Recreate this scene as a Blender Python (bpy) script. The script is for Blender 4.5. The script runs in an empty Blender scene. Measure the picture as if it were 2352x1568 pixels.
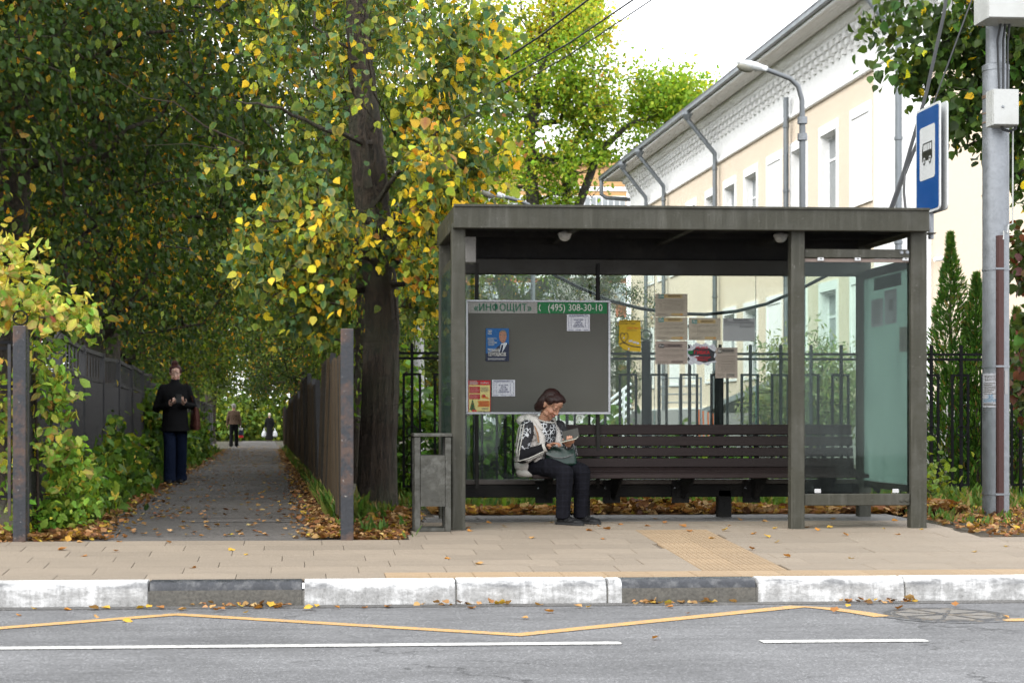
import bpy, bmesh, math, random
import numpy as np
from mathutils import Vector, Matrix, noise, Euler
from math import sin, cos, pi, radians as R

# ------------------------------------------------------------------ camera, sky, sun, exposure
SC = bpy.context.scene
COL = SC.collection
CAMZ = 1.21
YAW = math.atan(0.068)
FPX, CU, CV = 3970.0, 950.0, 965.0          # focal length and principal point, measured on a 2352 wide print
cam_d = bpy.data.cameras.new('camera')
cam = bpy.data.objects.new('camera', cam_d); COL.objects.link(cam)
cam.location = (0, 0, CAMZ); cam.rotation_euler = (R(90), 0, -YAW)
cam_d.sensor_width = 36.0; cam_d.lens = FPX / 2352 * 36
cam_d.shift_x = (1176 - CU) / 2352; cam_d.shift_y = (CV - 784) / 2352
cam_d.clip_start = 0.1; cam_d.clip_end = 2000
cam_d.dof.use_dof = True; cam_d.dof.focus_distance = 14.6; cam_d.dof.aperture_fstop = 6.3
SC.camera = cam

SUN_EL, SUN_AZ = R(42), R(232)              # compass style azimuth: 0 = +Y, clockwise
world = bpy.data.worlds.new('World'); SC.world = world; world.use_nodes = True
wn, wl = world.node_tree.nodes, world.node_tree.links
wn.clear()
sky = wn.new('ShaderNodeTexSky'); sky.sky_type = 'NISHITA'; sky.sun_disc = False
sky.sun_elevation = SUN_EL; sky.sun_rotation = SUN_AZ; sky.dust_density = 4.0; sky.air_density = 1.0; sky.ozone_density = 1.0
hs = wn.new('ShaderNodeHueSaturation'); hs.inputs['Saturation'].default_value = 0.12
mxs = wn.new('ShaderNodeMix'); mxs.data_type = 'RGBA'; mxs.inputs[0].default_value = 0.85
mxs.inputs[7].default_value = (12.0, 12.3, 12.8, 1)     # even cloud layer over the clear sky
bg = wn.new('ShaderNodeBackground'); bg.inputs['Strength'].default_value = 0.15
wo = wn.new('ShaderNodeOutputWorld')
wl.new(sky.outputs[0], hs.inputs['Color']); wl.new(hs.outputs[0], mxs.inputs[6]); wl.new(mxs.outputs[2], bg.inputs[0]); wl.new(bg.outputs[0], wo.inputs[0])
sd = bpy.data.lights.new('sun', 'SUN'); sd.energy = 1.5; sd.angle = R(40); sd.color = (1.0, 0.96, 0.9)
sun = bpy.data.objects.new('sun', sd); COL.objects.link(sun)
sdir = Vector((sin(SUN_AZ) * cos(SUN_EL), cos(SUN_AZ) * cos(SUN_EL), sin(SUN_EL)))
sun.rotation_euler = sdir.to_track_quat('Z', 'Y').to_euler(); sun.location = (0, -20, 40)
SC.view_settings.view_transform = 'Standard'; SC.view_settings.look = 'None'
SC.view_settings.exposure = 0.75; SC.view_settings.gamma = 1.0; SC.view_settings.use_curve_mapping = False
SC.render.engine = 'CYCLES'
SC.cycles.use_denoising = True; SC.cycles.denoising_input_passes = "RGB"
SC.cycles.max_bounces = 8; SC.cycles.transparent_max_bounces = 16; SC.cycles.diffuse_bounces = 5
SC.cycles.sample_clamp_indirect = 6.0

# ------------------------------------------------------------------ measuring: print position at depth Y -> place
CT, ST = cos(YAW), sin(YAW)
def at(u, v, Y):
    a = (u - CU) / FPX; b = -(v - CV) / FPX
    t = Y / (CT - a * ST)
    return Vector((t * (ST + a * CT), Y, CAMZ + t * b))
def gx(u, Y): return at(u, CV, Y).x
def gz(u, v, Y): return at(u, v, Y).z
def on(u, v, z0=0.0, slope=0.0, yref=0.0):           # where the view line meets the ground z = z0 + slope*(Y-yref)
    a = (u - CU) / FPX; b = -(v - CV) / FPX
    k = CT - a * ST
    Y = (z0 - slope * yref - CAMZ) / (b / k - slope)
    return at(u, v, Y)
def Yside(u, X):                                      # depth at which a plane X = const is seen at u
    a = (u - CU) / FPX
    return X * (CT - a * ST) / (ST + a * CT)

def ground(Y):
    xs = [-50, 11.6, 14.2, 16.0, 25, 69, 99, 200]; zs = [.163, .163, .305, .335, .32, .17, .01, .01]
    return float(np.interp(Y, xs, zs))

def srgb(h):
    h = h.lstrip('#'); o = []
    for i in (0, 2, 4):
        c = int(h[i:i+2], 16) / 255
        o.append(c / 12.92 if c <= .04045 else ((c + .055) / 1.055) ** 2.4)
    return tuple(o)

# ------------------------------------------------------------------ materials
MATS = {}
PALE = {'cream_render', 'white_stucco', 'soffit_board', 'window_frame', 'lamp_housing'}
def _n(nt, t, **kw):
    n = nt.nodes.new(t)
    for k, v in kw.items():
        if k in n.inputs: n.inputs[k].default_value = v
        else: setattr(n, k, v)
    return n
def rgba(c): return (c[0], c[1], c[2], 1.0)
def newmat(name):
    m = bpy.data.materials.new(name); m.use_nodes = True; nt = m.node_tree; nt.nodes.clear()
    out = nt.nodes.new('ShaderNodeOutputMaterial')
    return m, nt, out
def ramp(nt, fac, stops, interp='LINEAR'):
    r = nt.nodes.new('ShaderNodeValToRGB'); cr = r.color_ramp; cr.interpolation = interp
    while len(cr.elements) < len(stops): cr.elements.new(0.5)
    for e, (p, c) in zip(cr.elements, stops):
        e.position = p; e.color = rgba(c) if not isinstance(c, (int, float)) else (c, c, c, 1)
    nt.links.new(fac, r.inputs[0]); return r
def mixc(nt, fac, a, b, mode='MIX'):
    m = nt.nodes.new('ShaderNodeMix'); m.data_type = 'RGBA'; m.blend_type = mode
    for sock, v in ((0, fac), (6, a), (7, b)):
        if isinstance(v, (int, float)): m.inputs[sock].default_value = v
        elif isinstance(v, tuple): m.inputs[sock].default_value = rgba(v)
        else: nt.links.new(v, m.inputs[sock])
    return m.outputs[2]
def coords(nt, scale=(1, 1, 1), kind='Object'):
    tc = nt.nodes.new('ShaderNodeTexCoord'); mp = nt.nodes.new('ShaderNodeMapping'); mp.inputs['Scale'].default_value = scale
    nt.links.new(tc.outputs[kind], mp.inputs[0]); return mp.outputs[0]
def noise_t(nt, vec, scale, detail=4, rough=.55, dist=0.0):
    n = _n(nt, 'ShaderNodeTexNoise', Scale=scale, Detail=detail, Roughness=rough, Distortion=dist)
    nt.links.new(vec, n.inputs['Vector']); return n.outputs['Fac']
def bump_n(nt, h, strength=.3, dist=.01):
    b = _n(nt, 'ShaderNodeBump', Strength=strength, Distance=dist); nt.links.new(h, b.inputs['Height']); return b.outputs[0]

def M(name, col, rough=.6, metal=0.0, var=.18, vs=6.0, fine=90.0, bump=.15, spec=.4, stretch=(1, 1, 1), dirt=None, dirt_amt=.5, dirt_scale=3.0, fleck=None, streak=0.0):
    """plain surface: base colour with broad and fine mottling, optional dirt and paint flecks"""
    if name in MATS: return MATS[name]
    if name not in PALE:
        col = tuple(c * .70 for c in col); dirt = dirt and tuple(c * .70 for c in dirt); fleck = fleck and tuple(c * .70 for c in fleck)
    m, nt, out = newmat(name)
    p = nt.nodes.new('ShaderNodeBsdfPrincipled')
    p.inputs['Roughness'].default_value = rough; p.inputs['Metallic'].default_value = metal
    p.inputs['Specular IOR Level'].default_value = spec
    v = coords(nt, stretch)
    n1 = noise_t(nt, v, vs); n2 = noise_t(nt, v, fine, 3)
    lo = tuple(c * (1 - var) for c in col); hi = tuple(min(1, c * (1 + var)) for c in col)
    c1 = ramp(nt, n1, [(.3, lo), (.7, hi)]).outputs[0]
    c2 = mixc(nt, .5, c1, ramp(nt, n2, [(.35, tuple(c * (1 - var * .8) for c in col)), (.65, tuple(min(1, c * (1 + var * .8)) for c in col))]).outputs[0])
    if dirt:
        nd = noise_t(nt, v, dirt_scale, 6, .65)
        c2 = mixc(nt, ramp(nt, nd, [(.48, 0.0), (.68, dirt_amt)]).outputs[0], c2, dirt)
        if streak:
            ns = noise_t(nt, coords(nt, (16, 16, .9)), 1.5, 5, .6)
            c2 = mixc(nt, ramp(nt, ns, [(.52, 0.0), (.70, streak)]).outputs[0], c2, tuple(c * 1.5 for c in dirt))
            c2 = mixc(nt, ramp(nt, ns, [(.30, streak), (.45, 0.0)]).outputs[0], c2, tuple(c * .5 for c in col))
    if fleck:
        nf = noise_t(nt, v, 45, 2, .5)
        c2 = mixc(nt, ramp(nt, nf, [(.70, 0.0), (.74, .8)]).outputs[0], c2, fleck)
    nt.links.new(c2, p.inputs['Base Color'])
    r2 = ramp(nt, n1, [(.3, max(0, rough - .1)), (.7, min(1, rough + .12))]); nt.links.new(r2.outputs[0], p.inputs['Roughness'])
    if bump: nt.links.new(bump_n(nt, n2, bump, .004), p.inputs['Normal'])
    nt.links.new(p.outputs[0], out.inputs[0]); MATS[name] = m; return m

def leaf_mat(name, trans=.45, rough=.5):
    if name in MATS: return MATS[name]
    m, nt, out = newmat(name)
    at_ = nt.nodes.new('ShaderNodeVertexColor'); at_.layer_name = 'Col'
    v = coords(nt); n1 = noise_t(nt, v, 60, 2)
    col = mixc(nt, .35, at_.outputs[0], ramp(nt, n1, [(.3, .55), (.7, 1.3)]).outputs[0], 'MULTIPLY')
    p = nt.nodes.new('ShaderNodeBsdfPrincipled'); p.inputs['Roughness'].default_value = rough; p.inputs['Specular IOR Level'].default_value = .16
    t = nt.nodes.new('ShaderNodeBsdfTranslucent')
    nt.links.new(col, p.inputs['Base Color'])
    g = mixc(nt, 1.0, col, (1.25, 1.15, .55), 'MULTIPLY'); nt.links.new(g, t.inputs[0])
    ms = nt.nodes.new('ShaderNodeMixShader'); ms.inputs[0].default_value = trans
    nt.links.new(p.outputs[0], ms.inputs[1]); nt.links.new(t.outputs[0], ms.inputs[2]); nt.links.new(ms.outputs[0], out.inputs[0])
    MATS[name] = m; return m

def glass_mat(name, tint=(.86, .95, .92), haze=.08, hazecol=(.6, .72, .68), streak=(6, 6, .8), haze_var=.14):
    """thin dusty sheet glass: see-through, fresnel gloss, and a film of dust"""
    if name in MATS: return MATS[name]
    m, nt, out = newmat(name)
    tr = nt.nodes.new('ShaderNodeBsdfTransparent'); tr.inputs[0].default_value = rgba(tint)
    gl = _n(nt, 'ShaderNodeBsdfGlossy', Roughness=.03); gl.inputs[0].default_value = (.30, .32, .32, 1)  # gloss colour dimmed to stand for darker reflections of the unbuilt street side
    fr = _n(nt, 'ShaderNodeFresnel', IOR=1.45)
    m1 = nt.nodes.new('ShaderNodeMixShader'); nt.links.new(fr.outputs[0], m1.inputs[0]); nt.links.new(tr.outputs[0], m1.inputs[1]); nt.links.new(gl.outputs[0], m1.inputs[2])
    df = nt.nodes.new('ShaderNodeBsdfDiffuse'); df.inputs[0].default_value = rgba(hazecol)
    tl = nt.nodes.new('ShaderNodeBsdfTranslucent'); tl.inputs[0].default_value = rgba(hazecol)
    ms = nt.nodes.new('ShaderNodeMixShader'); ms.inputs[0].default_value = .5
    nt.links.new(df.outputs[0], ms.inputs[1]); nt.links.new(tl.outputs[0], ms.inputs[2])
    v = coords(nt, streak); n1 = noise_t(nt, v, 2.2, 6, .65)
    v2 = coords(nt); sp = noise_t(nt, v2, 70, 2)
    a = ramp(nt, n1, [(.35, haze), (.75, haze + haze_var)])
    b = ramp(nt, sp, [(.74, 0.0), (.79, .14)])
    ad = nt.nodes.new('ShaderNodeMath'); ad.operation = 'ADD'; ad.use_clamp = True
    nt.links.new(a.outputs[0], ad.inputs[0]); nt.links.new(b.outputs[0], ad.inputs[1])
    m2 = nt.nodes.new('ShaderNodeMixShader'); nt.links.new(ad.outputs[0], m2.inputs[0]); nt.links.new(m1.outputs[0], m2.inputs[1]); nt.links.new(ms.outputs[0], m2.inputs[2])
    nt.links.new(m2.outputs[0], out.inputs[0]); MATS[name] = m; return m

def bark_mat(name, c1, c2, scale=14):
    if name in MATS: return MATS[name]
    m, nt, out = newmat(name)
    p = _n(nt, 'ShaderNodeBsdfPrincipled', Roughness=.9)
    v = coords(nt, (1, 1, .26)); n1 = noise_t(nt, v, scale * 2.0, 6, .65, .9); n2 = noise_t(nt, coords(nt), 2.0, 3)
    c = ramp(nt, n1, [(.35, c1), (.62, c2)]).outputs[0]
    c = mixc(nt, ramp(nt, n2, [(.45, 0.0), (.75, .5)]).outputs[0], c, (.07, .085, .05))
    nt.links.new(c, p.inputs[0]); nt.links.new(bump_n(nt, n1, .9, .03), p.inputs['Normal']); nt.links.new(p.outputs[0], out.inputs[0])
    MATS[name] = m; return m

# ------------------------------------------------------------------ mesh building
def _rot(a, axis='Z'): return Matrix.Rotation(a, 3, axis)
_CB = None
def _cbox_template():
    global _CB
    bm = bmesh.new()
    for sx in (-1, 1):
        for sy in (-1, 1):
            for sz in (-1, 1):
                for k in range(3):
                    d = [1.0, 1.0, 1.0]; d[k] = .8
                    d2 = [.8, .8, .8]; d2[k] = 1.0
                    bm.verts.new((sx * d2[0], sy * d2[1], sz * d2[2]))
    bmesh.ops.convex_hull(bm, input=bm.verts)
    bmesh.ops.dissolve_limit(bm, angle_limit=.05, verts=bm.verts, edges=bm.edges)
    bm.verts.index_update()
    sg = [[(1 if c > 0 else -1) for c in v.co] + [int(np.argmax([abs(c) for c in v.co]))] for v in bm.verts]
    _CB = (sg, [[v.index for v in f.verts] for f in bm.faces]); bm.free()
class MB:
    def __init__(s): s.v = []; s.f = []; s.m = []; s.mi = 0
    def add(s, vs, fs):
        o = len(s.v); s.v += [tuple(x) for x in vs]
        for f in fs: s.f.append([i + o for i in f]); s.m.append(s.mi)
        return s
    def box(s, c, size, rot=None, bev=0.0):
        h = [x / 2 for x in size]; c = Vector(c)
        if bev > 0:
            if _CB is None: _cbox_template()
            b = min(bev, min(h) * .6); vs = []
            for x, y, z, k in _CB[0]:
                q = [x * (h[0] - b), y * (h[1] - b), z * (h[2] - b)]
                q[k] = (x, y, z)[k] * h[k]; vs.append(Vector(q))
            fs = _CB[1]
        else:
            vs = [Vector((x * h[0], y * h[1], z * h[2])) for x in (-1, 1) for y in (-1, 1) for z in (-1, 1)]
            fs = [(0, 1, 3, 2), (4, 6, 7, 5), (0, 4, 5, 1), (2, 3, 7, 6), (0, 2, 6, 4), (1, 5, 7, 3)]
        if rot is not None: vs = [rot @ v for v in vs]
        return s.add([v + c for v in vs], fs)
    def bx(s, x0, x1, y0, y1, z0, z1, bev=0.0):
        return s.box(((x0+x1)/2, (y0+y1)/2, (z0+z1)/2), (abs(x1-x0), abs(y1-y0), abs(z1-z0)), None, bev)
    def bar(s, a, b, w, h, bev=0.0, up=Vector((0, 0, 1))):
        a = Vector(a); b = Vector(b); d = b - a; L = d.length; d.normalize()
        if abs(d.dot(up)) > .99: up = Vector((0, 1, 0))
        x = d.cross(up).normalized(); z = x.cross(d)
        return s.box((a + b) / 2, (w, L, h), Matrix((x, d, z)).transposed(), bev)
    def tube(s, pts, r, n=8, cap=True, flat=1.0):
        pts = [Vector(p) for p in pts]; k = len(pts)
        rr = r if isinstance(r, (list, tuple)) else [r] * k
        vs = []; fs = []; ref = None
        for i, p in enumerate(pts):
            d = (pts[min(i+1, k-1)] - pts[max(i-1, 0)]).normalized()
            if ref is None:
                ref = Vector((0, 0, 1)) if abs(d.z) < .9 else Vector((1, 0, 0))
            x = d.cross(ref).normalized(); y = x.cross(d).normalized(); ref = y
            for j in range(n):
                a = 2 * pi * j / n
                vs.append(p + (x * cos(a) + y * sin(a) * flat) * rr[i])
        for i in range(k - 1):
            for j in range(n):
                fs.append((i*n+j, i*n+(j+1) % n, (i+1)*n+(j+1) % n, (i+1)*n+j))
        if cap: fs.append(tuple(range(n))[::-1]); fs.append(tuple((k-1)*n+j for j in range(n)))
        return s.add(vs, fs)
    def lathe(s, prof, c=(0, 0, 0), n=20, sx=1.0, sy=1.0, rot=None, cap=True):
        vs = []; fs = []; c = Vector(c)
        for r, z in prof:
            for j in range(n):
                a = 2 * pi * j / n; q = Vector((r * cos(a) * sx, r * sin(a) * sy, z))
                vs.append((rot @ q if rot is not None else q) + c)
        k = len(prof)
        for i in range(k - 1):
            for j in range(n): fs.append((i*n+j, i*n+(j+1) % n, (i+1)*n+(j+1) % n, (i+1)*n+j))
        if cap and prof[0][0] > 1e-5: fs.append(tuple(range(n))[::-1])
        if cap and prof[-1][0] > 1e-5: fs.append(tuple((k-1)*n+j for j in range(n)))
        return s.add(vs, fs)
    def ball(s, c, r, rot=None, n=12, m=8):
        r = (r, r, r) if isinstance(r, (int, float)) else r
        vs = [Vector((0, 0, -r[2]))]; fs = []
        for i in range(1, m):
            t = -pi / 2 + pi * i / m
            for j in range(n):
                a = 2 * pi * j / n; vs.append(Vector((r[0]*cos(t)*cos(a), r[1]*cos(t)*sin(a), r[2]*sin(t))))
        vs.append(Vector((0, 0, r[2]))); L = len(vs) - 1
        for j in range(n): fs.append((0, 1+(j+1) % n, 1+j)); fs.append((L, L-n+j, L-n+(j+1) % n))
        for i in range(m - 2):
            for j in range(n): fs.append((1+i*n+j, 1+i*n+(j+1) % n, 1+(i+1)*n+(j+1) % n, 1+(i+1)*n+j))
        if rot is not None: vs = [rot @ v for v in vs]
        c = Vector(c); return s.add([v + c for v in vs], fs)
    def prism(s, poly, a, b):
        """closed outline (points) swept from offset a to offset b"""
        k = len(poly); a = Vector(a); b = Vector(b)
        vs = [Vector(p) + a for p in poly] + [Vector(p) + b for p in poly]
        fs = [tuple(range(k))[::-1], tuple(range(k, 2*k))] + [(i, (i+1) % k, k+(i+1) % k, k+i) for i in range(k)]
        return s.add(vs, fs)
    def quad(s, *p): return s.add(p, [tuple(range(len(p)))])
    def torus(s, c, Rr, r, rot=None, n=20, m=6):
        vs = []; fs = []; c = Vector(c)
        for i in range(n):
            a = 2*pi*i/n
            for j in range(m):
                b = 2*pi*j/m; q = Vector(((Rr+r*cos(b))*cos(a), (Rr+r*cos(b))*sin(a), r*sin(b)))
                vs.append((rot @ q if rot is not None else q) + c)
        for i in range(n):
            for j in range(m): fs.append((i*m+j, ((i+1) % n)*m+j, ((i+1) % n)*m+(j+1) % m, i*m+(j+1) % m))
        return s.add(vs, fs)

def wloc(o):
    v = Vector((0, 0, 0))
    while o is not None: v += o.location; o = o.parent
    return v
def tag(o, label=None, cat=None, group=None, kind=None):
    if label: o['label'] = label
    if cat: o['category'] = cat
    if group: o['group'] = group
    if kind: o['kind'] = kind
    return o
def mesh_obj(name, me, parent=None):
    o = bpy.data.objects.new(name, me); COL.objects.link(o)
    if parent is not None: o.parent = parent
    return o
def obj(name, mb, mat, parent=None, smooth=False, base=None):
    """link a builder's shape (world coordinates) as one mesh object; base = where a parentless object gets its origin"""
    off = wloc(parent) if parent is not None else (Vector(base) if base is not None else Vector((0, 0, 0)))
    me = bpy.data.meshes.new(name)
    me.from_pydata([(x-off.x, y-off.y, z-off.z) for x, y, z in mb.v], [], mb.f)
    for mt in (mat if isinstance(mat, (list, tuple)) else [mat]): me.materials.append(mt)
    if isinstance(mat, (list, tuple)): me.polygons.foreach_set('material_index', mb.m)
    if smooth:
        me.polygons.foreach_set('use_smooth', [True] * len(me.polygons))
        try: me.set_sharp_from_angle(angle=R(40))
        except Exception: pass
    me.update()
    o = mesh_obj(name, me, parent)
    if parent is None: o.location = off
    return o
def thing(name, label, cat, loc=(0, 0, 0), group=None):
    o = bpy.data.objects.new(name, None); COL.objects.link(o); o.location = loc; o.empty_display_size = .1
    return tag(o, label, cat, group)
def copy_tree(o, parent=None):
    c = o.copy(); COL.objects.link(c)
    if parent is not None: c.parent = parent
    for ch in list(o.children): copy_tree(ch, c)
    return c

_dg = None
def text_mb(body, size, align='CENTER', bold=0.0, ext=.0004, xs=1.0):
    """lettering as geometry in the XZ plane, facing -Y, centred on its own box"""
    cu = bpy.data.curves.new('lettering', 'FONT'); cu.body = body; cu.size = 1; cu.align_x = align; cu.align_y = 'CENTER'
    cu.resolution_u = 3; cu.space_line = .95
    o = bpy.data.objects.new('lettering', cu); COL.objects.link(o)
    dg = bpy.context.evaluated_depsgraph_get()
    me = bpy.data.meshes.new_from_object(o.evaluated_get(dg))
    mb = MB()
    for i_, (sx_, sz_) in enumerate(((0, 0), (-1, 0), (1, 0), (0, 1)) if bold > 0 else ((0, 0),)):      # heavier strokes: the outline laid again a hair to each side
        mb.add([((v.co.x * xs + sx_ * bold * 1.1) * size, -.00012 * i_, (v.co.y + sz_ * bold * .8) * size) for v in me.vertices], [list(p.vertices) for p in me.polygons])
    COL.objects.unlink(o); bpy.data.objects.remove(o); bpy.data.curves.remove(cu); bpy.data.meshes.remove(me)
    return mb
def place(mb, c, rot=None):
    c = Vector(c); mb.v = [tuple((rot @ Vector(p) if rot is not None else Vector(p)) + c) for p in mb.v]; return mb
def rect(mb, cx, cz, w, h, y=0.0):
    return mb.add([(cx-w/2, y, cz-h/2), (cx+w/2, y, cz-h/2), (cx+w/2, y, cz+h/2), (cx-w/2, y, cz+h/2)], [(0, 1, 2, 3)])

# ------------------------------------------------------------------ foliage
LEAF_T = {
 'heart': (np.array([[0,0,0],[-.36,.10,.05],[-.46,.42,.07],[-.25,.75,.03],[0,1.05,-.10],[.25,.75,.03],[.46,.42,.07],[.36,.10,.05],[0,.5,-.03]], float),
           np.array([[0,8,1],[1,8,2],[2,8,3],[3,8,4],[4,8,5],[5,8,6],[6,8,7],[7,8,0]]), [0,1,1,1,1,1,1,1,0]),
 'oval': (np.array([[0,0,0],[-.30,.35,.06],[-.22,.75,.02],[0,1.0,-.12],[.22,.75,.02],[.30,.35,.06],[0,.5,-.02]], float),
           np.array([[0,6,1],[1,6,2],[2,6,3],[3,6,4],[4,6,5],[5,6,0]]), [0,1,1,1,1,1,0]),
 'far': (np.array([[0,0,0],[-.36,.45,.08],[0,1.0,-.08],[.36,.45,.08]], float), np.array([[0,2,1],[0,3,2]]), [0,1,0,1]),
 'slim': (np.array([[0,0,0],[-.13,.45,.03],[0,1.0,-.06],[.13,.45,.03]], float), np.array([[0,2,1],[0,3,2]]), [0,0,0,0]),
 'curl': (np.array([[0,0,0],[-.36,.12,.16],[-.44,.45,.26],[-.2,.8,.18],[0,1.0,.22],[.25,.75,.10],[.42,.42,.16],[.33,.10,.2],[0,.5,0]], float),
           np.array([[0,8,1],[1,8,2],[2,8,3],[3,8,4],[4,8,5],[5,8,6],[6,8,7],[7,8,0]]), [0,1,1,1,1,1,1,1,0]),
}
def unit(a): return a / np.maximum(1e-9, np.linalg.norm(a, axis=1, keepdims=True))
def leaf_frames(pos, tipdir, nrm):
    y = unit(tipdir); x = unit(np.cross(y, nrm)); z = np.cross(x, y)
    return np.stack([x, y, z], axis=2)               # columns
def leaves_mesh(name, pos, frames, size, col, kind='heart', edge=None, edge_amt=None):
    T, F, E = LEAF_T[kind]; n = len(pos); k = len(T)
    V = np.einsum('nij,kj->nki', frames, T) * size[:, None, None] + pos[:, None, :]
    F2 = (F[None] + (np.arange(n) * k)[:, None, None]).reshape(-1, 3)
    me = bpy.data.meshes.new(name)
    me.vertices.add(n * k); me.vertices.foreach_set('co', V.reshape(-1).astype(np.float32))
    nf = len(F2); me.loops.add(nf * 3); me.loops.foreach_set('vertex_index', F2.reshape(-1).astype(np.int32))
    me.polygons.add(nf); me.polygons.foreach_set('loop_start', (np.arange(nf) * 3).astype(np.int32))
    try: me.polygons.foreach_set('loop_total', np.full(nf, 3, np.int32))
    except Exception: pass
    C = np.ones((n, k, 4), np.float32); C[:, :, :3] = col[:, None, :]
    if edge is not None:
        E = np.array(E, float); w = (E[None, :] * edge_amt[:, None])[..., None]
        C[:, :, :3] = C[:, :, :3] * (1 - w) + np.array(edge)[None, None, :] * w
    me.update(calc_edges=True); me.validate()
    ca = me.color_attributes.new('Col', 'FLOAT_COLOR', 'POINT'); ca.data.foreach_set('color', C.reshape(-1))
    return me
def palette(rng, n, pal):
    """pal: list of (weight, colour); returns n jittered colours"""
    w = np.array([p[0] for p in pal], float); w /= w.sum()
    c = np.array([p[1] for p in pal], float)[rng.choice(len(pal), n, p=w)]
    j = rng.normal(1, .16, (n, 1)); h = rng.normal(1, .07, (n, 3))
    return np.clip(c * j * h, .004, .9)
def clumpy(rng, n, c, r, thr=-.05, scale=1.1, shell=.55, seed=0.0, zmin=-1e9):
    out = []; c = np.array(c); r = np.array(r); tries = 0
    while len(out) < n and tries < 40:
        tries += 1
        d = unit(rng.normal(size=(n, 3))); rad = rng.random(n) ** (1 / 3 * shell / .55 * .75)
        p = c + d * rad[:, None] * r
        for q in p:
            if q[2] < zmin: continue
            if noise.noise(Vector((q[0] * scale + seed, q[1] * scale, q[2] * scale))) > thr: out.append(q)
            if len(out) >= n: break
    return np.array(out)

def skeleton(rng, trunk, tips, r_tip=.006, droop=.10, expo=.45, jit=.05, step=.35):
    """trunk: list of (point, radius). Each tip joins the nearest part of what has grown so far. Returns nodes, parents, radii, tip nodes"""
    pos = [np.array(trunk[0][0], float)]; par = [-1]; rad = [trunk[0][1]]
    for (p0, r0), (p1, r1) in zip(trunk[:-1], trunk[1:]):
        p0 = np.array(p0, float); p1 = np.array(p1, float); L = np.linalg.norm(p1 - p0); m = max(1, int(L / step))
        for i in range(1, m + 1):
            t = i / m; pos.append(p0 + (p1 - p0) * t + rng.normal(0, .006, 3)); par.append(len(pos) - 2); rad.append(r0 + (r1 - r0) * t)
    nt = len(pos); tipn = []
    P_ = np.zeros((nt + len(tips) * 5 + 5, 3)); P_[:nt] = np.array(pos); n = nt
    ax = P_[:nt]
    d0 = np.array([np.min(np.linalg.norm(ax - t, axis=1)) for t in tips])
    for t in tips[np.argsort(d0)]:
        dv = t - P_[:n]; dist = np.linalg.norm(dv, axis=1)
        cost = dist + .8 * np.maximum(0, -(dv[:, 2]) + .1 * dist) + (np.arange(n) < nt * .25) * 1.0
        j = int(np.argmin(cost)); p0 = P_[j].copy(); L = dist[j]; m = int(np.clip(L / .35, 1, 4))
        ctrl = p0 + (t - p0) * .5 + np.array([0, 0, droop * L]) + rng.normal(0, jit * L, 3)
        prev = j
        for i in range(1, m + 1):
            s_ = i / m; q = (1-s_)**2 * p0 + 2*s_*(1-s_) * ctrl + s_**2 * t
            P_[n] = q; par.append(prev); rad.append(0); prev = n; n += 1
        tipn.append(prev)
    P_ = P_[:n]; par = np.array(par); cnt = np.zeros(n)
    cnt[tipn] += 1
    for i in range(n - 1, 0, -1): cnt[par[i]] += cnt[i]
    rad = np.array(rad); rr = r_tip * np.maximum(1, cnt) ** expo
    for i in range(nt, n): rad[i] = min(rr[i], rad[par[i]] * .85 if rad[par[i]] > 0 else rr[i])
    return P_, par, rad, np.array(tipn), nt
def limbs_mesh(name, P_, par, rad, nt, n=6, rings=12, ridge=0.0):
    N = len(P_); mb = MB(); ring = {}
    def mk(p, d, r, k, rg_=0.0):
        d = Vector(d).normalized(); ref = Vector((0, 0, 1)) if abs(d.z) < .9 else Vector((1, 0, 0))
        if abs(d.z) >= .9: ref = Vector((1, 0, 0))
        x = d.cross(ref).normalized(); y = x.cross(d); o = len(mb.v)
        for j in range(k):
            a = 2 * pi * j / k; q = r
            if rg_: q = r * (1 + rg_ * (noise.noise(Vector((cos(a) * 7, sin(a) * 7, p[2] * .9))) + .6 * noise.noise(Vector((cos(a) * 15, sin(a) * 15, p[2] * 2.2)))) + rg_ * .8 * noise.noise(Vector((cos(a) * 1.3, sin(a) * 1.3, p[2] * 1.5))))
            mb.v.append(tuple(Vector(p) + (x * cos(a) + y * sin(a)) * q))
        return o
    for i in range(N):
        k = par[i]
        if i < nt:
            kk = rings
            d = (P_[i] - P_[k]) if k >= 0 else (P_[1] - P_[0]); ring[i] = (mk(P_[i], d, rad[i], kk, ridge), kk)
        else:
            kk = n if rad[i] > .012 else 4
            d = P_[i] - P_[k]
            if k < nt or ring[k][1] != kk or rad[k] > 2.2 * rad[i]:
                o0 = mk(P_[k], d, min(rad[k], rad[i] * 1.35), kk)
            else: o0 = ring[k][0]
            o1 = mk(P_[i], d, rad[i], kk); ring[i] = (o1, kk)
            for j in range(kk): mb.f.append([o0+j, o0+(j+1) % kk, o1+(j+1) % kk, o1+j]); mb.m.append(0)
            continue
        if k >= 0:
            o0, o1 = ring[k][0], ring[i][0]
            for j in range(kk): mb.f.append([o0+j, o0+(j+1) % kk, o1+(j+1) % kk, o1+j]); mb.m.append(0)
    return mb
def leaf_spots(rng, P_, par, tipn, per, spread=.10, back=1.0):
    """positions and outward directions of leaves near the ends of the twigs"""
    a = P_[tipn]; b = P_[par[tipn]]
    n = len(tipn) * per
    t = rng.random(n)[:, None] * back
    A = np.repeat(a, per, 0); B = np.repeat(b, per, 0)
    return A + (B - A) * t + rng.normal(0, spread, (n, 3)), unit(A - B)
def hang(rng, n, outward, droop=.9, face=.7):
    """leaf directions: tips down and outward, blades turned every way"""
    d = outward * .5 + rng.normal(0, .55, (n, 3)); d[:, 2] -= droop
    nr = rng.normal(0, 1, (n, 3)); nr[:, 2] += face
    return leaf_frames(None, d, nr)

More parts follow.
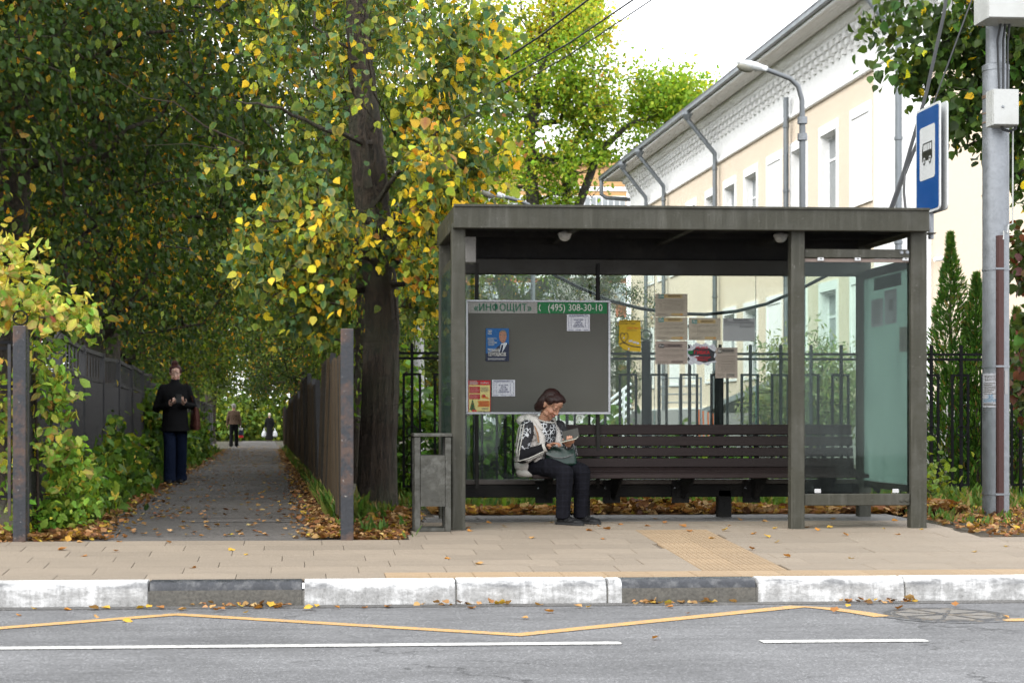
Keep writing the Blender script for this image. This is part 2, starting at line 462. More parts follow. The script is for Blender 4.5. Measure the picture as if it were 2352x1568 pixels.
# ------------------------------------------------------------------ soft bodies: closed shapes fused into one skin
def fuse(name, mb, voxel=.008, smooth=4, off=None):
    me = bpy.data.meshes.new(name); off = Vector((0, 0, 0)) if off is None else off
    me.from_pydata([(x-off.x, y-off.y, z-off.z) for x, y, z in mb.v], [], mb.f); me.update()
    o = bpy.data.objects.new(name, me); COL.objects.link(o)
    bmx = bmesh.new(); bmx.from_mesh(me); bmesh.ops.recalc_face_normals(bmx, faces=bmx.faces); bmx.to_mesh(me); bmx.free()
    m = o.modifiers.new('r', 'REMESH'); m.mode = 'VOXEL'; m.voxel_size = voxel
    if smooth:
        s_ = o.modifiers.new('s', 'SMOOTH'); s_.factor = .5; s_.iterations = smooth
    dg = bpy.context.evaluated_depsgraph_get()
    me2 = bpy.data.meshes.new_from_object(o.evaluated_get(dg))
    COL.objects.unlink(o); bpy.data.objects.remove(o); bpy.data.meshes.remove(me)
    me2.name = name
    me2.polygons.foreach_set('use_smooth', [True] * len(me2.polygons))
    return me2

# ================================================================== THE SETTING
rng0 = np.random.default_rng(5); rnd = random.Random(7)
def asphalt_mat(name, base, crack=True, scale=1.0):
    m, nt, out = newmat(name)
    p = _n(nt, 'ShaderNodeBsdfPrincipled', Roughness=.85); p.inputs['Specular IOR Level'].default_value = .3
    v = coords(nt)
    big = noise_t(nt, v, .9, 5, .6); mid = noise_t(nt, coords(nt, (1, 4, 1)), 2.5, 4, .6)
    vo = _n(nt, 'ShaderNodeTexVoronoi', Scale=105.0 * scale); nt.links.new(v, vo.inputs['Vector'])
    sp = _n(nt, 'ShaderNodeSeparateColor'); nt.links.new(vo.outputs['Color'], sp.inputs[0])
    stone = ramp(nt, sp.outputs[0], [(0, tuple(c * .75 for c in base)), (.55, base), (.88, tuple(c * 1.2 for c in base)), (1, tuple(c * 1.9 for c in base))]).outputs[0]
    c = mixc(nt, 1, stone, ramp(nt, big, [(.3, .80), (.7, 1.15)]).outputs[0], 'MULTIPLY')
    c = mixc(nt, 1, c, ramp(nt, mid, [(.3, .88), (.7, 1.1)]).outputs[0], 'MULTIPLY')
    trk = noise_t(nt, coords(nt, (.10, 1.1, 1)), 1.6, 4, .55)
    c = mixc(nt, 1, c, ramp(nt, trk, [(.32, .82), (.5, 1.0), (.7, 1.12)]).outputs[0], 'MULTIPLY')
    oil = noise_t(nt, coords(nt, (.6, 1.2, 1)), 1.3, 6, .7)
    c = mixc(nt, ramp(nt, oil, [(.62, 0.0), (.72, .35)]).outputs[0], c, tuple(k * .55 for k in base))
    if crack:
        vc = _n(nt, 'ShaderNodeTexVoronoi', Scale=.55); vc.feature = 'DISTANCE_TO_EDGE'
        ds = noise_t(nt, v, 5, 5, .7)
        ad = nt.nodes.new('ShaderNodeVectorMath'); ad.operation = 'ADD'
        sc = nt.nodes.new('ShaderNodeVectorMath'); sc.operation = 'SCALE'; sc.inputs['Scale'].default_value = .5
        nn = _n(nt, 'ShaderNodeTexNoise', Scale=4.0, Detail=5.0); nt.links.new(v, nn.inputs['Vector'])
        nt.links.new(nn.outputs['Color'], sc.inputs[0]); nt.links.new(v, ad.inputs[0]); nt.links.new(sc.outputs[0], ad.inputs[1]); nt.links.new(ad.outputs[0], vc.inputs['Vector'])
        gate = ramp(nt, noise_t(nt, v, .7, 2), [(.50, 0.0), (.58, 1.0)])
        ck = ramp(nt, vc.outputs['Distance'], [(0.0, .8), (.011, 0.0)])
        mul = nt.nodes.new('ShaderNodeMath'); mul.operation = 'MULTIPLY'; nt.links.new(gate.outputs[0], mul.inputs[0]); nt.links.new(ck.outputs[0], mul.inputs[1])
        c = mixc(nt, mul.outputs[0], c, tuple(k * .25 for k in base))
    nt.links.new(c, p.inputs[0]); nt.links.new(bump_n(nt, sp.outputs[0], .5, .006), p.inputs['Normal']); nt.links.new(p.outputs[0], out.inputs[0])
    return m
m_road = asphalt_mat('road_asphalt', (.120, .120, .1225))
m_path = asphalt_mat('path_asphalt', (.088, .081, .075), False, 1.3)
m_earth = M('earth', (.075, .060, .038), .95, var=.4, vs=1.2, fine=40, bump=.6, dirt=(.05, .075, .02), dirt_amt=.8, dirt_scale=1.5)
m_yellow = M('yellow_marking', (.62, .36, .12), .7, var=.2, fine=60, dirt=(.26, .25, .23), dirt_amt=.9, dirt_scale=22)
m_white = M('white_marking', (.64, .63, .60), .7, var=.15, fine=60, dirt=(.26, .26, .25), dirt_amt=.85, dirt_scale=22)

mb = MB(); mb.bx(-60, 60, -30, 11.3, -.3, 0)
road = tag(obj('road', mb, m_road), kind='structure')
mb = MB(); Ys = [11.62, 14.2, 16, 18, 25, 69, 99, 200, 500]
vs = []; fs = []
for i, Y in enumerate(Ys):
    for X in (-300, 0, 300): vs.append((X, Y, ground(Y) - .035))
for i in range(len(Ys) - 1):
    for j in range(2): fs.append((i*3+j, i*3+j+1, (i+1)*3+j+1, (i+1)*3+j))
mb.add(vs, fs); tag(obj('earth', mb, m_earth), kind='structure')

# markings: 4 mm sheets on the road
def line_strip(pts, w, z=.004):
    mb = MB(); n = len(pts); L = []; Rr = []
    for i in range(n):
        p = Vector(pts[i]); d = (Vector(pts[min(i+1, n-1)]) - Vector(pts[max(i-1, 0)])).normalized(); q = Vector((-d.y, d.x, 0)) * w / 2
        L.append((p.x+q.x, p.y+q.y, z)); Rr.append((p.x-q.x, p.y-q.y, z))
    mb.add(L + Rr, [(i, n+i, n+i+1, i+1) for i in range(n-1)]); return mb
def gpt(u, v): return on(u, v, 0.0)
zz = [(-420, 1475), (405, 1411), (1191, 1458), (1831, 1393), (1900, 1397), (1970, 1406), (2028, 1416)]
o = tag(obj('yellow_zigzag_marking', line_strip([gpt(*p) for p in zz], .13), m_yellow, road))
o = obj('yellow_zigzag_marking', line_strip([gpt(2302, 1424), gpt(2700, 1420)], .13), m_yellow, road)
for a, b in (((-400, 1492.5), (1420, 1477)), ((1748, 1474), (2123, 1471))):
    A = gpt(*a); B = gpt(*b); D = B - A
    pts = [A + D * t for t in (0, .3, .6, 1)]
    mb = line_strip(pts, .115, .0045)
    e = MB(); c = B; r = .057
    mb.add([(c.x + r * .3 * sin(a_), c.y + r * cos(a_), .0045) for a_ in [pi * k / 10 for k in range(11)]], [tuple(range(11))])
    obj('white_edge_line', mb, m_white, road)
# manhole
mc = gpt(2173, 1412); m_iron = M('cast_iron', (.065, .066, .07), .6, .1, var=.3, vs=14, fine=60, bump=.4, dirt=(.30, .24, .16), dirt_amt=.7, dirt_scale=12)
man = thing('manhole_cover', 'round cast iron manhole cover with spokes set in the grey road', 'manhole cover', (mc.x, mc.y, 0))
mb = MB(); mb.lathe([(.330, .004), (.340, .008), (.368, .008), (.378, .003)], (mc.x, mc.y, 0), 48, cap=False); mb.lathe([(.30, .004), (.306, .009), (.322, .009), (.328, .004)], (mc.x, mc.y, 0), 48, cap=False); obj('rim', mb, m_iron, man)
mb = MB(); mb.add([(mc.x + .336*cos(2*pi*k/48), mc.y + .336*sin(2*pi*k/48), .0055) for k in range(48)], [tuple(range(48))]); obj('lid', mb, M('cast_iron_sandy', (.20, .185, .165), .8, .0, var=.35, vs=8, fine=50, bump=.5), man)
for k in range(4):
    a = k * pi / 4 + .35; d = Vector((cos(a), sin(a), 0)) * .3
    mb = MB(); mb.bar(Vector((mc.x, mc.y, .0065)) - d, Vector((mc.x, mc.y, .0065)) + d, .022, .006, .002); obj('rib', mb, m_iron, man)
mb = MB(); mb.lathe([(0, .010), (.04, .011), (.055, .007)], (mc.x, mc.y, 0), 20, cap=False); obj('hub', mb, m_iron, man)
m_dark_patch = asphalt_mat('manhole_patch', (.105, .105, .107), True)
mb = MB(); n = 40
mb.add([(mc.x + (.43 + .05 * noise.noise(Vector((k * .6, 0, 3)))) * cos(2*pi*k/n), mc.y + (.43 + .06 * noise.noise(Vector((k * .5, 2, 0)))) * sin(2*pi*k/n), .0025) for k in range(n)], [tuple(range(n))])
obj('asphalt_patch', mb, m_dark_patch, road)

# kerb: stones of one metre, painted white and black in turn
def kerb_paint(name, white):
    m, nt, out = newmat(name); p = _n(nt, 'ShaderNodeBsdfPrincipled', Roughness=.75)
    v = coords(nt, (1, 1, 3)); n1 = noise_t(nt, v, 3.2, 7, .68); n2 = noise_t(nt, coords(nt), 55, 4, .6)
    n3 = noise_t(nt, coords(nt, (14, 1, 1.5)), 1.6, 4, .6)
    conc = ramp(nt, n2, [(.3, (.12, .118, .112)), (.7, (.25, .247, .24))]).outputs[0]
    if white:
        geo = nt.nodes.new('ShaderNodeNewGeometry'); sx = nt.nodes.new('ShaderNodeSeparateXYZ'); nt.links.new(geo.outputs['Normal'], sx.inputs[0])
        # paint on the side facing the wheels is scrubbed thinner than on the top
        th = nt.nodes.new('ShaderNodeMath'); th.operation = 'MULTIPLY_ADD'; th.inputs[1].default_value = .16; nt.links.new(sx.outputs[2], th.inputs[0]); nt.links.new(n1, th.inputs[2])
        th2 = nt.nodes.new('ShaderNodeMath'); th2.operation = 'MULTIPLY_ADD'; th2.inputs[1].default_value = .42; nt.links.new(n3, th2.inputs[0]); nt.links.new(th.outputs[0], th2.inputs[2])
        th3 = nt.nodes.new('ShaderNodeMath'); th3.operation = 'MULTIPLY_ADD'; th3.inputs[1].default_value = .10; nt.links.new(n2, th3.inputs[0]); nt.links.new(th2.outputs[0], th3.inputs[2])
        paint = ramp(nt, th3.outputs[0], [(.56, .04), (.76, .26), (.86, .60), (.95, 1.0)]).outputs[0]
        c = mixc(nt, paint, conc, (.60, .60, .595))
        # the rounded shoulder is rubbed dark by tyres
        bd = ramp(nt, sx.outputs[2], [(.10, 0.0), (.40, 1.0), (.80, 1.0), (.97, 0.0)]).outputs[0]
        bn = ramp(nt, n1, [(.35, .75), (.62, 0.0)]).outputs[0]
        mm_ = nt.nodes.new('ShaderNodeMath'); mm_.operation = 'MULTIPLY'; nt.links.new(bd, mm_.inputs[0]); nt.links.new(bn, mm_.inputs[1])
        c = mixc(nt, mm_.outputs[0], c, (.055, .058, .065))
    else:
        c = ramp(nt, n2, [(.3, (.045, .042, .036)), (.72, (.10, .094, .08))]).outputs[0]
        c = mixc(nt, ramp(nt, n1, [(.5, 0.0), (.75, .35)]).outputs[0], c, (.16, .14, .11))
    nt.links.new(c, p.inputs[0]); nt.links.new(bump_n(nt, n2, .35, .006), p.inputs['Normal']); nt.links.new(p.outputs[0], out.inputs[0]); return m
m_kw = kerb_paint('kerb_white', True); m_kb = kerb_paint('kerb_black', False)
m_kt = M('kerb_black_tar', (.035, .038, .045), .4, var=.4, vs=12, fine=60, bump=.5, dirt=(.2, .2, .2), dirt_amt=.5, dirt_scale=14)
kerb = tag(bpy.data.objects.new('kerb', None), kind='structure'); COL.objects.link(kerb)
YK = 11.30
x0 = gx(343, YK)
def kerb_prof():
    return [(11.30, -.02), (11.302, .105), (11.312, .135), (11.335, .155), (11.365, .163), (11.46, .163), (11.46, -.02)]
pr = kerb_prof()
for k in range(-5, 8):
    xa = x0 + k * 1.003 + rnd.uniform(-.003, .003); xb = xa + .993
    dark = k in (0, 3); mb = MB(); dz = rnd.uniform(-.003, .003); dy = rnd.uniform(-.004, .004)
    cuts = [xa, xa + .006, xa + .10, xa + .35, xa + .65, xb - .006, xb] if k != 3 else [xa, xa + .006, xa + .09, xa + .091, xa + .65, xb - .006, xb]
    sh = [.006, 0, 0, 0, 0, 0, .006]; np_ = len(pr)
    vsx = []
    for xx, s_ in zip(cuts, sh):
        for (yy, z) in pr:
            wob = .0025 * noise.noise(Vector((xx * 5, z * 20, k)))
            vsx.append((xx, yy + dy + wob + (s_ if yy < 11.4 else 0), z + dz - (s_ if z > .1 else 0)))
    for i in range(len(cuts) - 1):
        for j in range(np_ - 1):
            mb.mi = 0
            if dark: mb.mi = 1 if j < 1 else 2
            if k == 3 and i < 2: mb.mi = 0
            mb.f.append([i*np_+j, (i+1)*np_+j, (i+1)*np_+j+1, i*np_+j+1]); mb.m.append(mb.mi)
    mb.v = vsx
    mb.mi = 1 if dark and k != 3 else 0; mb.f.append(list(range(np_))); mb.m.append(mb.mi); mb.f.append([(len(cuts)-1)*np_+j for j in range(np_)][::-1]); mb.m.append(1 if dark else 0)
    o = obj('kerb_stone', mb, [m_kw, m_kb, m_kt], kerb, smooth=True)
    if dark: o['label'] = 'kerb stone painted black'
mb = MB(); mb.bx(-30, 30, 11.31, 11.45, -.3, .10); obj('kerb_bed', mb, M('concrete', (.2, .19, .17), .9), kerb)
mb = MB(); mb.bx(-8, 9, 11.16, 11.299, -.01, .006); obj('gutter_strip', mb, asphalt_mat('gutter_asphalt', (.095, .092, .088), False), road)

# pavement: a bed with every tile laid on it
YB = 13.47
Lplat = lambda Y: gx(932, 13.47) + (gx(984, 15.9) - gx(932, 13.47)) * (Y - 13.47) / 2.43
Rplat = lambda Y: gx(2256, 13.55) + (gx(2035, 15.9) - gx(2256, 13.55)) * (Y - 13.55) / 2.35
pav = tag(bpy.data.objects.new('pavement', None), kind='structure'); COL.objects.link(pav)
def sheet(name, rows, mat, parent, dz):
    mb = MB()
    for (Y, xa, xb) in rows: mb.v += [(xa, Y, ground(Y) + dz), (xb, Y, ground(Y) + dz)]
    for i in range(len(rows) - 1): mb.f.append([2*i, 2*i+1, 2*i+3, 2*i+2]); mb.m.append(0)
    return obj(name, mb, mat, parent)
m_bed = M('joint_sand', (.17, .135, .10), .95)
o = sheet('pavement_bed', [(11.46, -14, 14), (11.6, -14, 14), (YB, -14, 14), (YB + .001, Lplat(YB), Rplat(YB)), (14.2, Lplat(14.2), Rplat(14.2)), (15.93, Lplat(15.93), Rplat(15.93))], m_bed, pav, -.014)
def tile_mat(name, base):
    m, nt, out = newmat(name); p = _n(nt, 'ShaderNodeBsdfPrincipled', Roughness=.8)
    v = coords(nt, (1, 1, 1)); n1 = noise_t(nt, coords(nt, (.8, 9, 1)), 3.0, 5, .6); n2 = noise_t(nt, v, 80, 3); n3 = noise_t(nt, v, 1.1, 4)
    oi = nt.nodes.new('ShaderNodeObjectInfo')
    c = ramp(nt, n1, [(.3, tuple(k * .86 for k in base)), (.7, tuple(k * 1.1 for k in base))]).outputs[0]
    c = mixc(nt, 1, c, ramp(nt, oi.outputs['Random'], [(0, .90), (1, 1.08)]).outputs[0], 'MULTIPLY')
    c = mixc(nt, 1, c, ramp(nt, n2, [(.3, .85), (.7, 1.12)]).outputs[0], 'MULTIPLY')
    c = mixc(nt, ramp(nt, n3, [(.5, 0.0), (.72, .45)]).outputs[0], c, tuple(k * .62 for k in base))
    nt.links.new(c, p.inputs[0]); nt.links.new(bump_n(nt, n2, .25, .004), p.inputs['Normal']); nt.links.new(p.outputs[0], out.inputs[0]); return m
m_tile = tile_mat('tile_beige', (.205, .166, .124)); m_tile2 = tile_mat('tile_grey', (.125, .12, .113)); m_tact = tile_mat('tile_tan', (.265, .187, .110))
def tile_obj(x0, x1, Y0, Y1, mat, name='paving_tile', ribs=0):
    w = x1 - x0; d = Y1 - Y0; xm = (x0+x1)/2; Ym = (Y0+Y1)/2; g = .0017
    z0 = ground(Y0); z1 = ground(Y1); sl = math.atan2(z1 - z0, d)
    key = (round(w, 3), round(d, 3), ribs, mat.name)
    me = tile_obj.cache.get(key)
    if me is None:
        mb = MB(); mb.box((0, 0, -.015), (w - 2*g, d - 2*g, .03), None, .003)
        for k in range(ribs):
            xx = -w/2 + w * (k + .5) / ribs; mb.box((xx, 0, .0012), (w / ribs * .66, d - .02, .0035), None, .002)
        me = bpy.data.meshes.new(name); me.from_pydata(mb.v, [], mb.f); me.materials.append(mat); me.update(); tile_obj.cache[key] = me
    o = mesh_obj(name, me, pav); o.location = (xm, Ym, (z0+z1)/2 + rnd.uniform(-.0015, .0015)); o.rotation_euler = (sl + rnd.uniform(-.002, .002), rnd.uniform(-.002, .002), 0)
tile_obj.cache = {}
XT0 = gx(885, 11.6); sx0, sx1 = gx(1457, 14.2), gx(1611, 14.2)
sx1 = sx0 + .6
ry = 11.475; r = 0
rows = []
while ry < 15.9:
    rows.append((ry, min(ry + .30, 15.93))); ry += .30
for r, (Ya, Yb) in enumerate(rows):
    if Yb - Ya < .1: continue
    inplat = Yb > YB + .16
    xa = -4.6 if not inplat else Lplat((Ya+Yb)/2); xb = 6.0 if not inplat else Rplat((Ya+Yb)/2)
    if r == 0: xb_first = XT0
    x = -4.6 - (r % 2) * .3 - .07 * (r % 3)
    while x < xb:
        w = .6
        if r == 0 and x + w > XT0 - .3: break
        a = max(x, xa); b = min(x + w, xb); x += w
        for (p, q) in ([(a, min(b, sx0)), (max(a, sx1), b)] if Ya < 14.1 and r > 0 else [(a, b)]):
            if q - p > .06: tile_obj(round(p, 3), round(q, 3), Ya, Yb, m_tile if Yb < 15.2 else m_tile2)
    if r == 0:
        tile_obj(x, XT0, Ya, Yb, m_tile) if XT0 - x > .05 else None
        x = XT0
        while x < xb: tile_obj(x, x + .3, Ya, Yb, m_tact, 'tactile_tile', 0); x += .3
    elif Ya < 14.1:
        for k in range(2): tile_obj(sx0 + .3*k, sx0 + .3*(k+1), Ya, Yb, m_tact, 'tactile_tile', 8)

# alley path
PLX = lambda Y: -1.62 - .0169 * (Y - 13.5); PRX = lambda Y: .25 - .0169 * (Y - 13.5)
rows_p = []
for Y in np.concatenate([np.arange(13.475, 30, .8), np.arange(30, 105, 4.0)]):
    j = .06 * noise.noise(Vector((Y * 1.3, 0, 0))); k = .06 * noise.noise(Vector((Y * 1.3, 5, 0)))
    rows_p.append((float(Y), PLX(Y) + j - (.9 * max(0, (14.6 - Y)) * .25), PRX(Y) + k + (.25 * max(0, 14.4 - Y))))
path = tag(sheet('path', rows_p, m_path, None, -.008), kind='structure')
# lifted crack across the path near its mouth
ck = MB(); Yc = on(620, 1203, .30).y
for i in range(15):
    t = i / 14; x = -1.0 + t * .95; ck.v += [(x, Yc + .05 * sin(t * 3), ground(Yc) - .004), (x, Yc + .05 * sin(t*3) + .05, ground(Yc) + .018 * sin(pi * t)), (x, Yc + .05*sin(t*3) + .35, ground(Yc) - .006)]
for i in range(14):
    for j in range(2): ck.f.append([3*i+j, 3*i+3+j, 3*i+4+j, 3*i+1+j]); ck.m.append(0)
obj('heave', ck, m_path, path)

# ================================================================== THE BUS SHELTER
m_olive = M('olive_paint', (.058, .0565, .042), .5, var=.14, vs=5, fine=70, bump=.45, dirt=(.10, .098, .084), dirt_amt=.5, dirt_scale=3.5, streak=.35, spec=.2, fleck=(.22, .21, .19))
m_olive_d = M('olive_paint_shaded', (.034, .031, .025), .6, var=.2, vs=5, fine=70, bump=.4)  # the same olive, darkened in colour to stand for shade under the roof
m_black = M('black_paint', (.016, .015, .0145), .65, spec=.15, var=.3, vs=6, fine=60, bump=.3, dirt=(.06, .055, .045), dirt_amt=.5)
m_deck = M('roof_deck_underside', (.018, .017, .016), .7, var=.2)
m_steel = M('galvanised_steel', (.33, .35, .375), .5, .5, var=.22, vs=9, fine=35, bump=.12, dirt=(.25, .26, .28), dirt_amt=.5, dirt_scale=8)
m_zinc = M('zinc_clip', (.62, .62, .62), .4, .4)
m_slat = M('bench_wood', (.024, .0155, .0148), .6, spec=.15, var=.22, vs=3, fine=45, bump=.3, stretch=(.12, 1.6, 1.6), dirt=(.05, .04, .037), dirt_amt=.35)
m_glass = glass_mat('shelter_glass', (.90, .96, .93), .0, (.55, .66, .63), (3, 3, 1.2), .02)
m_glass_side = glass_mat('side_glass', (.80, .93, .88), .25, (.58, .74, .68), (1, 5, .5), .15)
m_glass_left = glass_mat('left_side_glass', (.80, .93, .88), .04, (.36, .50, .45), (1, 5, .5), .10)
m_glass_edge = M('glass_edge', (.16, .42, .38), .2, var=.3, vs=3)
YF, YR = 14.25, 15.60
GF = ground(YF)
XL, XM, XRt = gx(1052, YF), gx(1829, YF), gx(2106, YF)
XRL, XRR = gx(1021, YR), gx(1984, YR)
ZF0, ZF1 = gz(1180, 526, 14.15), gz(1180, 474, 14.15)
ZD = ZF0 + .09
sh = thing('bus_shelter', 'olive grey steel and glass bus shelter with a flat roof beside the path mouth', 'bus shelter', ((XL + XRt) / 2, 14.9, ground(14.9)))
def post(x, y, w, d, z1, mat=m_olive):
    mb = MB(); mb.bx(x - w/2, x + w/2, y - d/2, y + d/2, ground(y) - .02, z1, .008); return obj('post', mb, mat, sh)
post(XL, YF, .115, .11, ZF0 + .05); post(XM, YF, .115, .11, ZF0 + .05); post(XRt, YF, .135, .11, ZF0 + .05)
post(XL + .01, YR, .115, .10, ZD); post(XRt - .01, YR, .115, .10, ZD)
for u in (1338, 1662): post(gx(u, YR), YR, .125, .10, .58, m_black)
# roof: four fascia boards, deck, rafters, purlins
XA, XB = gx(1041, 14.14), gx(2131, 14.14)
mb = MB(); mb.bx(XA, XB, 14.10, 14.16, ZF0, ZF1, .006); obj('fascia', mb, m_olive, sh)
mb = MB(); mb.bx(XA, XA + .05, 14.162, 15.80, ZF0 + .002, ZF1 - .003, .006); obj('fascia', mb, m_olive, sh)
mb = MB(); mb.bx(XB - .05, XB, 14.162, 15.80, ZF0 + .002, ZF1 - .003, .006); obj('fascia', mb, m_olive, sh)
mb = MB(); mb.bx(XA + .052, XB - .052, 15.74, 15.80, ZF0, ZF1 - .003, .006); obj('fascia', mb, m_olive, sh)
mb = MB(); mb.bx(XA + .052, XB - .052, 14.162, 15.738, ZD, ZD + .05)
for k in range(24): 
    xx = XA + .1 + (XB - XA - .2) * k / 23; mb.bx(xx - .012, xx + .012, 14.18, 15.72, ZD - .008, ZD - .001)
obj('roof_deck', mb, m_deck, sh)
mb = MB(); mb.bx(XA, XB, 14.085, 14.10, ZF1 - .012, ZF1 + .008, .002); obj('drip_edge', mb, m_olive, sh)
for u in (1060, 1326, 1590, 1846, 2098):
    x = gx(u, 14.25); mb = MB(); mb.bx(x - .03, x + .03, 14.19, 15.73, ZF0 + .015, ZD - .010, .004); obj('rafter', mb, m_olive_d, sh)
xs_r = [gx(u, 14.25) for u in (1060, 1326, 1590, 1846, 2098)]
for y in (14.62, 15.1):
    for xa, xb in zip(xs_r[:-1], xs_r[1:]):
        mb = MB(); mb.bx(xa + .032, xb - .032, y - .025, y + .025, ZF0 + .035, ZD - .010, .003); obj('purlin', mb, m_black, sh)
# rear beams
zt0, zt1 = gz(1500, 631, 15.55), gz(1500, 596, 15.55)
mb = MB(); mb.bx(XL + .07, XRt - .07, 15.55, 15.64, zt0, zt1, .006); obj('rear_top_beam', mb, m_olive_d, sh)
mb = MB(); mb.bx(XL + .07, XRt - .07, 15.58, 15.62, zt1 + .004, ZD, .003); obj('rear_infill', mb, m_black, sh)
zb0, zb1 = gz(1500, 1141, 15.55), gz(1500, 1112, 15.55)
mb = MB(); mb.bx(XL + .07, XRt - .07, 15.55, 15.64, zb0, zb1, .006); obj('rear_bottom_beam', mb, m_black, sh)
mb = MB(); mb.bx(XL + .07, XRt - .07, 15.545, 15.65, zb1 + .003, zb1 + .045, .004); obj('rear_sill', mb, M('weathered_sill', (.10, .082, .07), .6, dirt=(.2, .18, .16)), sh)
# rear glass: four sheets
ge = [1042, 1271, 1504, 1737, 1972]
for a, b in zip(ge[:-1], ge[1:]):
    mb = MB(); xa, xb = gx(a, 15.6) + .004, gx(b, 15.6) - .004
    mb.bx(xa, xb, 15.596, 15.604, zb1 + .047, zt0 + .02); g_ = obj('rear_glass', mb, m_glass, sh)
    mb = MB(); mb.bx(xb - .001, xb + .002, 15.594, 15.606, zb1 + .05, zt0 - .002); obj('glass_edge', mb, m_glass_edge, g_)
# left side glass, right side glass, rails
def side(x, gm, xo):
    mb = MB(); mb.bx(x - .02, x + .02, YF + .057, YR - .052, .60, .66, .004); obj('side_rail', mb, m_olive, sh)
    mb = MB(); mb.bx(x - .02, x + .02, YF + .057, YR - .052, zt0 - .03, zt0 + .05, .004); obj('side_rail', mb, m_olive, sh)
    mb = MB(); mb.bx(x + xo - .004, x + xo + .004, YF + .06, YR - .055, .663, zt0 - .033); g_ = obj('side_glass', mb, gm, sh)
    return g_
side(XL, m_glass_left, -.03); sgl = side(XRt, m_glass_side, -.02)
mb = MB(); mb.bx(XL - .045, XL - .022, YF + .10, YF + .125, .67, zt0 - .04); obj('glass_edge', mb, m_glass_edge, sh)
# wind screen between the middle and right posts
zr0, zr1 = gz(1960, 593, YF), gz(1960, 573, YF)
xw0, xw1 = XM + .060, XRt - .070
mb = MB(); mb.bx(xw0, xw1, YF - .03, YF + .03, zr0, zr1, .005); rl = obj('screen_rail', mb, m_olive, sh)
for u in (2071, 2084):
    mb = MB(); p = at(u, 580, YF - .03); mb.lathe([(0, -.012), (.012, -.012), (.018, -.004), (.018, 0)], p, 12, rot=_rot(-pi/2, 'X')); obj('bolt', mb, m_steel, rl)
zq0, zq1 = gz(1960, 1160, YF), gz(1960, 1133, YF)
mb = MB(); mb.bx(xw0, xw1, YF - .035, YF + .035, zq0, zq1, .006); rl2 = obj('screen_rail', mb, m_olive, sh)
for u in (2070, 2083):
    mb = MB(); p = at(u, 1148, YF - .035); mb.lathe([(0, -.012), (.012, -.012), (.018, -.004), (.018, 0)], p, 12, rot=_rot(-pi/2, 'X')); obj('bolt', mb, m_olive, rl2)
mb = MB(); mb.bx(xw0, xw1, YF - .004, YF + .004, zq1 + .012, zr0 - .004); wg = obj('screen_glass', mb, m_glass, sh)
mb = MB(); mb.bx(xw0, xw1, YF - .012, YF - .005, zr0 - .035, zr0 - .004, .002); obj('screen_trim', mb, M('bare_trim', (.24, .18, .15), .5), sh)
for u in (1885, 1970, 2080):
    mb = MB(); p = at(u, 595, YF - .02); mb.box(p, (.055, .016, .034), None, .004); c_ = obj('clip', mb, m_zinc, sh)
    mb = MB(); mb.lathe([(0, -.003), (.005, -.002), (.006, 0)], p + Vector((0, -.008, .003)), 8, rot=_rot(-pi/2, 'X')); obj('screw', mb, m_black, c_)
for u in (1878, 2057):
    mb = MB(); p = at(u, 1127, YF - .02); mb.box(p, (.055, .016, .036), None, .004); obj('clip', mb, m_zinc, sh)
# meter box behind the left post
mb = MB(); p = at(1079, 575, 14.6); mb.box(p, (.09, .16, .22), None, .006); obj('junction_box', mb, M('grey_plastic', (.25, .24, .22), .6), sh)

# ceiling lamps (off)
for (u, lab) in ((1297, 'small oval bulkhead lamp under the roof above the grey notice board'), (1793, 'small oval bulkhead lamp under the roof near the middle post')):
    p = at(u, 545, 14.62); t = thing('ceiling_lamp', lab, 'lamp', (p.x, p.y, ZF0 + .03), 'lamps under the shelter roof')
    mb = MB(); mb.box((p.x, p.y, ZF0 + .014), (.115, .075, .03), None, .012); obj('lamp_base', mb, M('lamp_grey', (.42, .41, .38), .6), t)
    mb = MB(); mb.ball((p.x, p.y, ZF0 + .0), (.055, .042, .05), None, 14, 8); obj('diffuser', mb, M('frosted_plastic', (.5, .49, .45), .35), t, True)

# bench: five long boards on steel brackets
bx0, bx1 = gx(1212, 15.3), gx(1958, 15.4)
be = thing('bench', 'long dark brown slatted bench inside the shelter', 'bench', ((bx0 + bx1) / 2, 15.2, ground(15.2)))
bs = [(975, 998), (1002, 1024), (1028, 1048), (1052, 1073)]
for i, (a, b) in enumerate(bs):
    y = 15.44 - i * .022; z1 = gz(1500, a, y); z0 = gz(1500, b, y)
    mb = MB(); mb.box(((bx0+bx1)/2, y, (z0+z1)/2), (bx1 - bx0, .035, z1 - z0), _rot(-.16, 'X'), .005); obj('slat', mb, m_slat, be)
SEATZ = .742
for (y, z, ti) in ((15.31, .775, .28), (15.20, .750, .12), (15.09, .742, 0), (14.985, .735, -.05)):
    mb = MB(); mb.box(((bx0+bx1)/2, y, z - .017), (bx1 - bx0, .098, .034), _rot(ti, 'X'), .005); obj('slat', mb, m_slat, be)
for u in (1262, 1420, 1582, 1748, 1905):
    x = gx(u, 15.2); mb = MB()
    mb.prism([(x - .004, 15.54, zb0 + .0), (x - .004, 15.54, .72), (x - .004, 14.98, .697), (x - .004, 15.02, .665), (x - .004, 15.40, zb0 - .02)], (0, 0, 0), (.009, 0, 0))
    mb.box((x, 15.535, (zb0 + zb1) / 2 - .01), (.16, .018, .20), None, .003)
    br = obj('bracket', mb, m_black, be)
    mb = MB(); mb.bar((x + .02, 15.40, .70), (x + .02, 15.47, 1.17), .045, .01, .002); obj('upright', mb, m_black, br)
    for dx in (-.055, .055):
        mb = MB(); mb.lathe([(0, -.008), (.008, -.006), (.010, 0)], (x + dx, 15.525, zb1 - .03), 8, rot=_rot(-pi/2, 'X')); obj('bolt', mb, m_steel, br)

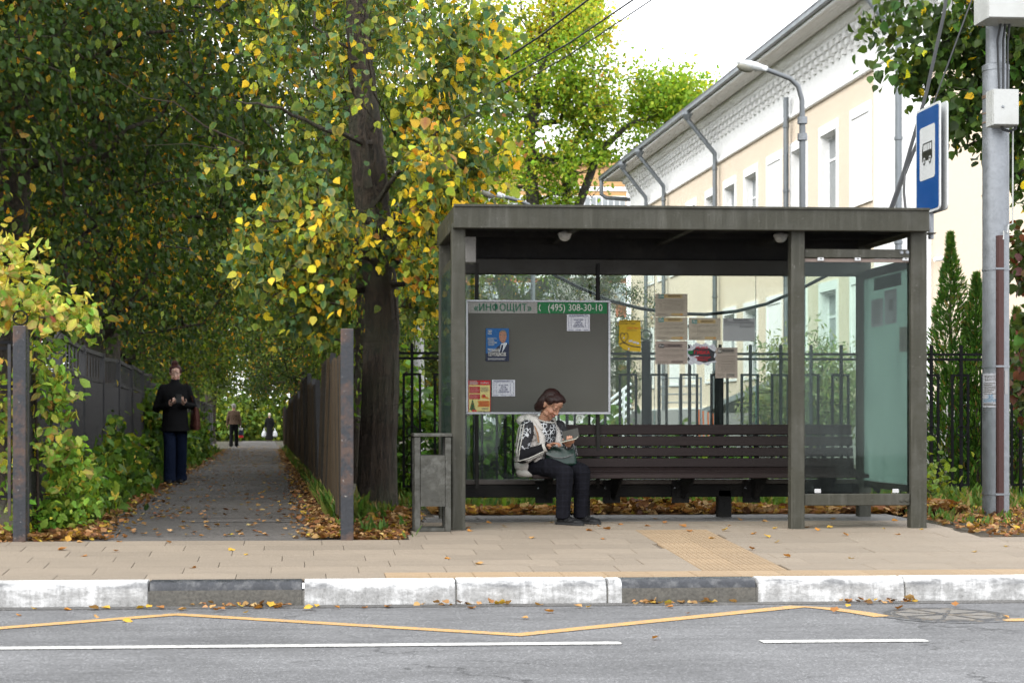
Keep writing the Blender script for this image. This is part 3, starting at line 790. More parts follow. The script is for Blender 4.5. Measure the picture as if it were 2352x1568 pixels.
# ------------------------------------------------------------------ paper and print
def flat(name, col, rough=.7): return M(name, col, rough, var=.05, vs=4, fine=60, bump=.05)
m_paper = flat('paper_white', (.62, .62, .66)); m_paper_b = flat('paper_tan', (.46, .40, .31)); m_paper_p = flat('paper_pinkish', (.40, .325, .27)); m_paper_g = flat('paper_grey', (.42, .42, .42))
m_ink = flat('ink_black', (.03, .03, .035)); m_inkg = flat('ink_grey', (.16, .14, .12)); m_inkb = flat('ink_blue', (.05, .06, .16))
m_green = flat('print_green', (.008, .16, .045)); m_greentxt = flat('print_green_dark', (.01, .12, .06)); m_teal = flat('print_teal', (.07, .24, .21)); m_sand = flat('print_sand', (.50, .36, .16))
m_offw = flat('print_offwhite', (.62, .60, .55)); m_red = flat('print_red', (.38, .012, .018)); m_cream_p = flat('print_cream', (.68, .58, .22)); m_orange = flat('print_orange', (.60, .20, .03))
m_pyel = flat('print_yellow', (.70, .46, .015)); m_blue = flat('print_blue', (.010, .10, .30)); m_blue_d = flat('print_navy', (.012, .018, .05)); m_skin_p = flat('print_skin', (.36, .17, .11)); m_bred = flat('print_bright_red', (.62, .02, .03))
m_tree_p = flat('print_fir', (.015, .10, .03)); m_frame = M('alu_frame', (.50, .50, .53), .45, .3)
def R4(u0, u1, v0, v1, Y):
    a = at(u0, v1, Y); b = at(u1, v0, Y); return a.x, b.x, a.z, b.z
class Sheet:
    """a flat printed sheet: x, z fractions from its top left corner -> print laid on it"""
    def __init__(s, name, label, cat, u0, u1, v0, v1, Y, mat, group=None, tilt=0.0, tear=None):
        s.x0, s.x1, s.z0, s.z1 = R4(u0, u1, v0, v1, Y); s.Y = Y; s.lv = 0
        s.w = s.x1 - s.x0; s.h = s.z1 - s.z0; s.base = Vector((s.x0, Y, s.z0))
        mb = MB()
        outl = [(0, 0), (1, 0), (1, 1), (0, 1)] if tear is None else tear
        pts = [(s.x0 + f * s.w, Y, s.z1 - g * s.h) for f, g in outl]
        mb.prism(pts, (0, 0, 0), (0, .0012, 0))
        s.o = obj(name, mb, mat, None, base=(s.x0, Y, s.z0)); tag(s.o, label, cat, group)
    def p(s, fx, fz, k=1): return Vector((s.x0 + fx * s.w, s.Y - .0009 * k, s.z1 - fz * s.h))
    def rects(s, name, items, mat, k=1):
        mb = MB()
        for (f0, f1, g0, g1) in items:
            a = s.p(f0, g1, k); b = s.p(f1, g0, k); mb.add([(a.x, a.y, a.z), (b.x, a.y, a.z), (b.x, a.y, b.z), (a.x, a.y, b.z)], [(0, 1, 2, 3)])
        return obj(name, mb, mat, s.o)
    def poly(s, name, pts, mat, k=1):
        mb = MB(); mb.add([s.p(f, g, k) for f, g in pts], [tuple(range(len(pts)))]); return obj(name, mb, mat, s.o)
    def text(s, body, fx, fz, hgt, mat, k=2, align='CENTER', bold=.0, xs=1.0, name='lettering'):
        mb = text_mb(body, hgt, align, bold, xs=xs); place(mb, s.p(fx, fz, k)); return obj(name, mb, mat, s.o)
def lines(f0, f1, g0, g1, n, th, rr, ragged=.25):
    return [(f0, f1 - rr.random() * ragged * (f1 - f0), g0 + (g1 - g0) * i / max(1, n-1) - th / 2, g0 + (g1 - g0) * i / max(1, n-1) + th / 2) for i in range(n)]
pr_ = random.Random(3)
# notice board
YBd = 15.36
x0_, x1_, z0_, z1_ = R4(1070, 1402, 690, 951, YBd)
nb = thing('notice_board', 'large grey notice board with a green and white header inside the shelter', 'notice board', ((x0_+x1_)/2, YBd, z0_))
mb = MB(); mb.bx(x0_ + .02, x1_ - .02, YBd, YBd + .012, z0_ + .02, z1_ - .01); obj('panel', mb, M('board_grey', (.092, .089, .075), .75, var=.06, vs=3, bump=.05), nb)
for (xa, xb, za, zb_) in ((x0_, x1_, z0_, z0_ + .02), (x0_, x1_, z1_ - .018, z1_), (x0_, x0_ + .02, z0_ + .021, z1_ - .019), (x1_ - .02, x1_, z0_ + .021, z1_ - .019)):
    mb = MB(); mb.bx(xa, xb, YBd - .012, YBd + .014, za, zb_, .003); obj('frame', mb, m_frame, nb)
a = at(1075, 719, YBd); b = at(1234, 694, YBd); c = at(1394, 694, YBd)
mb = MB(); mb.bx(a.x, b.x, YBd - .004, YBd - .001, a.z, b.z); h1 = obj('header', mb, flat('header_white', (.31, .30, .28)), nb)
mb = MB(); mb.bx(b.x + .001, c.x, YBd - .004, YBd - .001, a.z, b.z); h2 = obj('header', mb, m_green, nb)
mb = text_mb('«ИНФОЩИТ»', .088, 'CENTER', .012, xs=.92); place(mb, at(1155, 707, YBd - .006)); obj('lettering', mb, m_greentxt, h1)
mb = text_mb('(495) 308-30-10', .088, 'CENTER', .006, xs=.86); place(mb, at(1321, 707, YBd - .006)); obj('lettering', mb, m_offw, h2)
mb = MB(); p = at(1243, 707, YBd - .006)
mb.tube([p + Vector((.018*cos(t), 0, .03*sin(t))) for t in (2.0, 2.6, 3.3, 4.0, 4.5)], [.007, .004, .0035, .004, .007], 6); obj('phone_sign', mb, m_offw, h2)
for u in (1095, 1373):
    for (va, vb) in ((606, 690), (952, 1122)):
        mb = MB(); a = at(u, va, 15.40); b = at(u, vb, 15.40); mb.bx(a.x - .016, a.x + .016, 15.38, 15.42, b.z, a.z, .003); obj('hanger', mb, m_black, nb)

# portrait poster
s = Sheet('poster', 'blue election poster of a man in a dark suit on the notice board', 'poster', 1116, 1169, 754, 829, 15.352, m_blue)
s.poly('dark_band', [(.0, .78), (.45, .66), (1, .60), (1, 1), (0, 1)], m_blue_d, 1)
s.poly('suit', [(.42, .92), (.44, .60), (.62, .50), (.70, .46), (.92, .44), (1.0, .50), (1.0, .96), (.5, .96)], m_blue_d, 2)
s.poly('shirt', [(.56, .72), (.66, .47), (.88, .43), (.92, .47), (.72, .72)], flat('print_shirt', (.55, .58, .62)), 3)
s.poly('tie', [(.68, .50), (.75, .50), (.74, .56), (.70, .72), (.60, .72)], m_blue_d, 4)
s.poly('face', [(.57, .20), (.60, .11), (.70, .07), (.82, .08), (.88, .15), (.90, .24), (.88, .32), (.84, .40), (.76, .45), (.67, .43), (.60, .36), (.575, .28)], m_skin_p, 4)
s.poly('hair', [(.57, .19), (.585, .10), (.68, .05), (.82, .055), (.90, .13), (.905, .22), (.87, .22), (.86, .14), (.80, .10), (.68, .10), (.60, .14)], m_inkg, 5)
s.rects('brow', [(.60, .70, .19, .205), (.76, .86, .185, .20), (.66, .78, .375, .388)], m_inkg, 5)
s.text('РОМАН', .08, .675, .040, m_offw, 5, 'LEFT', .012, .68); s.text('ТЕРЮШКОВ', .08, .80, .046, m_offw, 6, 'LEFT', .014, .60)
s.text('ВЕРНОСТЬ\nСТРАНЕ,\nСЛУЖЕНИЕ\nЛЮДЯМ', .08, .41, .019, m_offw, 5, 'LEFT', .010, .75)
s.rects('small_print', lines(.08, .90, .915, .955, 3, .010, pr_), m_paper_g, 5)
s.rects('emblem', [(.08, .26, .06, .075), (.10, .24, .10, .125), (.08, .25, .155, .175)], m_offw, 4)
# confectioner's flyer
s = Sheet('flyer', 'red and yellow flyer with a fir tree in the notice board corner', 'flyer', 1075, 1127, 873, 949, 15.352, m_red)
s.rects('yellow_field', [(.035, .965, .145, .975)], m_cream_p, 1)
s.rects('red_box', [(.06, .53, .19, .39), (.06, .53, .42, .57)], m_red, 2)
s.rects('box_lines', lines(.09, .50, .22, .36, 5, .012, pr_) + lines(.09, .50, .45, .54, 4, .012, pr_), flat('print_pink', (.62, .25, .22)), 3)
s.rects('text_lines', lines(.56, .95, .22, .34, 6, .010, pr_) + lines(.62, .95, .84, .88, 3, .01, pr_), m_inkg, 2)
s.poly('orange_arrow', [(.42, .62), (.95, .62), (.95, .80), (.42, .80), (.47, .71)], m_orange, 2)
s.rects('arrow_lines', lines(.5, .92, .65, .77, 5, .011, pr_), m_red, 3)
fir = []
for k in range(4): fir += [(.20 + .035 + .03*k, .62 + .085*k), (.20 + .015 + .02*k, .62 + .085*k)]
right = [(.20, .58)] + [q for k in range(4) for q in ((.20 + .05 + .035*k, .665 + .075*k), (.20 + .025 + .02*k, .665 + .075*k))]
left = [(.40 - f, g) for f, g in right[::-1]]
s.poly('fir_tree', right + [(.20, .93)] + left[:-1], m_tree_p, 2)
s.rects('baubles', [(.18, .21, .70, .72), (.13, .16, .80, .82), (.24, .27, .82, .84), (.20, .23, .87, .89)], m_bred, 3)
s.rects('gifts', [(.19, .28, .89, .95), (.30, .38, .90, .95)], m_bred, 3)
s.poly('oval_logo', [(.74 + .20 * cos(t*pi/8), .085 + .06 * sin(t*pi/8)) for t in range(16)], m_bred, 2)
s.text('ЛяФант', .74, .085, .022, m_offw, 4, 'CENTER', .01)
s.rects('head_lines', lines(.06, .5, .04, .11, 3, .014, pr_), m_offw, 2)
s.poly('candy', [(.58, .47), (.66, .42), (.72, .47), (.84, .50), (.93, .55), (.85, .57), (.72, .54), (.62, .56)], m_orange, 3)
s.poly('candy_wrapper', [(.62, .44), (.74, .43), (.78, .49), (.68, .52)], m_red, 4)
s.text('8-495-280-10-66', .70, .945, .02, m_ink, 3, 'CENTER', .012, .8)
# two estate notices
for (u0, v0, lab) in ((1302, 722, 'white property notice with blue print under the green telephone header'), (1130, 872, 'white property notice with blue print beside the red and yellow flyer')):
    s = Sheet('paper_notice', lab, 'notice', u0, u0 + 53, v0, v0 + 38, 15.352, m_paper)
    s.text('НЕДВИЖИМОСТЬ', .5, .09, .021, m_inkb, 2, 'CENTER', .014, .95)
    s.text('КВАРТИРЫ\nДОМА\nУЧАСТКИ\nНЕЖИЛЫЕ\nПОМЕЩЕНИЯ', .5, .53, .0160, m_inkb, 2, 'CENTER', .012, .95)
    it = []
    for k in range(7):
        for f in (.06, .17, .78, .92): it.append((f, f + .035, .22 + k * .09, .25 + k * .09))
    for k in range(12): it.append((.04 + k*.08, .06 + k*.08, .17, .19)); it.append((.04 + k*.08, .06 + k*.08, .83, .85))
    for k in range(3): it.append((.05 + k*.33, .28 + k*.33, .93, .955))
    s.rects('print', it, m_inkb, 2)
# papers stuck to the rear glass
YG = 15.585
m_ph = flat('print_rows', (.26, .22, .17))
def timetable(lab, u0, u1, v0, v1, paper, logo, head, title, rows, Y=YG, top=.0, logo_txt='А'):
    s = Sheet('timetable', lab, 'timetable', u0, u1, v0, v1, Y, paper, 'bus timetables on the shelter glass')
    s.rects('heading', [(.10, .84, top + .03, top + .18)], head, 1); s.rects('logo', [(.10, .27, top + .03, top + .20)], logo, 2)
    s.text(logo_txt, .155, top + .115, .036, m_offw, 4, 'CENTER', .02); s.rects('logo_small', [(.20, .26, top + .10, top + .14)], m_offw, 3)
    s.text(title, .58, top + .105, .020, m_ink, 4, 'CENTER', .012)
    it = []; g0 = top + .26; g1 = .80
    for r_ in range(rows):
        g = g0 + (g1 - g0) * r_ / rows
        it.append((.06, .92, g, g + .006))
        for k in range(rnd.choice((1, 2, 2))):
            for c_ in range(14): it.append((.30 + c_*.043, .30 + c_*.043 + .026, g + .03 + k*.05, g + .045 + k*.05))
        it.append((.12, .22, g + .05, g + .07))
    it.append((.27, .275, g0, g1))
    for c_ in range(14): it.append((.29 + c_*.043, .292 + c_*.043, g0, g1))
    it.append((.08, .40, .86, .875)); it.append((.08, .38, .895, .91)); it.append((.08, .42, .93, .945))
    s.rects('table', it, m_ph, 2); s.rects('footer', [(.50, .86, .85, .95)], head, 1); s.rects('stamp', [(.78, .83, .865, .935)], m_orange if logo is m_teal else m_inkg, 3)
    return s
timetable('tan bus timetable with teal logo, topmost on the glass above the hanging cable', 1505, 1579, 675, 727, m_paper_b, m_teal, m_sand, 'ШКОЛА №2', 4)
timetable('tan bus timetable with teal logo, middle of the column of three sheets', 1505, 1579, 729, 781, m_paper_b, m_teal, m_sand, 'ШКОЛА №2', 3)
timetable('pinkish bus timetable with black logo, lowest of the column of three sheets', 1505, 1579, 783, 836, m_paper_p, m_ink, flat('print_mauve', (.20, .15, .13)), 'ШКОЛА №2', 2, top=.10)
timetable('tan bus timetable with teal logo between the column of sheets and the grey sheet', 1582, 1655, 730, 781, m_paper_b, m_teal, m_sand, 'ШКОЛА №2', 2, top=.06)
timetable('tall tan bus timetable with grey logo right of the torn red and black advert', 1643, 1694, 798, 868, m_paper_p, m_inkg, flat('print_taupe', (.22, .19, .16)), 'ШКОЛА №2', 6)
s = Sheet('timetable', 'plain grey timetable sheet headed with the school stop name, rightmost on the rear glass', 'timetable', 1661, 1734, 731, 783, YG, m_paper_g, 'bus timetables on the shelter glass')
s.text('ТБ:', .08, .085, .030, m_ink, 2, 'CENTER', .012); s.text('Школа №2', .57, .08, .030, m_ink, 2, 'CENTER', .014)
s.rects('table', [(.02, .98, .15, .16), (.02, .98, .22, .23), (.02, .98, .30, .31), (.11, .114, .15, .30)] + [(.14 + k*.07, .19 + k*.07, .18, .20) for k in range(12)] + [(.05, .07, .18, .2), (.05, .07, .255, .275), (.16, .2, .255, .275), (.52, .6, .255, .27), (.88, .97, .255, .27), (.52, .96, .345, .355), (.52, .93, .375, .385), (.52, .80, .405, .41)], m_ink, 2)
s = Sheet('sticker', 'torn yellow help line poster with a heart on the rear glass', 'poster', 1421, 1472, 734, 807, YG, m_pyel, tear=[(.03, .03), (.25, 0), (.5, .015), (.98, .02), (1, .5), (1, 1), (.6, .99), (.42, .97), (.25, .93), (.08, .84), (.0, .78), (.02, .4)])
s.text('Проблемы с зарубежом?\nСрочно к нам!', .07, .085, .022, m_ink, 2, 'LEFT', .010, .95)
s.text('8 (800) 700 21 14', .36, .27, .0205, m_bred, 2, 'LEFT', .012, .95); s.rects('small_lines', [(.36, .66, .205, .215), (.36, .82, .33, .345)], m_ink, 2)
hp = []
for k in range(25):
    t = 2*pi*k/24; hp.append((.25 + .018*16*sin(t)**3*.62, .56 - .012*(13*cos(t) - 5*cos(2*t) - 2*cos(3*t) - cos(4*t))*1.0))
def ribbon(s, name, pts, wd, mat, k=2):
    mb = MB(); P3 = [s.p(f, g, k) for f, g in pts]; n = len(P3); A = []; B = []
    for i in range(n):
        d = (P3[min(i+1, n-1)] - P3[max(i-1, 0)]).normalized(); q = Vector((-d.z, 0, d.x)) * wd / 2; A.append(P3[i] + q); B.append(P3[i] - q)
    mb.add(A + B, [(i, i+1, n+i+1, n+i) for i in range(n-1)]); return obj(name, mb, mat, s.o)
ribbon(s, 'heart_outline', hp, .006, m_ink); ribbon(s, 'swoosh', [(.05, .78), (.22, .70), (.40, .78), (.60, .83), (.80, .855), (.98, .86)], .009, m_ink, 3)
s.rects('white_figures', [(.45, .62, .64, .70), (.64, .78, .68, .74), (.80, .92, .71, .77), (.20, .28, .55, .59), (.42, .48, .88, .95)], m_paper, 2)
tearp = [(.0, .30), (.12, .22), (.06, .08), (.2, .15), (.3, .0), (.5, .10), (.62, .02), (.75, .14), (.9, .06), (1, .25), (.94, .4), (1, .55), (.92, .68), (1, .85), (.82, .86), (.7, 1), (.55, .90), (.4, .97), (.25, .88), (.12, .98), (.02, .86), (.10, .7), (0, .55)]
s = Sheet('advert', 'torn advert with red letters on black between the timetables', 'advert', 1578, 1646, 786, 840, YG - .004, m_paper, tear=tearp)
s.poly('black_field', [(.02, .40), (.20, .33), (.30, .22), (.75, .25), (.86, .36), (.95, .40), (.90, .60), (.95, .78), (.75, .82), (.6, .86), (.36, .80), (.30, .62), (.10, .58)], m_ink, 1)
s.poly('green_patch', [(.02, .36), (.20, .34), (.20, .50), (.04, .50)], m_green, 2)
s.text('РЕЗКА', .50, .24, .036, m_bred, 3, 'CENTER', .02); s.text('ГИБКА', .50, .44, .044, m_bred, 3, 'CENTER', .025); s.text('СВАРОЧНЫЕ\nРАБОТЫ', .52, .70, .0235, m_bred, 3, 'CENTER', .018)
s.rects('white_slashes', [(.22, .40, .56, .60), (.18, .34, .68, .71)], m_paper, 2)
# papers on the right side glass (they face into the shelter)
def side_sheet(lab, u0, u1, v0, v1, mat, cat='notice', name='paper_notice', bars=None):
    X = XRt - .027; Ya = Yside(u1, X); Yb = Yside(u0, X); Ym = (Ya + Yb) / 2
    z1 = gz(u0, v0, Yb); z0 = gz(u0, v1, Yb)
    mb = MB(); mb.bx(X - .001, X, Ya, Yb, z0, z1); o = obj(name, mb, mat, None, base=(X, Ym, z0)); tag(o, lab, cat)
    if bars:
        mb = MB()
        for (f0, f1, g0, g1) in bars:
            y0 = Yb + (Ya - Yb) * f0; y1 = Yb + (Ya - Yb) * f1
            mb.add([(X - .002, y0, z1 - g1*(z1-z0)), (X - .002, y1, z1 - g1*(z1-z0)), (X - .002, y1, z1 - g0*(z1-z0)), (X - .002, y0, z1 - g0*(z1-z0))], [(0, 1, 2, 3)])
        obj('print', mb, m_inkg, o)
side_sheet('dark green backing board fixed high on the right side glass', 2008, 2070, 640, 668, M('dark_board', (.06, .085, .075), .6), 'board', 'backing_board')
side_sheet('white notice deepest on the right side glass', 2001, 2029, 690, 752, m_paper, bars=lines(.1, .9, .1, .85, 12, .02, pr_))
side_sheet('white notice with a grey border in the middle of the right side glass', 2032, 2060, 668, 746, m_paper, bars=[(.08, .92, .04, .05), (.08, .92, .94, .95)] + lines(.4, .7, .3, .6, 6, .03, pr_))
side_sheet('cream notice with a blue mark nearest the right front post', 2066, 2085, 752, 809, flat('paper_cream', (.55, .53, .46)), bars=lines(.1, .9, .15, .8, 10, .018, pr_))

# hanging cable behind the shelter glass
cp = [(1270, 630), (1330, 660), (1400, 690), (1470, 708), (1550, 720), (1620, 722), (1690, 715), (1760, 698), (1830, 668), (1900, 632)]
mb = MB(); mb.tube([at(u, v, 15.95) for u, v in cp], .016, 8); c0 = at(1270, 630, 15.95)
mb.tube([at(1270, 630, 15.95), Vector((c0.x - .15, 15.8, ZF0 + .05))], .016, 8); c1 = at(1900, 632, 15.95); mb.tube([c1, Vector((c1.x + .15, 15.8, ZF0 + .05))], .016, 8)
o = obj('cable', mb, M('black_rubber', (.035, .037, .04), .5), None, True, base=c0); tag(o, 'black cable sagging behind the rear glass of the shelter', 'cable')

# ------------------------------------------------------------------ litter bin beside the left post
Yb_ = 14.1; bin_c = at(993, 1222, Yb_)
tb = thing('litter_bin', 'olive grey steel litter bin in a square frame beside the left shelter post', 'litter bin', (bin_c.x, Yb_ + .12, ground(Yb_)))
m_bin = M('bin_paint', (.056, .055, .044), .42, var=.2, vs=9, fine=30, bump=.9, dirt=(.2, .2, .18), dirt_amt=.4, dirt_scale=12)
xa, xb = gx(951, Yb_), gx(1036, Yb_); zt = gz(990, 997, Yb_); zg = ground(Yb_)
for y in (Yb_, Yb_ + .25):
    for x in (xa + .026, xb - .026):
        mb = MB(); mb.bx(x - .025, x + .025, y - .02, y + .02, zg, zt - .022, .004); obj('leg', mb, m_bin, tb)
    mb = MB(); mb.bx(xa + .052, xb - .052, y - .018, y + .018, zg + .002, zg + .03, .003); obj('foot_bar', mb, m_bin, tb)
mb = MB(); mb.bx(xa - .006, xb + .006, Yb_ - .03, Yb_ + .28, zt - .02, zt + .008, .004); obj('top_plate', mb, m_bin, tb)
za, zb__ = gz(990, 1162, Yb_), gz(990, 1045, Yb_)
mb = MB(); x_0, x_1 = xa + .052, xb - .052; t_ = .006
mb.bx(x_0, x_1, Yb_ - .024, Yb_ + t_ - .024, za, zb__); mb.bx(x_0, x_1, Yb_ + .25, Yb_ + .256, za, zb__); mb.bx(x_0, x_0 + t_, Yb_ - .017, Yb_ + .249, za, zb__); mb.bx(x_1 - t_, x_1, Yb_ - .017, Yb_ + .249, za, zb__); mb.bx(x_0 + .007, x_1 - .007, Yb_ - .017, Yb_ + .249, za, za + .006)
obj('bucket', mb, m_bin, tb)
mb = MB(); mb.bx(xa + .025, xb - .025, Yb_ + .115, Yb_ + .135, zb__ - .03, zb__ - .01); obj('pivot', mb, m_bin, tb)

# ------------------------------------------------------------------ bus stop sign on the roof corner
sx = 5.40; sg = thing('bus_stop_sign', 'blue bus stop sign with a white panel and black bus on the shelter roof corner', 'bus stop sign', (sx + .04, 14.48, ZF1))
m_sblue = M('sign_blue', (.006, .07, .27), .35, var=.05, bump=0); m_swhite = M('sign_white', (.66, .68, .68), .35, var=.04, bump=0); m_sblack = M('sign_black', (.02, .02, .015), .4)
z0s, z1s = 2.985, 3.90; y0s, y1s = 14.20, 14.76
def rrect(c, hy, hz, r, x, n=5):
    pts = []
    for (sy, sz, a0) in ((1, 1, 0), (-1, 1, pi/2), (-1, -1, pi), (1, -1, 3*pi/2)):
        for k in range(n+1):
            a = a0 + pi/2*k/n; pts.append((x, c[0] + sy*(hy-r) + r*cos(a), c[1] + sz*(hz-r) + r*sin(a)))
    return pts
cy, cz = (y0s+y1s)/2, (z0s+z1s)/2
for (x, d, nm) in ((sx, 1, 'panel'), (sx + .075, -1, 'panel')):
    mb = MB(); mb.prism(rrect((cy, cz), .28, .4575, .04, x), (0, 0, 0), (.012 * d, 0, 0)); pn = obj(nm, mb, m_swhite, sg)
    mb = MB(); mb.prism(rrect((cy, cz), .258, .436, .03, x - .002*d), (0, 0, 0), (.0015 * d, 0, 0)); obj('blue_field', mb, m_sblue, pn)
    mb = MB(); mb.prism(rrect((cy, cz + .06), .178, .228, .03, x - .004*d), (0, 0, 0), (.0015 * d, 0, 0)); obj('white_field', mb, m_swhite, pn)
    # bus pictogram: seen from the front side its nose points to +Y
    X = x - .006*d; bz = cz + .055
    def py(f): return cy + (f - .5) * .235
    def poly(pts, mat, dx=0.0, nm='bus_pictogram'):
        mb = MB(); mb.add([(X - dx*d, py(f), bz + g * .80) for f, g in pts], [tuple(range(len(pts)))]); return obj(nm, mb, mat, pn)
    poly([(.0, -.075), (1, -.075), (1.0, .03), (.92, .115), (0.0, .115)], m_sblack)
    for f in (.05, .27, .49, .70): poly([(f, .03), (f + .17, .03), (f + .17 - (.05 if f > .6 else 0), .10), (f, .10)], m_swhite, .001, 'bus_window')
    for f in (.20, .78):
        poly([(f + .13*cos(t*pi/8), -.08 + .042*sin(t*pi/8)) for t in range(16)], m_swhite, .001, 'wheel_arch'); poly([(f + .10*cos(t*pi/8), -.085 + .034*sin(t*pi/8)) for t in range(16)], m_sblack, .002, 'wheel'); poly([(f + .055*cos(t*pi/8), -.085 + .018*sin(t*pi/8)) for t in range(16)], m_swhite, .003, 'hub')
mb = MB(); mb.tube([(sx + .037, 14.50, ZF0 - .02), (sx + .037, 14.50, 3.88)], .024, 12); obj('pole', mb, m_steel, sg, True)
mb = MB(); mb.bx(XB + .001, sx + .06, 14.44, 14.56, ZF0 + .02, ZF0 + .03); mb.bx(XB + .001, XB + .011, 14.42, 14.58, ZF0 - .0, ZF0 + .12); obj('wall_plate', mb, m_olive, sg)
for z in (3.15, 3.7):
    mb = MB(); mb.bx(sx + .013, sx + .062, 14.46, 14.54, z - .02, z + .02); obj('clamp', mb, m_steel, sg)

# ------------------------------------------------------------------ utility pole with its boxes
Yp = 15.92; pc = at(2287, 1185, Yp); zg = ground(Yp)
up = thing('utility_pole', 'thick galvanised utility pole right of the shelter', 'utility pole', (pc.x, Yp, zg))
zst = gz(2287, 152, Yp)
mb = MB(); mb.lathe([(.122, -.05), (.122, .5), (.121, zst - zg - .05), (.126, zst - zg - .05), (.126, zst - zg), (.09, zst - zg + .02), (.088, 7.5)], (pc.x, Yp, zg), 28); obj('shaft', mb, m_steel, up, True)
m_brown = M('brown_channel', (.082, .030, .025), .55, var=.12)
ch = at(2296, 1185, Yp - .125)
mb = MB(); zc0 = zg; zc1 = gz(2296, 541, Yp - .13)
mb.bx(ch.x - .034, ch.x + .034, Yp - .150, Yp - .118, zc0, zc1, .004); mb.bx(ch.x - .024, ch.x + .024, Yp - .156, Yp - .1505, zc0, zc1, .002); obj('cable_channel', mb, m_brown, up)
for v in (620, 842, 1133):
    z = gz(2287, v, Yp)
    mb = MB(); mb.lathe([(.124, z - .009), (.127, z - .009), (.127, z + .009), (.124, z + .009)], (pc.x, Yp, 0), 28); mb.bx(ch.x - .05, ch.x + .05, Yp - .160, Yp - .1565, z - .009, z + .009); obj('band_clamp', mb, m_steel, up)
for v in (222, 226, 262, 283):
    z = gz(2287, v, Yp); mb = MB(); mb.lathe([(.123, z - .006), (.1255, z - .006), (.1255, z + .006), (.123, z + .006)], (pc.x, Yp, 0), 28); obj('band_clamp', mb, M('rust_band', (.25, .17, .12), .6), up)
m_box = M('white_box_paint', (.60, .61, .59), .5, var=.05, vs=4, fine=30, bump=.05, dirt=(.4, .4, .36), dirt_amt=.4)
def cab(u0, u1, v0, v1, Y, dep, lab):
    a = at(u0, v1, Y); b = at(u1, v0, Y); t = thing('switch_box', lab, 'switch box', ((a.x+b.x)/2, Y + dep/2, a.z), 'boxes on the utility pole')
    mb = MB(); mb.bx(a.x, b.x, Y + .006, Y + dep, a.z, b.z, .004); obj('case', mb, m_box, t)
    mb = MB(); mb.bx(a.x + .004, b.x - .004, Y - .012, Y + .005, a.z + .004, b.z - .004, .004); dr = obj('door', mb, m_box, t)
    mb = MB(); c = Vector((a.x + (b.x - a.x) * .36, Y - .013, (a.z + b.z) / 2)); mb.lathe([(0, -.008), (.010, -.008), (.014, 0)], c, 14, rot=_rot(-pi/2, 'X')); obj('lock', mb, m_steel, dr)
    return t
cab(2281, 2340, 205, 287, 15.62, .17, 'small white switch box with a round lock on the utility pole')
cab(2270, 2400, -120, 41, 15.45, .34, 'large white switch box above the small one on the utility pole')
m_rub = MATS['black_rubber']
mb = MB()
for k in range(3):
    x = pc.x - .05 + .04 * k; mb.tube([(x, 15.66, gz(2287, 44, 15.66)), (x + .02*sin(k), 15.76, gz(2287, 90, 15.7)), (x, 15.72, gz(2287, 205, 15.7))], .011, 6)
b_ = gz(2300, 288, 15.7); mb.tube([(pc.x - .04, 15.7, b_), (pc.x - .02, 15.7, b_ - .04), (pc.x + .04, 15.7, b_ - .055), (pc.x + .10, 15.7, b_ - .03), (pc.x + .10, 15.7, b_ + .02)], .014, 6); obj('wiring', mb, m_rub, up, True)
mb = MB(); z_ = b_
mb.tube([(pc.x + .115, 15.80, z_), (pc.x + .128, 15.83, z_ - .4), (pc.x + .122, 15.82, z_ - .9), (pc.x + .07, 15.79, zc1 + .1), (pc.x + .055, 15.78, zc1 + .02), (pc.x + .015, 15.77, zc1 + .04), (pc.x + .01, 15.765, zc1 - .04)], .007, 6); obj('white_wire', mb, m_box, up, True)
# torn advert wrapped on the pole
def wrap(lab, u0, u1, v0, v1, mat, name='advert'):
    r_ = .1245; a0 = math.asin(max(-1, min(1, (gx(u0, Yp - .1) - pc.x) / .125))); a1 = math.asin(max(-1, min(1, (gx(u1, Yp - .1) - pc.x) / .125)))
    z1 = gz(2287, v0, Yp - .12); z0 = gz(2287, v1, Yp - .12); n = 10; mb = MB(); vs = []
    for i in range(n + 1):
        a = a0 + (a1 - a0) * i / n
        w_ = .008 * noise.noise(Vector((i * .9, v0, 0)))
        vs += [(pc.x + r_*sin(a), Yp - r_*cos(a), z0 + w_), (pc.x + r_*sin(a), Yp - r_*cos(a), z1 + w_ * 1.5)]
    mb.add(vs, [(2*i, 2*i+2, 2*i+3, 2*i+1) for i in range(n)]); o = obj(name, mb, mat, None, base=(pc.x, Yp, z0)); tag(o, lab, 'advert')
    return o, a0, a1, z0, z1
o, a0, a1, z0, z1 = wrap('torn white paper advert with light blue letters wrapped on the utility pole', 2257, 2292, 857, 935, m_paper)
def curve_text(body, g, h, mat, xs=1.0):
    mb = text_mb(body, h, 'CENTER', .015, xs=xs); am = (a0 + a1) / 2 * .9; vv = []
    for (x, y, z) in mb.v:
        a = am + x / .1255; vv.append((pc.x + .1258*sin(a), Yp - .1258*cos(a), z1 - g*(z1-z0) + z))
    mb.v = vv; obj('lettering', mb, mat, o)
m_cyan = flat('print_cyan', (.06, .30, .50))
curve_text('ТРЕБУЕТСЯ', .10, .030, m_inkg, .8); curve_text('РАБОТА', .19, .030, m_inkg); curve_text('ЗБ', .70, .05, m_cyan); curve_text('БЕЛАРУСЬ', .81, .040, m_cyan, .8)
mb = MB()
for g in (.29, .34, .39, .44, .49, .54, .60, .89, .93):
    am0 = a0 + (a1-a0)*.1; am1 = a0 + (a1-a0)*(.6 + .3*rnd.random()); vs = []
    for i in range(5):
        a = am0 + (am1-am0)*i/4; vs += [(pc.x + .1256*sin(a), Yp - .1256*cos(a), z1 - g*(z1-z0) - .004), (pc.x + .1256*sin(a), Yp - .1256*cos(a), z1 - g*(z1-z0) + .004)]
    mb.add(vs, [(2*i, 2*i+2, 2*i+3, 2*i+1) for i in range(4)])
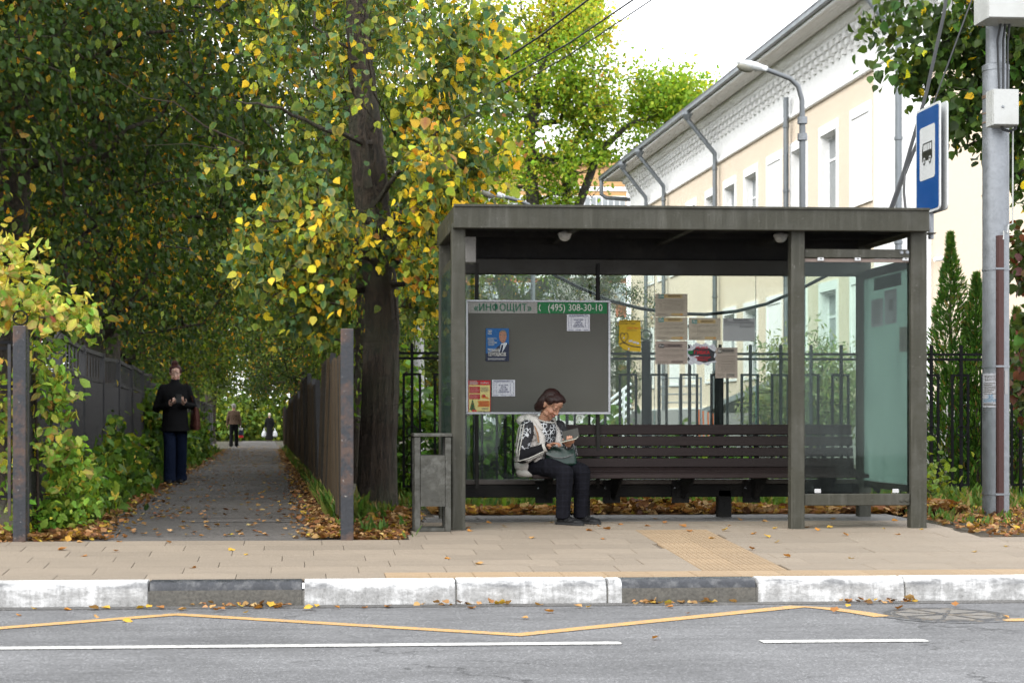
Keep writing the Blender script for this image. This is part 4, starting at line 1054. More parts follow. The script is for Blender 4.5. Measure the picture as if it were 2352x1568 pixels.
obj('small_print', mb, m_inkg, o)
wrap('scrap of torn grey paper right of the brown channel on the pole', 2306, 2316, 850, 905, m_paper_g, 'paper_scrap')

# ------------------------------------------------------------------ overhead wires and stays
def wire(lab, pts, r, twist=False):
    mb = MB(); P3 = [at(*p) for p in pts]; fine = []
    for i in range(len(P3) - 1):
        for k in range(8): fine.append(P3[i].lerp(P3[i+1], k/8))
    fine.append(P3[-1])
    mb.tube(fine, r, 6)
    o = obj('wire', mb, m_rub, None, True, base=P3[0]); tag(o, lab, 'wire')
wire('black twisted overhead wire across the sky, highest of three', [(940, 226, 27), (1060, 186, 26), (1134, 153, 25), (1240, 84, 24), (1351, 0, 23), (1700, -330, 19)], .014)
wire('black overhead wire across the sky, middle of three', [(1060, 236, 28), (1167, 180, 27), (1310, 98, 26), (1454, 0, 25), (1800, -260, 20)], .013)
wire('thin black overhead wire across the sky, lowest of three', [(1000, 300, 28), (1117, 238, 27), (1310, 125, 26), (1497, 0, 25), (1900, -310, 20)], .010)
zr = gz(2047, 473, 14.9)
wire('thick black stay cable from the shelter roof up past the bus stop sign', [(2046, 478, 14.9), (2075, 398, 15.0), (2128, 213, 15.1), (2168, 33, 15.2), (2190, -120, 15.4), (2270, -500, 15.8)], .017)
wire('black cable loop from the roof joining the thick stay cable', [(2080, 480, 14.9), (2076, 440, 14.95), (2078, 392, 15.0), (2110, 318, 15.05), (2120, 250, 15.05)], .011)
wire('thin black stay wire right of the thick cable behind the blue sign', [(2052, 478, 15.05), (2080, 400, 15.15), (2125, 290, 15.2), (2195, 100, 15.3), (2232, 0, 15.4), (2285, -200, 15.8)], .007)

# ================================================================== THE CREAM BUILDING
XW = 12.3; XE = 11.42
m_cream = M('cream_render', (.69, .58, .455), .85, var=.04, vs=.7, fine=30, bump=.05, dirt=(.72, .60, .44), dirt_amt=.25, dirt_scale=.6)
m_wht = M('white_stucco', (.84, .84, .83), .8, var=.04, vs=.8, fine=30, bump=.05, dirt=(.62, .62, .60), dirt_amt=.3, dirt_scale=.8)
m_soff = M('soffit_board', (.66, .645, .61), .6, var=.05, vs=3, stretch=(1, .2, 1))
m_roofm = M('roof_metal', (.10, .11, .12), .5, .3, var=.2, vs=3)
m_pipe = M('downpipe_metal', (.25, .275, .295), .45, .5, var=.15, vs=5, fine=30, bump=.05)
m_plinth = M('plinth_concrete', (.40, .39, .37), .9, var=.12, vs=2)
m_pane = M('window_glass', (.30, .33, .34), .08, var=.3, vs=1.5, bump=0, spec=.8)
m_winf = M('window_frame', (.72, .73, .74), .5, var=.04)
YC, YFAR = Yside(2070, XW), Yside(1449, XW)
def zs(u, v): return CAMZ + (965 - v) / (u - 680.0) * XW * 1.0    # height of a point seen on the long wall
ZB = 8.78; ZCOR = 9.80; ZS = 10.10; ZPL = 1.55
XEND = 26.0
bl = thing('cream_building', 'two storey cream building with white trim and a bracketed cornice behind the shelter', 'building', (18, (YC + YFAR) / 2, .2))
# wall with openings: long side
cand = [(1961, 1998, 'blind'), (1888, 1923, 'win'), (1823, 1851, 'win'), (1766, 1795, 'blind'), (1715, 1738, 'win'), (1666, 1690, 'win'), (1625, 1645, 'win'), (1575, 1603, 'win'), (1543, 1560, 'blind'), (1515, 1530, 'win'), (1488, 1500, 'win')]
wins = []
for u0, u1, kind in cand:
    y0, y1 = Yside(u1, XW), Yside(u0, XW); w = min(y1 - y0, 1.35); ym = (y0 + y1) / 2
    wins.append((ym - .60, ym + .60, kind))
wins.sort()
def wall_with_holes(name, holes, ya, yb, za, zb_, X, parent, mat, thick=.4):
    mb = MB(); y = ya
    for (h0, h1, zlist) in holes:
        mb.bx(X, X + thick, y, h0, za, zb_)
        z = za
        for (q0, q1) in zlist: mb.bx(X, X + thick, h0, h1, z, q0); z = q1
        mb.bx(X, X + thick, h0, h1, z, zb_); y = h1
    mb.bx(X, X + thick, y, yb, za, zb_)
    return obj(name, mb, mat, parent)
ZW = [(2.43, 4.2), (6.02, 7.85)]
holes = [(a, b, ZW) for a, b, k in wins if k == 'win']
wall_with_holes('wall', holes, YC, YFAR, ZPL, ZB, XW, bl, m_cream)
mb = MB(); mb.bx(XW + .41, XEND, YC, YC + .4, ZPL, ZB); obj('wall', mb, m_cream, bl)
mb = MB(); mb.bx(XW + .41, XEND, YFAR - .4, YFAR, ZPL, ZB); obj('wall', mb, m_cream, bl)
mb = MB(); mb.bx(XW - .08, XEND, YC - .08, YFAR + .08, -.3, ZPL - .004); obj('plinth', mb, m_plinth, bl)
mb = MB(); mb.bx(XW - .10, XEND, YC - .10, YFAR + .1, ZPL - .003, ZPL + .05); obj('plinth_cap', mb, m_wht, bl)
mb = MB(); mb.bx(XW - .02, XEND, YC - .02, YFAR + .02, ZB + .003, ZCOR - .003); obj('frieze', mb, m_wht, bl)
mb = MB(); mb.bx(XW - .09, XEND, YC - .09, YFAR + .09, ZB - .10, ZB - .02, .02); mb.bx(XW - .05, XEND, YC - .05, YFAR + .05, ZB - .019, ZB + .0); obj('belt', mb, m_wht, bl)
prof = [(0, ZCOR), (.22, ZCOR), (.22, ZCOR + .07), (.30, ZCOR + .10), (.36, ZCOR + .20), (.36, ZS - .01), (0, ZS - .01)]
mb = MB(); mb.prism([(XW - a, 0, z) for a, z in prof], (0, YC - .30, 0), (0, YFAR, 0)); mb.prism([(0, YC - a, z) for a, z in prof], (XW - .359, 0, 0), (XEND, 0, 0)); obj('cornice', mb, m_wht, bl)
# brackets under the cornice
bm_ = MB()
for k, (dz0, dz1, dp) in enumerate(((-.13, 0, .20), (-.27, -.131, .145), (-.40, -.271, .085))): bm_.bx(-dp, 0, -.12 + k * .022, .12 - k * .022, dz0, dz1)
bme = bpy.data.meshes.new('bracket'); bme.from_pydata(bm_.v, [], bm_.f); bme.materials.append(m_wht)
y = YC + .35
while y < YFAR - .2:
    o = mesh_obj('bracket', bme, bl); o.location = Vector((XW - .021, y, ZCOR - .004)) - wloc(bl); y += .45
x = XW + .35
while x < 20:
    o = mesh_obj('bracket', bme, bl); o.location = Vector((x, YC - .021, ZCOR - .004)) - wloc(bl); o.rotation_euler = (0, 0, pi/2); x += .45
# eaves
nb_ = 9; wS = (XW - XE - .02) / nb_
for k in range(nb_):
    mb = MB(); mb.bx(XE + .01 + k*wS, XE + .01 + (k+1)*wS - .012, YC - .85, YFAR + .85, ZS, ZS + .02); obj('soffit_board', mb, m_soff, bl)
for k in range(nb_):
    mb = MB(); mb.bx(XW - .01, XEND, YC - .85 + k*wS, YC - .85 + (k+1)*wS - .012, ZS, ZS + .02); obj('soffit_board', mb, m_soff, bl)
mb = MB(); mb.bx(XE, XEND, YC - .87, YFAR + .87, ZS + .024, ZS + .10); obj('eave_core', mb, m_wht, bl)
mb = MB(); mb.bx(XE - .025, XE - .002, YC - .90, YFAR + .9, ZS - .02, ZS + .17); mb.bx(XE - .001, XEND, YC - .90, YC - .875, ZS - .02, ZS + .17); obj('fascia', mb, m_wht, bl)
mb = MB(); yy = YC - .95
rv = [(XE - .06, YC - .95, ZS + .18), (XEND, YC - .95, ZS + .18), (XEND, YFAR + .95, ZS + .18), (XE - .06, YFAR + .95, ZS + .18), (XEND - 6, YC + 6.5, ZS + 3.0), (XEND - 6, YFAR - 6.5, ZS + 3.0)]
mb.add(rv, [(0, 1, 4), (1, 2, 5, 4), (2, 3, 5), (3, 0, 4, 5), (0, 3, 2, 1)]); rf = obj('roof', mb, m_roofm, bl)
y = YC - .9; sm_ = MB()
while y < YFAR + .9:
    sm_.bx(XE - .10, XE - .055, y, y + .5, ZS + .16, ZS + .235); y += .53
obj('roof_edge', sm_, m_roofm, rf)
mb = MB(); mb.bx(XE - .15, XE - .03, YC - .95, YFAR + .95, ZS + .05, ZS + .13); obj('gutter', mb, m_pipe, rf)
# windows, each with its casing, frame, panes
def window(y0, y1, z0, z1, blind):
    cs = MB(); c = .11
    for (a, b, p, q) in ((y0 - c, y0, z0 - .05, z1 + .22), (y1, y1 + c, z0 - .05, z1 + .22), (y0, y1, z1, z1 + .22), (y0 - c - .02, y1 + c + .02, z0 - .12, z0 - .052)):
        cs.bx(XW - .045, XW - .003, a, b, p, q)
    if blind:
        cs.bx(XW - .018, XW - .004, y0 + .001, y1 - .001, z0 - .048, z1 - .001); obj('blind_window', cs, m_wht, bl); return
    w = obj('window', cs, m_wht, bl)
    rv_ = MB()
    rv_.bx(XW + .001, XW + .24, y0 + .0, y0 + .018, z0, z1); rv_.bx(XW + .001, XW + .24, y1 - .018, y1, z0, z1); rv_.bx(XW + .001, XW + .24, y0 + .019, y1 - .019, z1 - .02, z1); obj('reveal', rv_, m_wht, w)
    f = MB(); xf = XW + .16; zt = z1 - .58
    for (a, b, p, q) in ((y0 + .019, y0 + .075, z0, z1 - .021), (y1 - .075, y1 - .019, z0, z1 - .021), (y0 + .076, y1 - .076, z0, z0 + .06), (y0 + .076, y1 - .076, z1 - .081, z1 - .021), (y0 + .076, y1 - .076, zt - .03, zt + .03), ((y0+y1)/2 - .03, (y0+y1)/2 + .03, z0 + .061, zt - .031)):
        f.bx(xf, xf + .06, a, b, p, q)
    obj('frame', f, m_winf, w)
    for (a, b, p, q) in ((y0 + .07, y1 - .07, zt, z1 - .03), (y0 + .07, (y0+y1)/2, z0, zt), ((y0+y1)/2, y1 - .07, z0, zt)):
        g_ = MB(); g_.bx(xf + .02, xf + .03, a + .001, b - .001, p + .001, q - .001); obj('pane', g_, m_pane, w)
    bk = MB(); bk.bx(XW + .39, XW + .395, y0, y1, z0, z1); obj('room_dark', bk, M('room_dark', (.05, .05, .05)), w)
for a, b, k in wins:
    for (p, q) in ZW: window(a, b, p, q, k == 'blind')
# corner pilasters
mb = MB(); mb.bx(XW - .06, XW - .002, YC + .0, YC + 1.5, ZPL + .055, ZB - .12); obj('pilaster', mb, m_wht, bl)
mb = MB(); mb.bx(XW - .06, XW + .60, YC - .06, YC - .002, ZPL + .055, ZB - .12); obj('pilaster', mb, m_wht, bl)
# downpipes
def downpipe(u, top_elbow=True, zcut=None):
    yw = Yside(u, XW - .12); x = XW - .16; mb = MB()
    if top_elbow: pts = [(XE - .09, yw + .0, ZS + .02), (XE - .09, yw, ZS - .16), (x, yw, ZS - 1.15), (x, yw, ZS - 1.45), (x, yw, 1.0)]
    else: pts = [(x, yw, zcut), (x, yw, 1.0)]
    mb.tube(pts, .066, 10); dp = obj('downpipe', mb, m_pipe, bl, True)
    if top_elbow:
        mb = MB(); mb.lathe([(.08, -.20), (.15, -.05), (.15, .06), (.13, .06)], (XE - .09, yw, ZS + .02), 14); obj('hopper', mb, m_pipe, dp)
    for z in (ZS - 1.6, 6.9, 4.8, 2.6):
        if zcut is None or z < zcut:
            mb = MB(); mb.lathe([(.077, z - .03), (.085, z - .03), (.085, z + .03), (.077, z + .03)], (x, yw, 0), 12); obj('pipe_clip', mb, m_pipe, dp)
for u in (1645, 1527, 1486): downpipe(u)
downpipe(1809, False, gz(1809, 222, Yside(1809, XW - .16)))
downpipe(2068)
# overflow spout at the far corner
ye = YFAR + .7; mb = MB(); mb.tube([(XE - .09, ye, ZS + .02), (XE - .09, ye, ZS - .5), (XE + .1, ye, ZS - .62), (XW + 1.2, ye, ZS - .75)], .075, 10); obj('downpipe', mb, m_pipe, bl, True)
# surveillance camera on the front wall
p = at(2158, 597, YC - .12); mb = MB(); mb.tube([p + Vector((-.14, -.08, .0)), p + Vector((.10, -.02, .03))], .045, 10); mb.tube([p + Vector((.06, 0, .02)), p + Vector((.14, .11, .0))], .02, 8)
o = obj('security_camera', mb, m_wht, None, True, base=p); tag(o, 'small white security camera on the cream front wall right of the shelter', 'camera')
# entrance awning and railings, seen through the shelter glass
Xa = 11.2
ya, yb = Yside(1640, Xa), Yside(1832, Xa); za, zb2 = gz(1640, 948, ya), gz(1832, 872, yb)
aw = thing('entrance_awning', 'grey sloping entrance awning against the cream wall seen through the shelter glass', 'awning', (Xa, (ya+yb)/2, 0))
mb = MB(); mb.prism([(Xa - .3, ya, za), (Xa - .3, yb, zb2), (Xa - .3, yb, zb2 + .16), (Xa - .3, ya, za + .12)], (0, 0, 0), (1.35, 0, 0)); obj('roof_sheet', mb, M('awning_grey', (.40, .44, .46), .5), aw)
for t in (.08, .5, .92):
    y = ya + (yb - ya) * t; z = za + (zb2 - za) * t; mb = MB(); mb.bx(Xa - .25, Xa - .20, y - .025, y + .025, .3, z - .003); obj('post', mb, m_pipe, aw)
rl_ = thing('stair_railing', 'white tube railing of a sloping ramp behind the iron fence', 'railing', (gx(1390, 33), 33, .3))
for k in range(5):
    a = at(1330, 985 + k*14 - 10, 33); b = at(1450, 880 + k*17, 33); mb = MB(); mb.tube([a, b], .028, 8); obj('rail', mb, m_winf, rl_, True)
for t in (.15, .5, .85):
    a = at(1330, 985, 33).lerp(at(1450, 880, 33), t); mb = MB(); mb.tube([(a.x, a.y, .2), a], .03, 8); obj('post', mb, m_winf, rl_, True)
st = thing('concrete_steps', 'grey concrete landing with wire rails below the cream wall', 'steps', (gx(1560, 31), 31, .3))
mb = MB(); a = at(1508, 985, 31); b = at(1625, 942, 31); mb.bx(a.x, b.x, 31, 33.5, .2, b.z); obj('landing', mb, m_plinth, st)
for v in (868, 887, 905, 924):
    a = at(1512, v, 31); b = at(1610, v, 31); mb = MB(); mb.tube([a, b], .012, 6); obj('rail', mb, m_pipe, st)
for u in (1512, 1561, 1610):
    a = at(u, 866, 31); mb = MB(); mb.tube([(a.x, 31, .9), a], .018, 6); obj('post', mb, m_pipe, st)
for i, u in enumerate((1608, 1618, 1629, 1640)):
    p = at(u, 985, 24); q = at(u - 3, 940 + 3*i, 24); mb = MB(); mb.tube([(p.x, 24, .3), q], .012, 6); o = obj('marker_stake', mb, M('orange_stake', (.75, .16, .03), .6), None, base=(p.x, 24, .3)); tag(o, ['leftmost of four','second from the left of four','third from the left of four','rightmost of four'][i] + ' thin orange stakes behind the iron fence', 'stake', 'orange stakes behind the fence')

# ================================================================== FAR BRICK FLATS, SHED
m_brick = M('flats_brick', (.46, .15, .075), .9, var=.10, vs=.5, fine=8, bump=.05); m_ybrick = M('flats_yellow', (.66, .40, .18), .9, var=.08, vs=.5, fine=8, bump=.05)
Yb2 = 120.0
fl = thing('brick_flats', 'distant red and yellow brick block of flats behind the bright green tree', 'building', (gx(1300, Yb2), Yb2, 0))
xA, xB = gx(1080, Yb2), gx(1441, Yb2); zt = gz(1300, 393, Yb2); st_ = 3.05
zz_ = zt; lv = 0; rows_ = []
mb = MB(); mb.bx(xA, xB, Yb2 + .3, Yb2 + 14, -2, zt - 1.0); obj('wall', mb, m_brick, fl)
mb = MB(); mb.bx(xA - .1, xB + .1, Yb2 + .28, Yb2 + 14, zt - .99, zt + .4); mb.bx(xA - .25, xB + .25, Yb2 + .1, Yb2 + 14.2, zt + .401, zt + .75); obj('parapet', mb, m_ybrick, fl)
k = 0; z = zt - 1.0
while z > 1:
    mb = MB(); mb.bx(xA - .05, xB + .05, Yb2 + .15, Yb2 + .29, z - .35, z - .05); obj('floor_band', mb, m_wht, fl)
    if k == 0:
        mb = MB(); mb.bx(xA, xB, Yb2 + .2, Yb2 + .298, z - 2.2, z - .36); obj('yellow_band', mb, m_ybrick, fl)
    for u in range(1100, 1436, 27):
        x = gx(u, Yb2)
        mb = MB(); mb.bx(x - .42, x + .42, Yb2 + .12, Yb2 + .19, z - 2.1, z - .7); w_ = obj('window', mb, m_winf, fl)
        for dx in (-.2, .2):
            mb = MB(); mb.bx(x + dx - .16, x + dx + .16, Yb2 + .10, Yb2 + .118, z - 2.0, z - .8); obj('pane', mb, m_pane, w_)
    z -= st_; k += 1
Ysd = 62.0; sd_ = thing('shed', 'low shed with a grey corrugated roof behind the notice board hooks', 'shed', (gx(1340, Ysd), Ysd, 0))
x0, x1 = gx(1285, Ysd), gx(1430, Ysd); z0, z1 = gz(1340, 692, Ysd), gz(1340, 648, Ysd + 3)
mb = MB(); n = 40; vs = []
for i in range(n + 1):
    x = x0 + (x1 - x0) * i / n; dz = .05 * (1 if i % 2 else -1); vs += [(x, Ysd, z0 + dz), (x, Ysd + 3, z1 + dz + .1)]
mb.add(vs, [(2*i, 2*i+2, 2*i+3, 2*i+1) for i in range(n)]); obj('roof', mb, M('slate_sheet', (.36, .35, .33), .9), sd_)
mb = MB(); mb.bx(x0 + .2, x1 - .2, Ysd + .3, Ysd + 3, 0, z0 - .08); obj('wall', mb, m_wht, sd_)

# ================================================================== STREET LAMPS
def street_lamp(label, base_uv, Y, head_uv, arm_uv, scale=1.0, mirror=False):
    pb = at(base_uv[0], 965, Y); t = thing('street_lamp', label, 'street lamp', (pb.x, Y, ground(Y)), 'street lamps behind the shelter')
    pts = [Vector((pb.x, Y, ground(Y)))] + [at(u, v, Y) for u, v in arm_uv]
    mb = MB(); mb.tube(pts, [.047 * scale] * 2 + [.036 * scale] * (len(pts) - 2), 12); obj('pole', mb, M('lamp_pole_grey', (.22, .235, .25), .5, .3, var=.15), t, True)
    a = at(*head_uv[0], Y); b = at(*head_uv[1], Y); d = (b - a); L = d.length; d.normalize(); up = Vector((0, 1, 0)).cross(d).normalized()
    if up.z < 0: up = -up
    rot = Matrix((d, Vector((0, 1, 0)), up)).transposed()
    mb = MB(); mb.ball(a + d * L * .50, (L * .50, L * .2, L * .15), rot, 16, 8); mb.box(a + d * L * .86, (L * .34, L * .26, L * .19), rot, .02)
    obj('housing', mb, M('lamp_housing', (.62, .64, .65), .4, var=.06), t, True)
    mb = MB(); mb.ball(a + d * L * .33 - up * L * .09, (L * .30, L * .17, L * .17), rot, 14, 8); obj('lens', mb, M('lamp_lens', (.34, .33, .27), .25, var=.1), t, True)
    for v in (315, 277):
        if base_uv[0] > 1700:
            q = at(base_uv[0], v, Y); mb = MB(); mb.lathe([(.05, -.05), (.075, -.05), (.075, .05), (.05, .05)], q, 10); obj('clamp', mb, m_steel, t)
    return t
street_lamp('grey street lamp with a curved arm in front of the cream building', (1843, 480), 25.0, ((1692, 143), (1760, 160)), [(1843, 300), (1842, 230), (1833, 198), (1815, 181), (1760, 160)])
street_lamp('half hidden street lamp with pale head behind the left end of the shelter roof', (1224, 480), 34.0, ((1106, 436), (1158, 452)), [(1224, 520), (1224, 485), (1214, 470), (1195, 462), (1158, 452)])
p = at(961, 965, 30); mb = MB(); mb.lathe([(.11, 0), (.085, 4.2)], (p.x, 30, .3), 12); o = obj('concrete_pole', mb, M('pale_concrete', (.52, .52, .52), .8), None, True, base=(p.x, 30, .3)); tag(o, 'pale concrete pole behind the iron fence right of the big tree', 'pole')
p = at(922, 965, 55); mb = MB(); mb.lathe([(.09, 0), (.07, 2.6)], (gx(921, 50), 50, .3), 10); 

# ================================================================== IRON FENCE behind the shelter
m_fence = M('fence_black', (.011, .0115, .013), .6, spec=.08, var=.3, vs=7, fine=40, bump=.3)
def iron_fence(label, xs, Y, zg, x_start, x_end, skip=None):
    t = thing('iron_fence', label, 'fence', ((x_start + x_end) / 2, Y, zg))
    zt, zr1, zr2, zu, zbt, zring = zg + 1.70, zg + 1.60, zg + 1.545, zg + 1.385, zg + .16, zg + .76
    for z in (zr1, zr2):
        mb = MB(); mb.bx(x_start, x_end, Y - .012, Y + .012, z - .013, z + .013); obj('rail', mb, m_fence, t)
    bar = MB(); bar.bx(-.015, .015, -.028, .002, 0, zt - zg); bme_ = None
    lp = MB(); h = .088
    for sx_ in (-1, 1): lp.bx(sx_*h - .012, sx_*h + .012, .003, .027, zbt - zg, zu - zg)
    lp.bx(-h + .0121, h - .0121, .003, .027, zu - zg - .024, zu - zg); lp.bx(-h + .0121, h - .0121, .003, .027, zbt - zg, zbt - zg + .024)
    rg = MB(); rg.torus((0, -.034, zring - zg), .058, .007, _rot(pi/2, 'X'), 20, 6)
    mes = []
    for nm, m_ in (('bar', bar), ('loop', lp), ('ring', rg)):
        me = bpy.data.meshes.new(nm); me.from_pydata(m_.v, [], m_.f); me.materials.append(m_fence); me.update(); mes.append((nm, me))
    for x in xs:
        if skip and skip(x): continue
        for nm, me in mes:
            o = mesh_obj(nm, me, t); o.location = Vector((x, Y, zg)) - wloc(t)
    return t
YI = 18.5; per = gx(2206, YI) - gx(2138, YI)
per = .335; xr = gx(2138, YI)
xs = [xr + per * k for k in range(-25, 7)]
fe = iron_fence('black iron fence with tall bars, rings and looped pickets behind the shelter', [x for x in xs if x > gx(905, YI)], YI, ground(YI), gx(905, YI), xr + per * 6.5)
for u, z1 in ((1487, 782), (1655, 850), (2016, 800)):
    x = gx(u, YI); zt_ = gz(u, z1, YI); mb = MB(); mb.bx(x - .042, x + .042, YI + .03, YI + .11, ground(YI), zt_, .005); o = obj('fence_post', mb, m_fence, fe)
    if u == 1487: mb = MB(); mb.torus((x, YI + .07, zt_ + .06), .056, .007, _rot(pi/2, 'X'), 20, 6); obj('ring', mb, m_fence, o)
# fence left of the path mouth, along the pavement
m_rust = M('rusty_black_paint', (.032, .035, .042), .5, var=.3, vs=5, fine=45, bump=.5, dirt=(.17, .085, .045), dirt_amt=.75, dirt_scale=5, fleck=(.35, .33, .3))
xl = gx(47, 13.62)
gl = thing('iron_fence', 'short stretch of black iron fence overgrown by yellowing creeper at the left edge', 'fence', (xl - 1, 13.62, ground(13.6)))
for v in (786, 800, 887, 1140):
    a = at(30, v, 13.62); mb = MB(); mb.bx(xl - 2.6, a.x, 13.61, 13.64, a.z - .012, a.z + .012); obj('rail', mb, m_fence, gl)
for k in range(7):
    x = gx(21, 13.6) - .15 * k; mb = MB(); mb.bx(x - .012, x + .012, 13.60, 13.625, ground(13.6) + .2, gz(20, 790 + (0 if k % 2 else -0), 13.6)); obj('bar', mb, m_rust if k == 0 else m_fence, gl)

# ================================================================== FENCES ALONG THE PATH
LFX = lambda Y: xl + .0 - .0169 * (Y - 13.6); RFX = lambda Y: gx(797, 13.6) - .0169 * (Y - 13.6)
gpost = thing('gate_post', 'thick rusty black steel post with a ring on top left of the path mouth', 'post', (xl, 13.6, ground(13.6)))
zt = gz(47, 748, 13.6); mb = MB(); mb.bx(xl - .05, xl + .05, 13.56, 13.66, ground(13.6) - .03, zt, .006); obj('shaft', mb, m_rust, gpost)
mb = MB(); mb.torus((xl - .0, 13.61, zt + .062), .055, .006, _rot(pi/2, 'X'), 20, 6); obj('ring', mb, m_fence, gpost)
xr_ = gx(797, 13.6)
gpost2 = thing('gate_post', 'thick rusty black steel post right of the path mouth beside the big tree', 'post', (xr_, 13.6, ground(13.6)))
zt = gz(797, 755, 13.6); mb = MB(); mb.bx(xr_ - .05, xr_ + .05, 13.55, 13.65, ground(13.6) - .03, zt, .006); obj('shaft', mb, m_rust, gpost2)
m_sheetm = M('grey_fence_sheet', (.042, .041, .043), .6, var=.18, vs=2, fine=25, bump=.15, dirt=(.05, .05, .045), dirt_amt=.6, stretch=(1, 1, .3))
m_fpost = M('fence_steel', (.045, .045, .048), .55, var=.2)
lf = thing('metal_fence', 'grey corrugated sheet fence with an open top band along the left of the path', 'fence', (LFX(30), 30, ground(30)))
Y = 13.9; pw = 2.15; k = 0
while Y < 62:
    Y2 = Y + pw; zg = ground(Y); dip = .035 * sin(k * 1.7); top = zg + 1.63; mid = top - .30
    x0, x1 = LFX(Y), LFX(Y2)
    off = -.05 if Y > 26.8 else 0.0
    if 26.2 < Y < 27.6: pass
    drop = .0 if Y < 27 else -.10
    top += drop; mid += drop
    mb = MB(); mb.bx(x0 - .03 + off, x0 + .03 + off, Y - .03, Y + .03, zg - .05, top + .03, .003); obj('post', mb, m_fpost, lf)
    for z in (top, mid):
        mb = MB(); mb.bar((x0 + off, Y + .032, z + dip), (x1 + off, Y2 - .032, z - dip * .5), .03, .045); obj('rail', mb, m_fpost, lf)
    n = 14 if Y < 40 else 7
    for i in range(1, n // 2):
        t = i / (n // 2); mb = MB(); y = Y + pw * t; x = x0 + (x1 - x0) * t + off; mb.bx(x - .008, x + .008, y - .008, y + .008, mid + .02, top - .02); obj('picket', mb, m_fpost, lf)
    mb = MB(); n = 36 if Y < 30 else 16; vs = []
    for i in range(n + 1):
        t = .02 + .96 * i / n; y = Y + pw * t; x = x0 + (x1 - x0) * t + off + (.014 if (i // 1) % 2 else -.004); vs += [(x, y, zg + .05), (x, y, mid - .03)]
    mb.add(vs, [(2*i, 2*i+2, 2*i+3, 2*i+1) for i in range(n)]); obj('sheet', mb, m_sheetm, lf)
    Y = Y2; k += 1
m_plank = M('weathered_plank', (.085, .054, .024), .8, var=.45, vs=2, fine=30, bump=.3, stretch=(1, 1, .12), dirt=(.035, .028, .02), dirt_amt=.85, dirt_scale=2.0)
m_plank2 = M('weathered_plank_dark', (.030, .024, .018), .8, var=.4, vs=2, fine=30, bump=.3, stretch=(1, 1, .12))
rfn = thing('plank_fence', 'brown weathered plank fence with dark steel posts leaning along the right of the path', 'fence', (RFX(30), 30, ground(30)))
Y = 13.85; k = 0
while Y < 62:
    L = 2.4; Y2 = Y + L; zg = ground(Y); lean = rnd.uniform(-.07, .10); h = rnd.uniform(1.42, 1.62) if Y < 20 else rnd.uniform(1.30, 1.55); lift = .16 if k % 3 else .10
    x0, x1 = RFX(Y), RFX(Y2)
    mb = MB(); mb.bar((x0 + .03, Y, zg - .05), (x0 + .03 + lean * .7, Y, zg + h + .05), .06, .05); obj('post', mb, m_fpost, rfn)
    for z in (.40, 1.20):
        mb = MB(); mb.bar((x0 + .035 + lean * z / 1.6 * .7, Y + .04, zg + z), (x1 + .035 + lean * z / 1.6 * .7, Y2 - .04, zg + z - .02), .03, .06); obj('rail', mb, m_fpost, rfn)
    n = 19 if Y < 24 else (12 if Y < 36 else 6)
    for i in range(n):
        y = Y + .05 + (L - .1) * (i + .5) / n; w = (L - .1) / n; x = x0 + (x1 - x0) * (i + .5) / n; jt = rnd.uniform(-.008, .008); tp = h + rnd.uniform(-.015, .015) - .0
        mb = MB(); mb.box((x + jt + lean * .35, y, zg + (lift + tp) / 2), (.022, w - .008, tp - lift), Matrix.Rotation(lean * .42, 3, 'Y'), 0); obj('plank', mb, m_plank if rnd.random() < .6 else m_plank2, rfn)
    mb = MB(); mb.box((x0 + (x1-x0)/2 + lean * .7 + .03, Y + L/2, zg + h - .10), (.014, L - .1, .24), Matrix.Rotation(lean * .42, 3, 'Y')); obj('cap_board', mb, m_fpost, rfn)
    mb = MB(); mb.box(((x0+x1)/2 + .03, Y + L/2, zg + .08), (.03, L - .1, .22)); obj('kick_board', mb, m_plank2, rfn)
    Y = Y2; k += 1

# ================================================================== TREES AND PLANTS
m_leaf = leaf_mat('leaf', .34, .42); m_leaf_o = leaf_mat('leaf_oak', .55, .5); m_leaf_dry = leaf_mat('leaf_dry', .18, .7)
m_bark = bark_mat('bark_linden', (.006, .0045, .0035), (.066, .047, .033), 16); m_bark_o = bark_mat('bark_oak', (.012, .010, .008), (.05, .042, .035), 10); m_twig = M('twig_bark', (.045, .032, .022), .85, var=.3, vs=20)
G_DK, G_MD, G_BL, G_YG, YEL, ORA, BRN = (.030, .062, .013), (.085, .155, .030), (.065, .150, .070), (.30, .38, .04), (.82, .58, .035), (.70, .36, .035), (.25, .11, .035)
def obj_me(name, me, mats, parent, kind=None, loc=None):
    for m_ in mats: me.materials.append(m_)
    o = mesh_obj(name, me, parent)
    if loc is not None: o.location = loc
    if kind: o['kind'] = kind
    return o
LEAF_LIB = {}
def single_leaf(color, kind='heart', edge=None, amt=.5, mat=None):
    key = (tuple(round(c, 2) for c in color), kind, edge)
    if key not in LEAF_LIB:
        me = leaves_mesh('leaf', np.zeros((1, 3)), np.eye(3)[None], np.ones(1), np.array([color]), kind, edge, np.array([amt]) if edge is not None else None)
        me.materials.append(mat or m_leaf); LEAF_LIB[key] = me
    return LEAF_LIB[key]
def in_frame(p):
    d = p - np.array([0, 0, CAMZ]); xc = d[:, 0]*CT - d[:, 1]*ST; yc = d[:, 0]*ST + d[:, 1]*CT
    u = CU + FPX * xc / yc; v = CV - FPX * d[:, 2] / yc
    return (u > -20) & (u < 2372) & (v > -20) & (v < 1588)
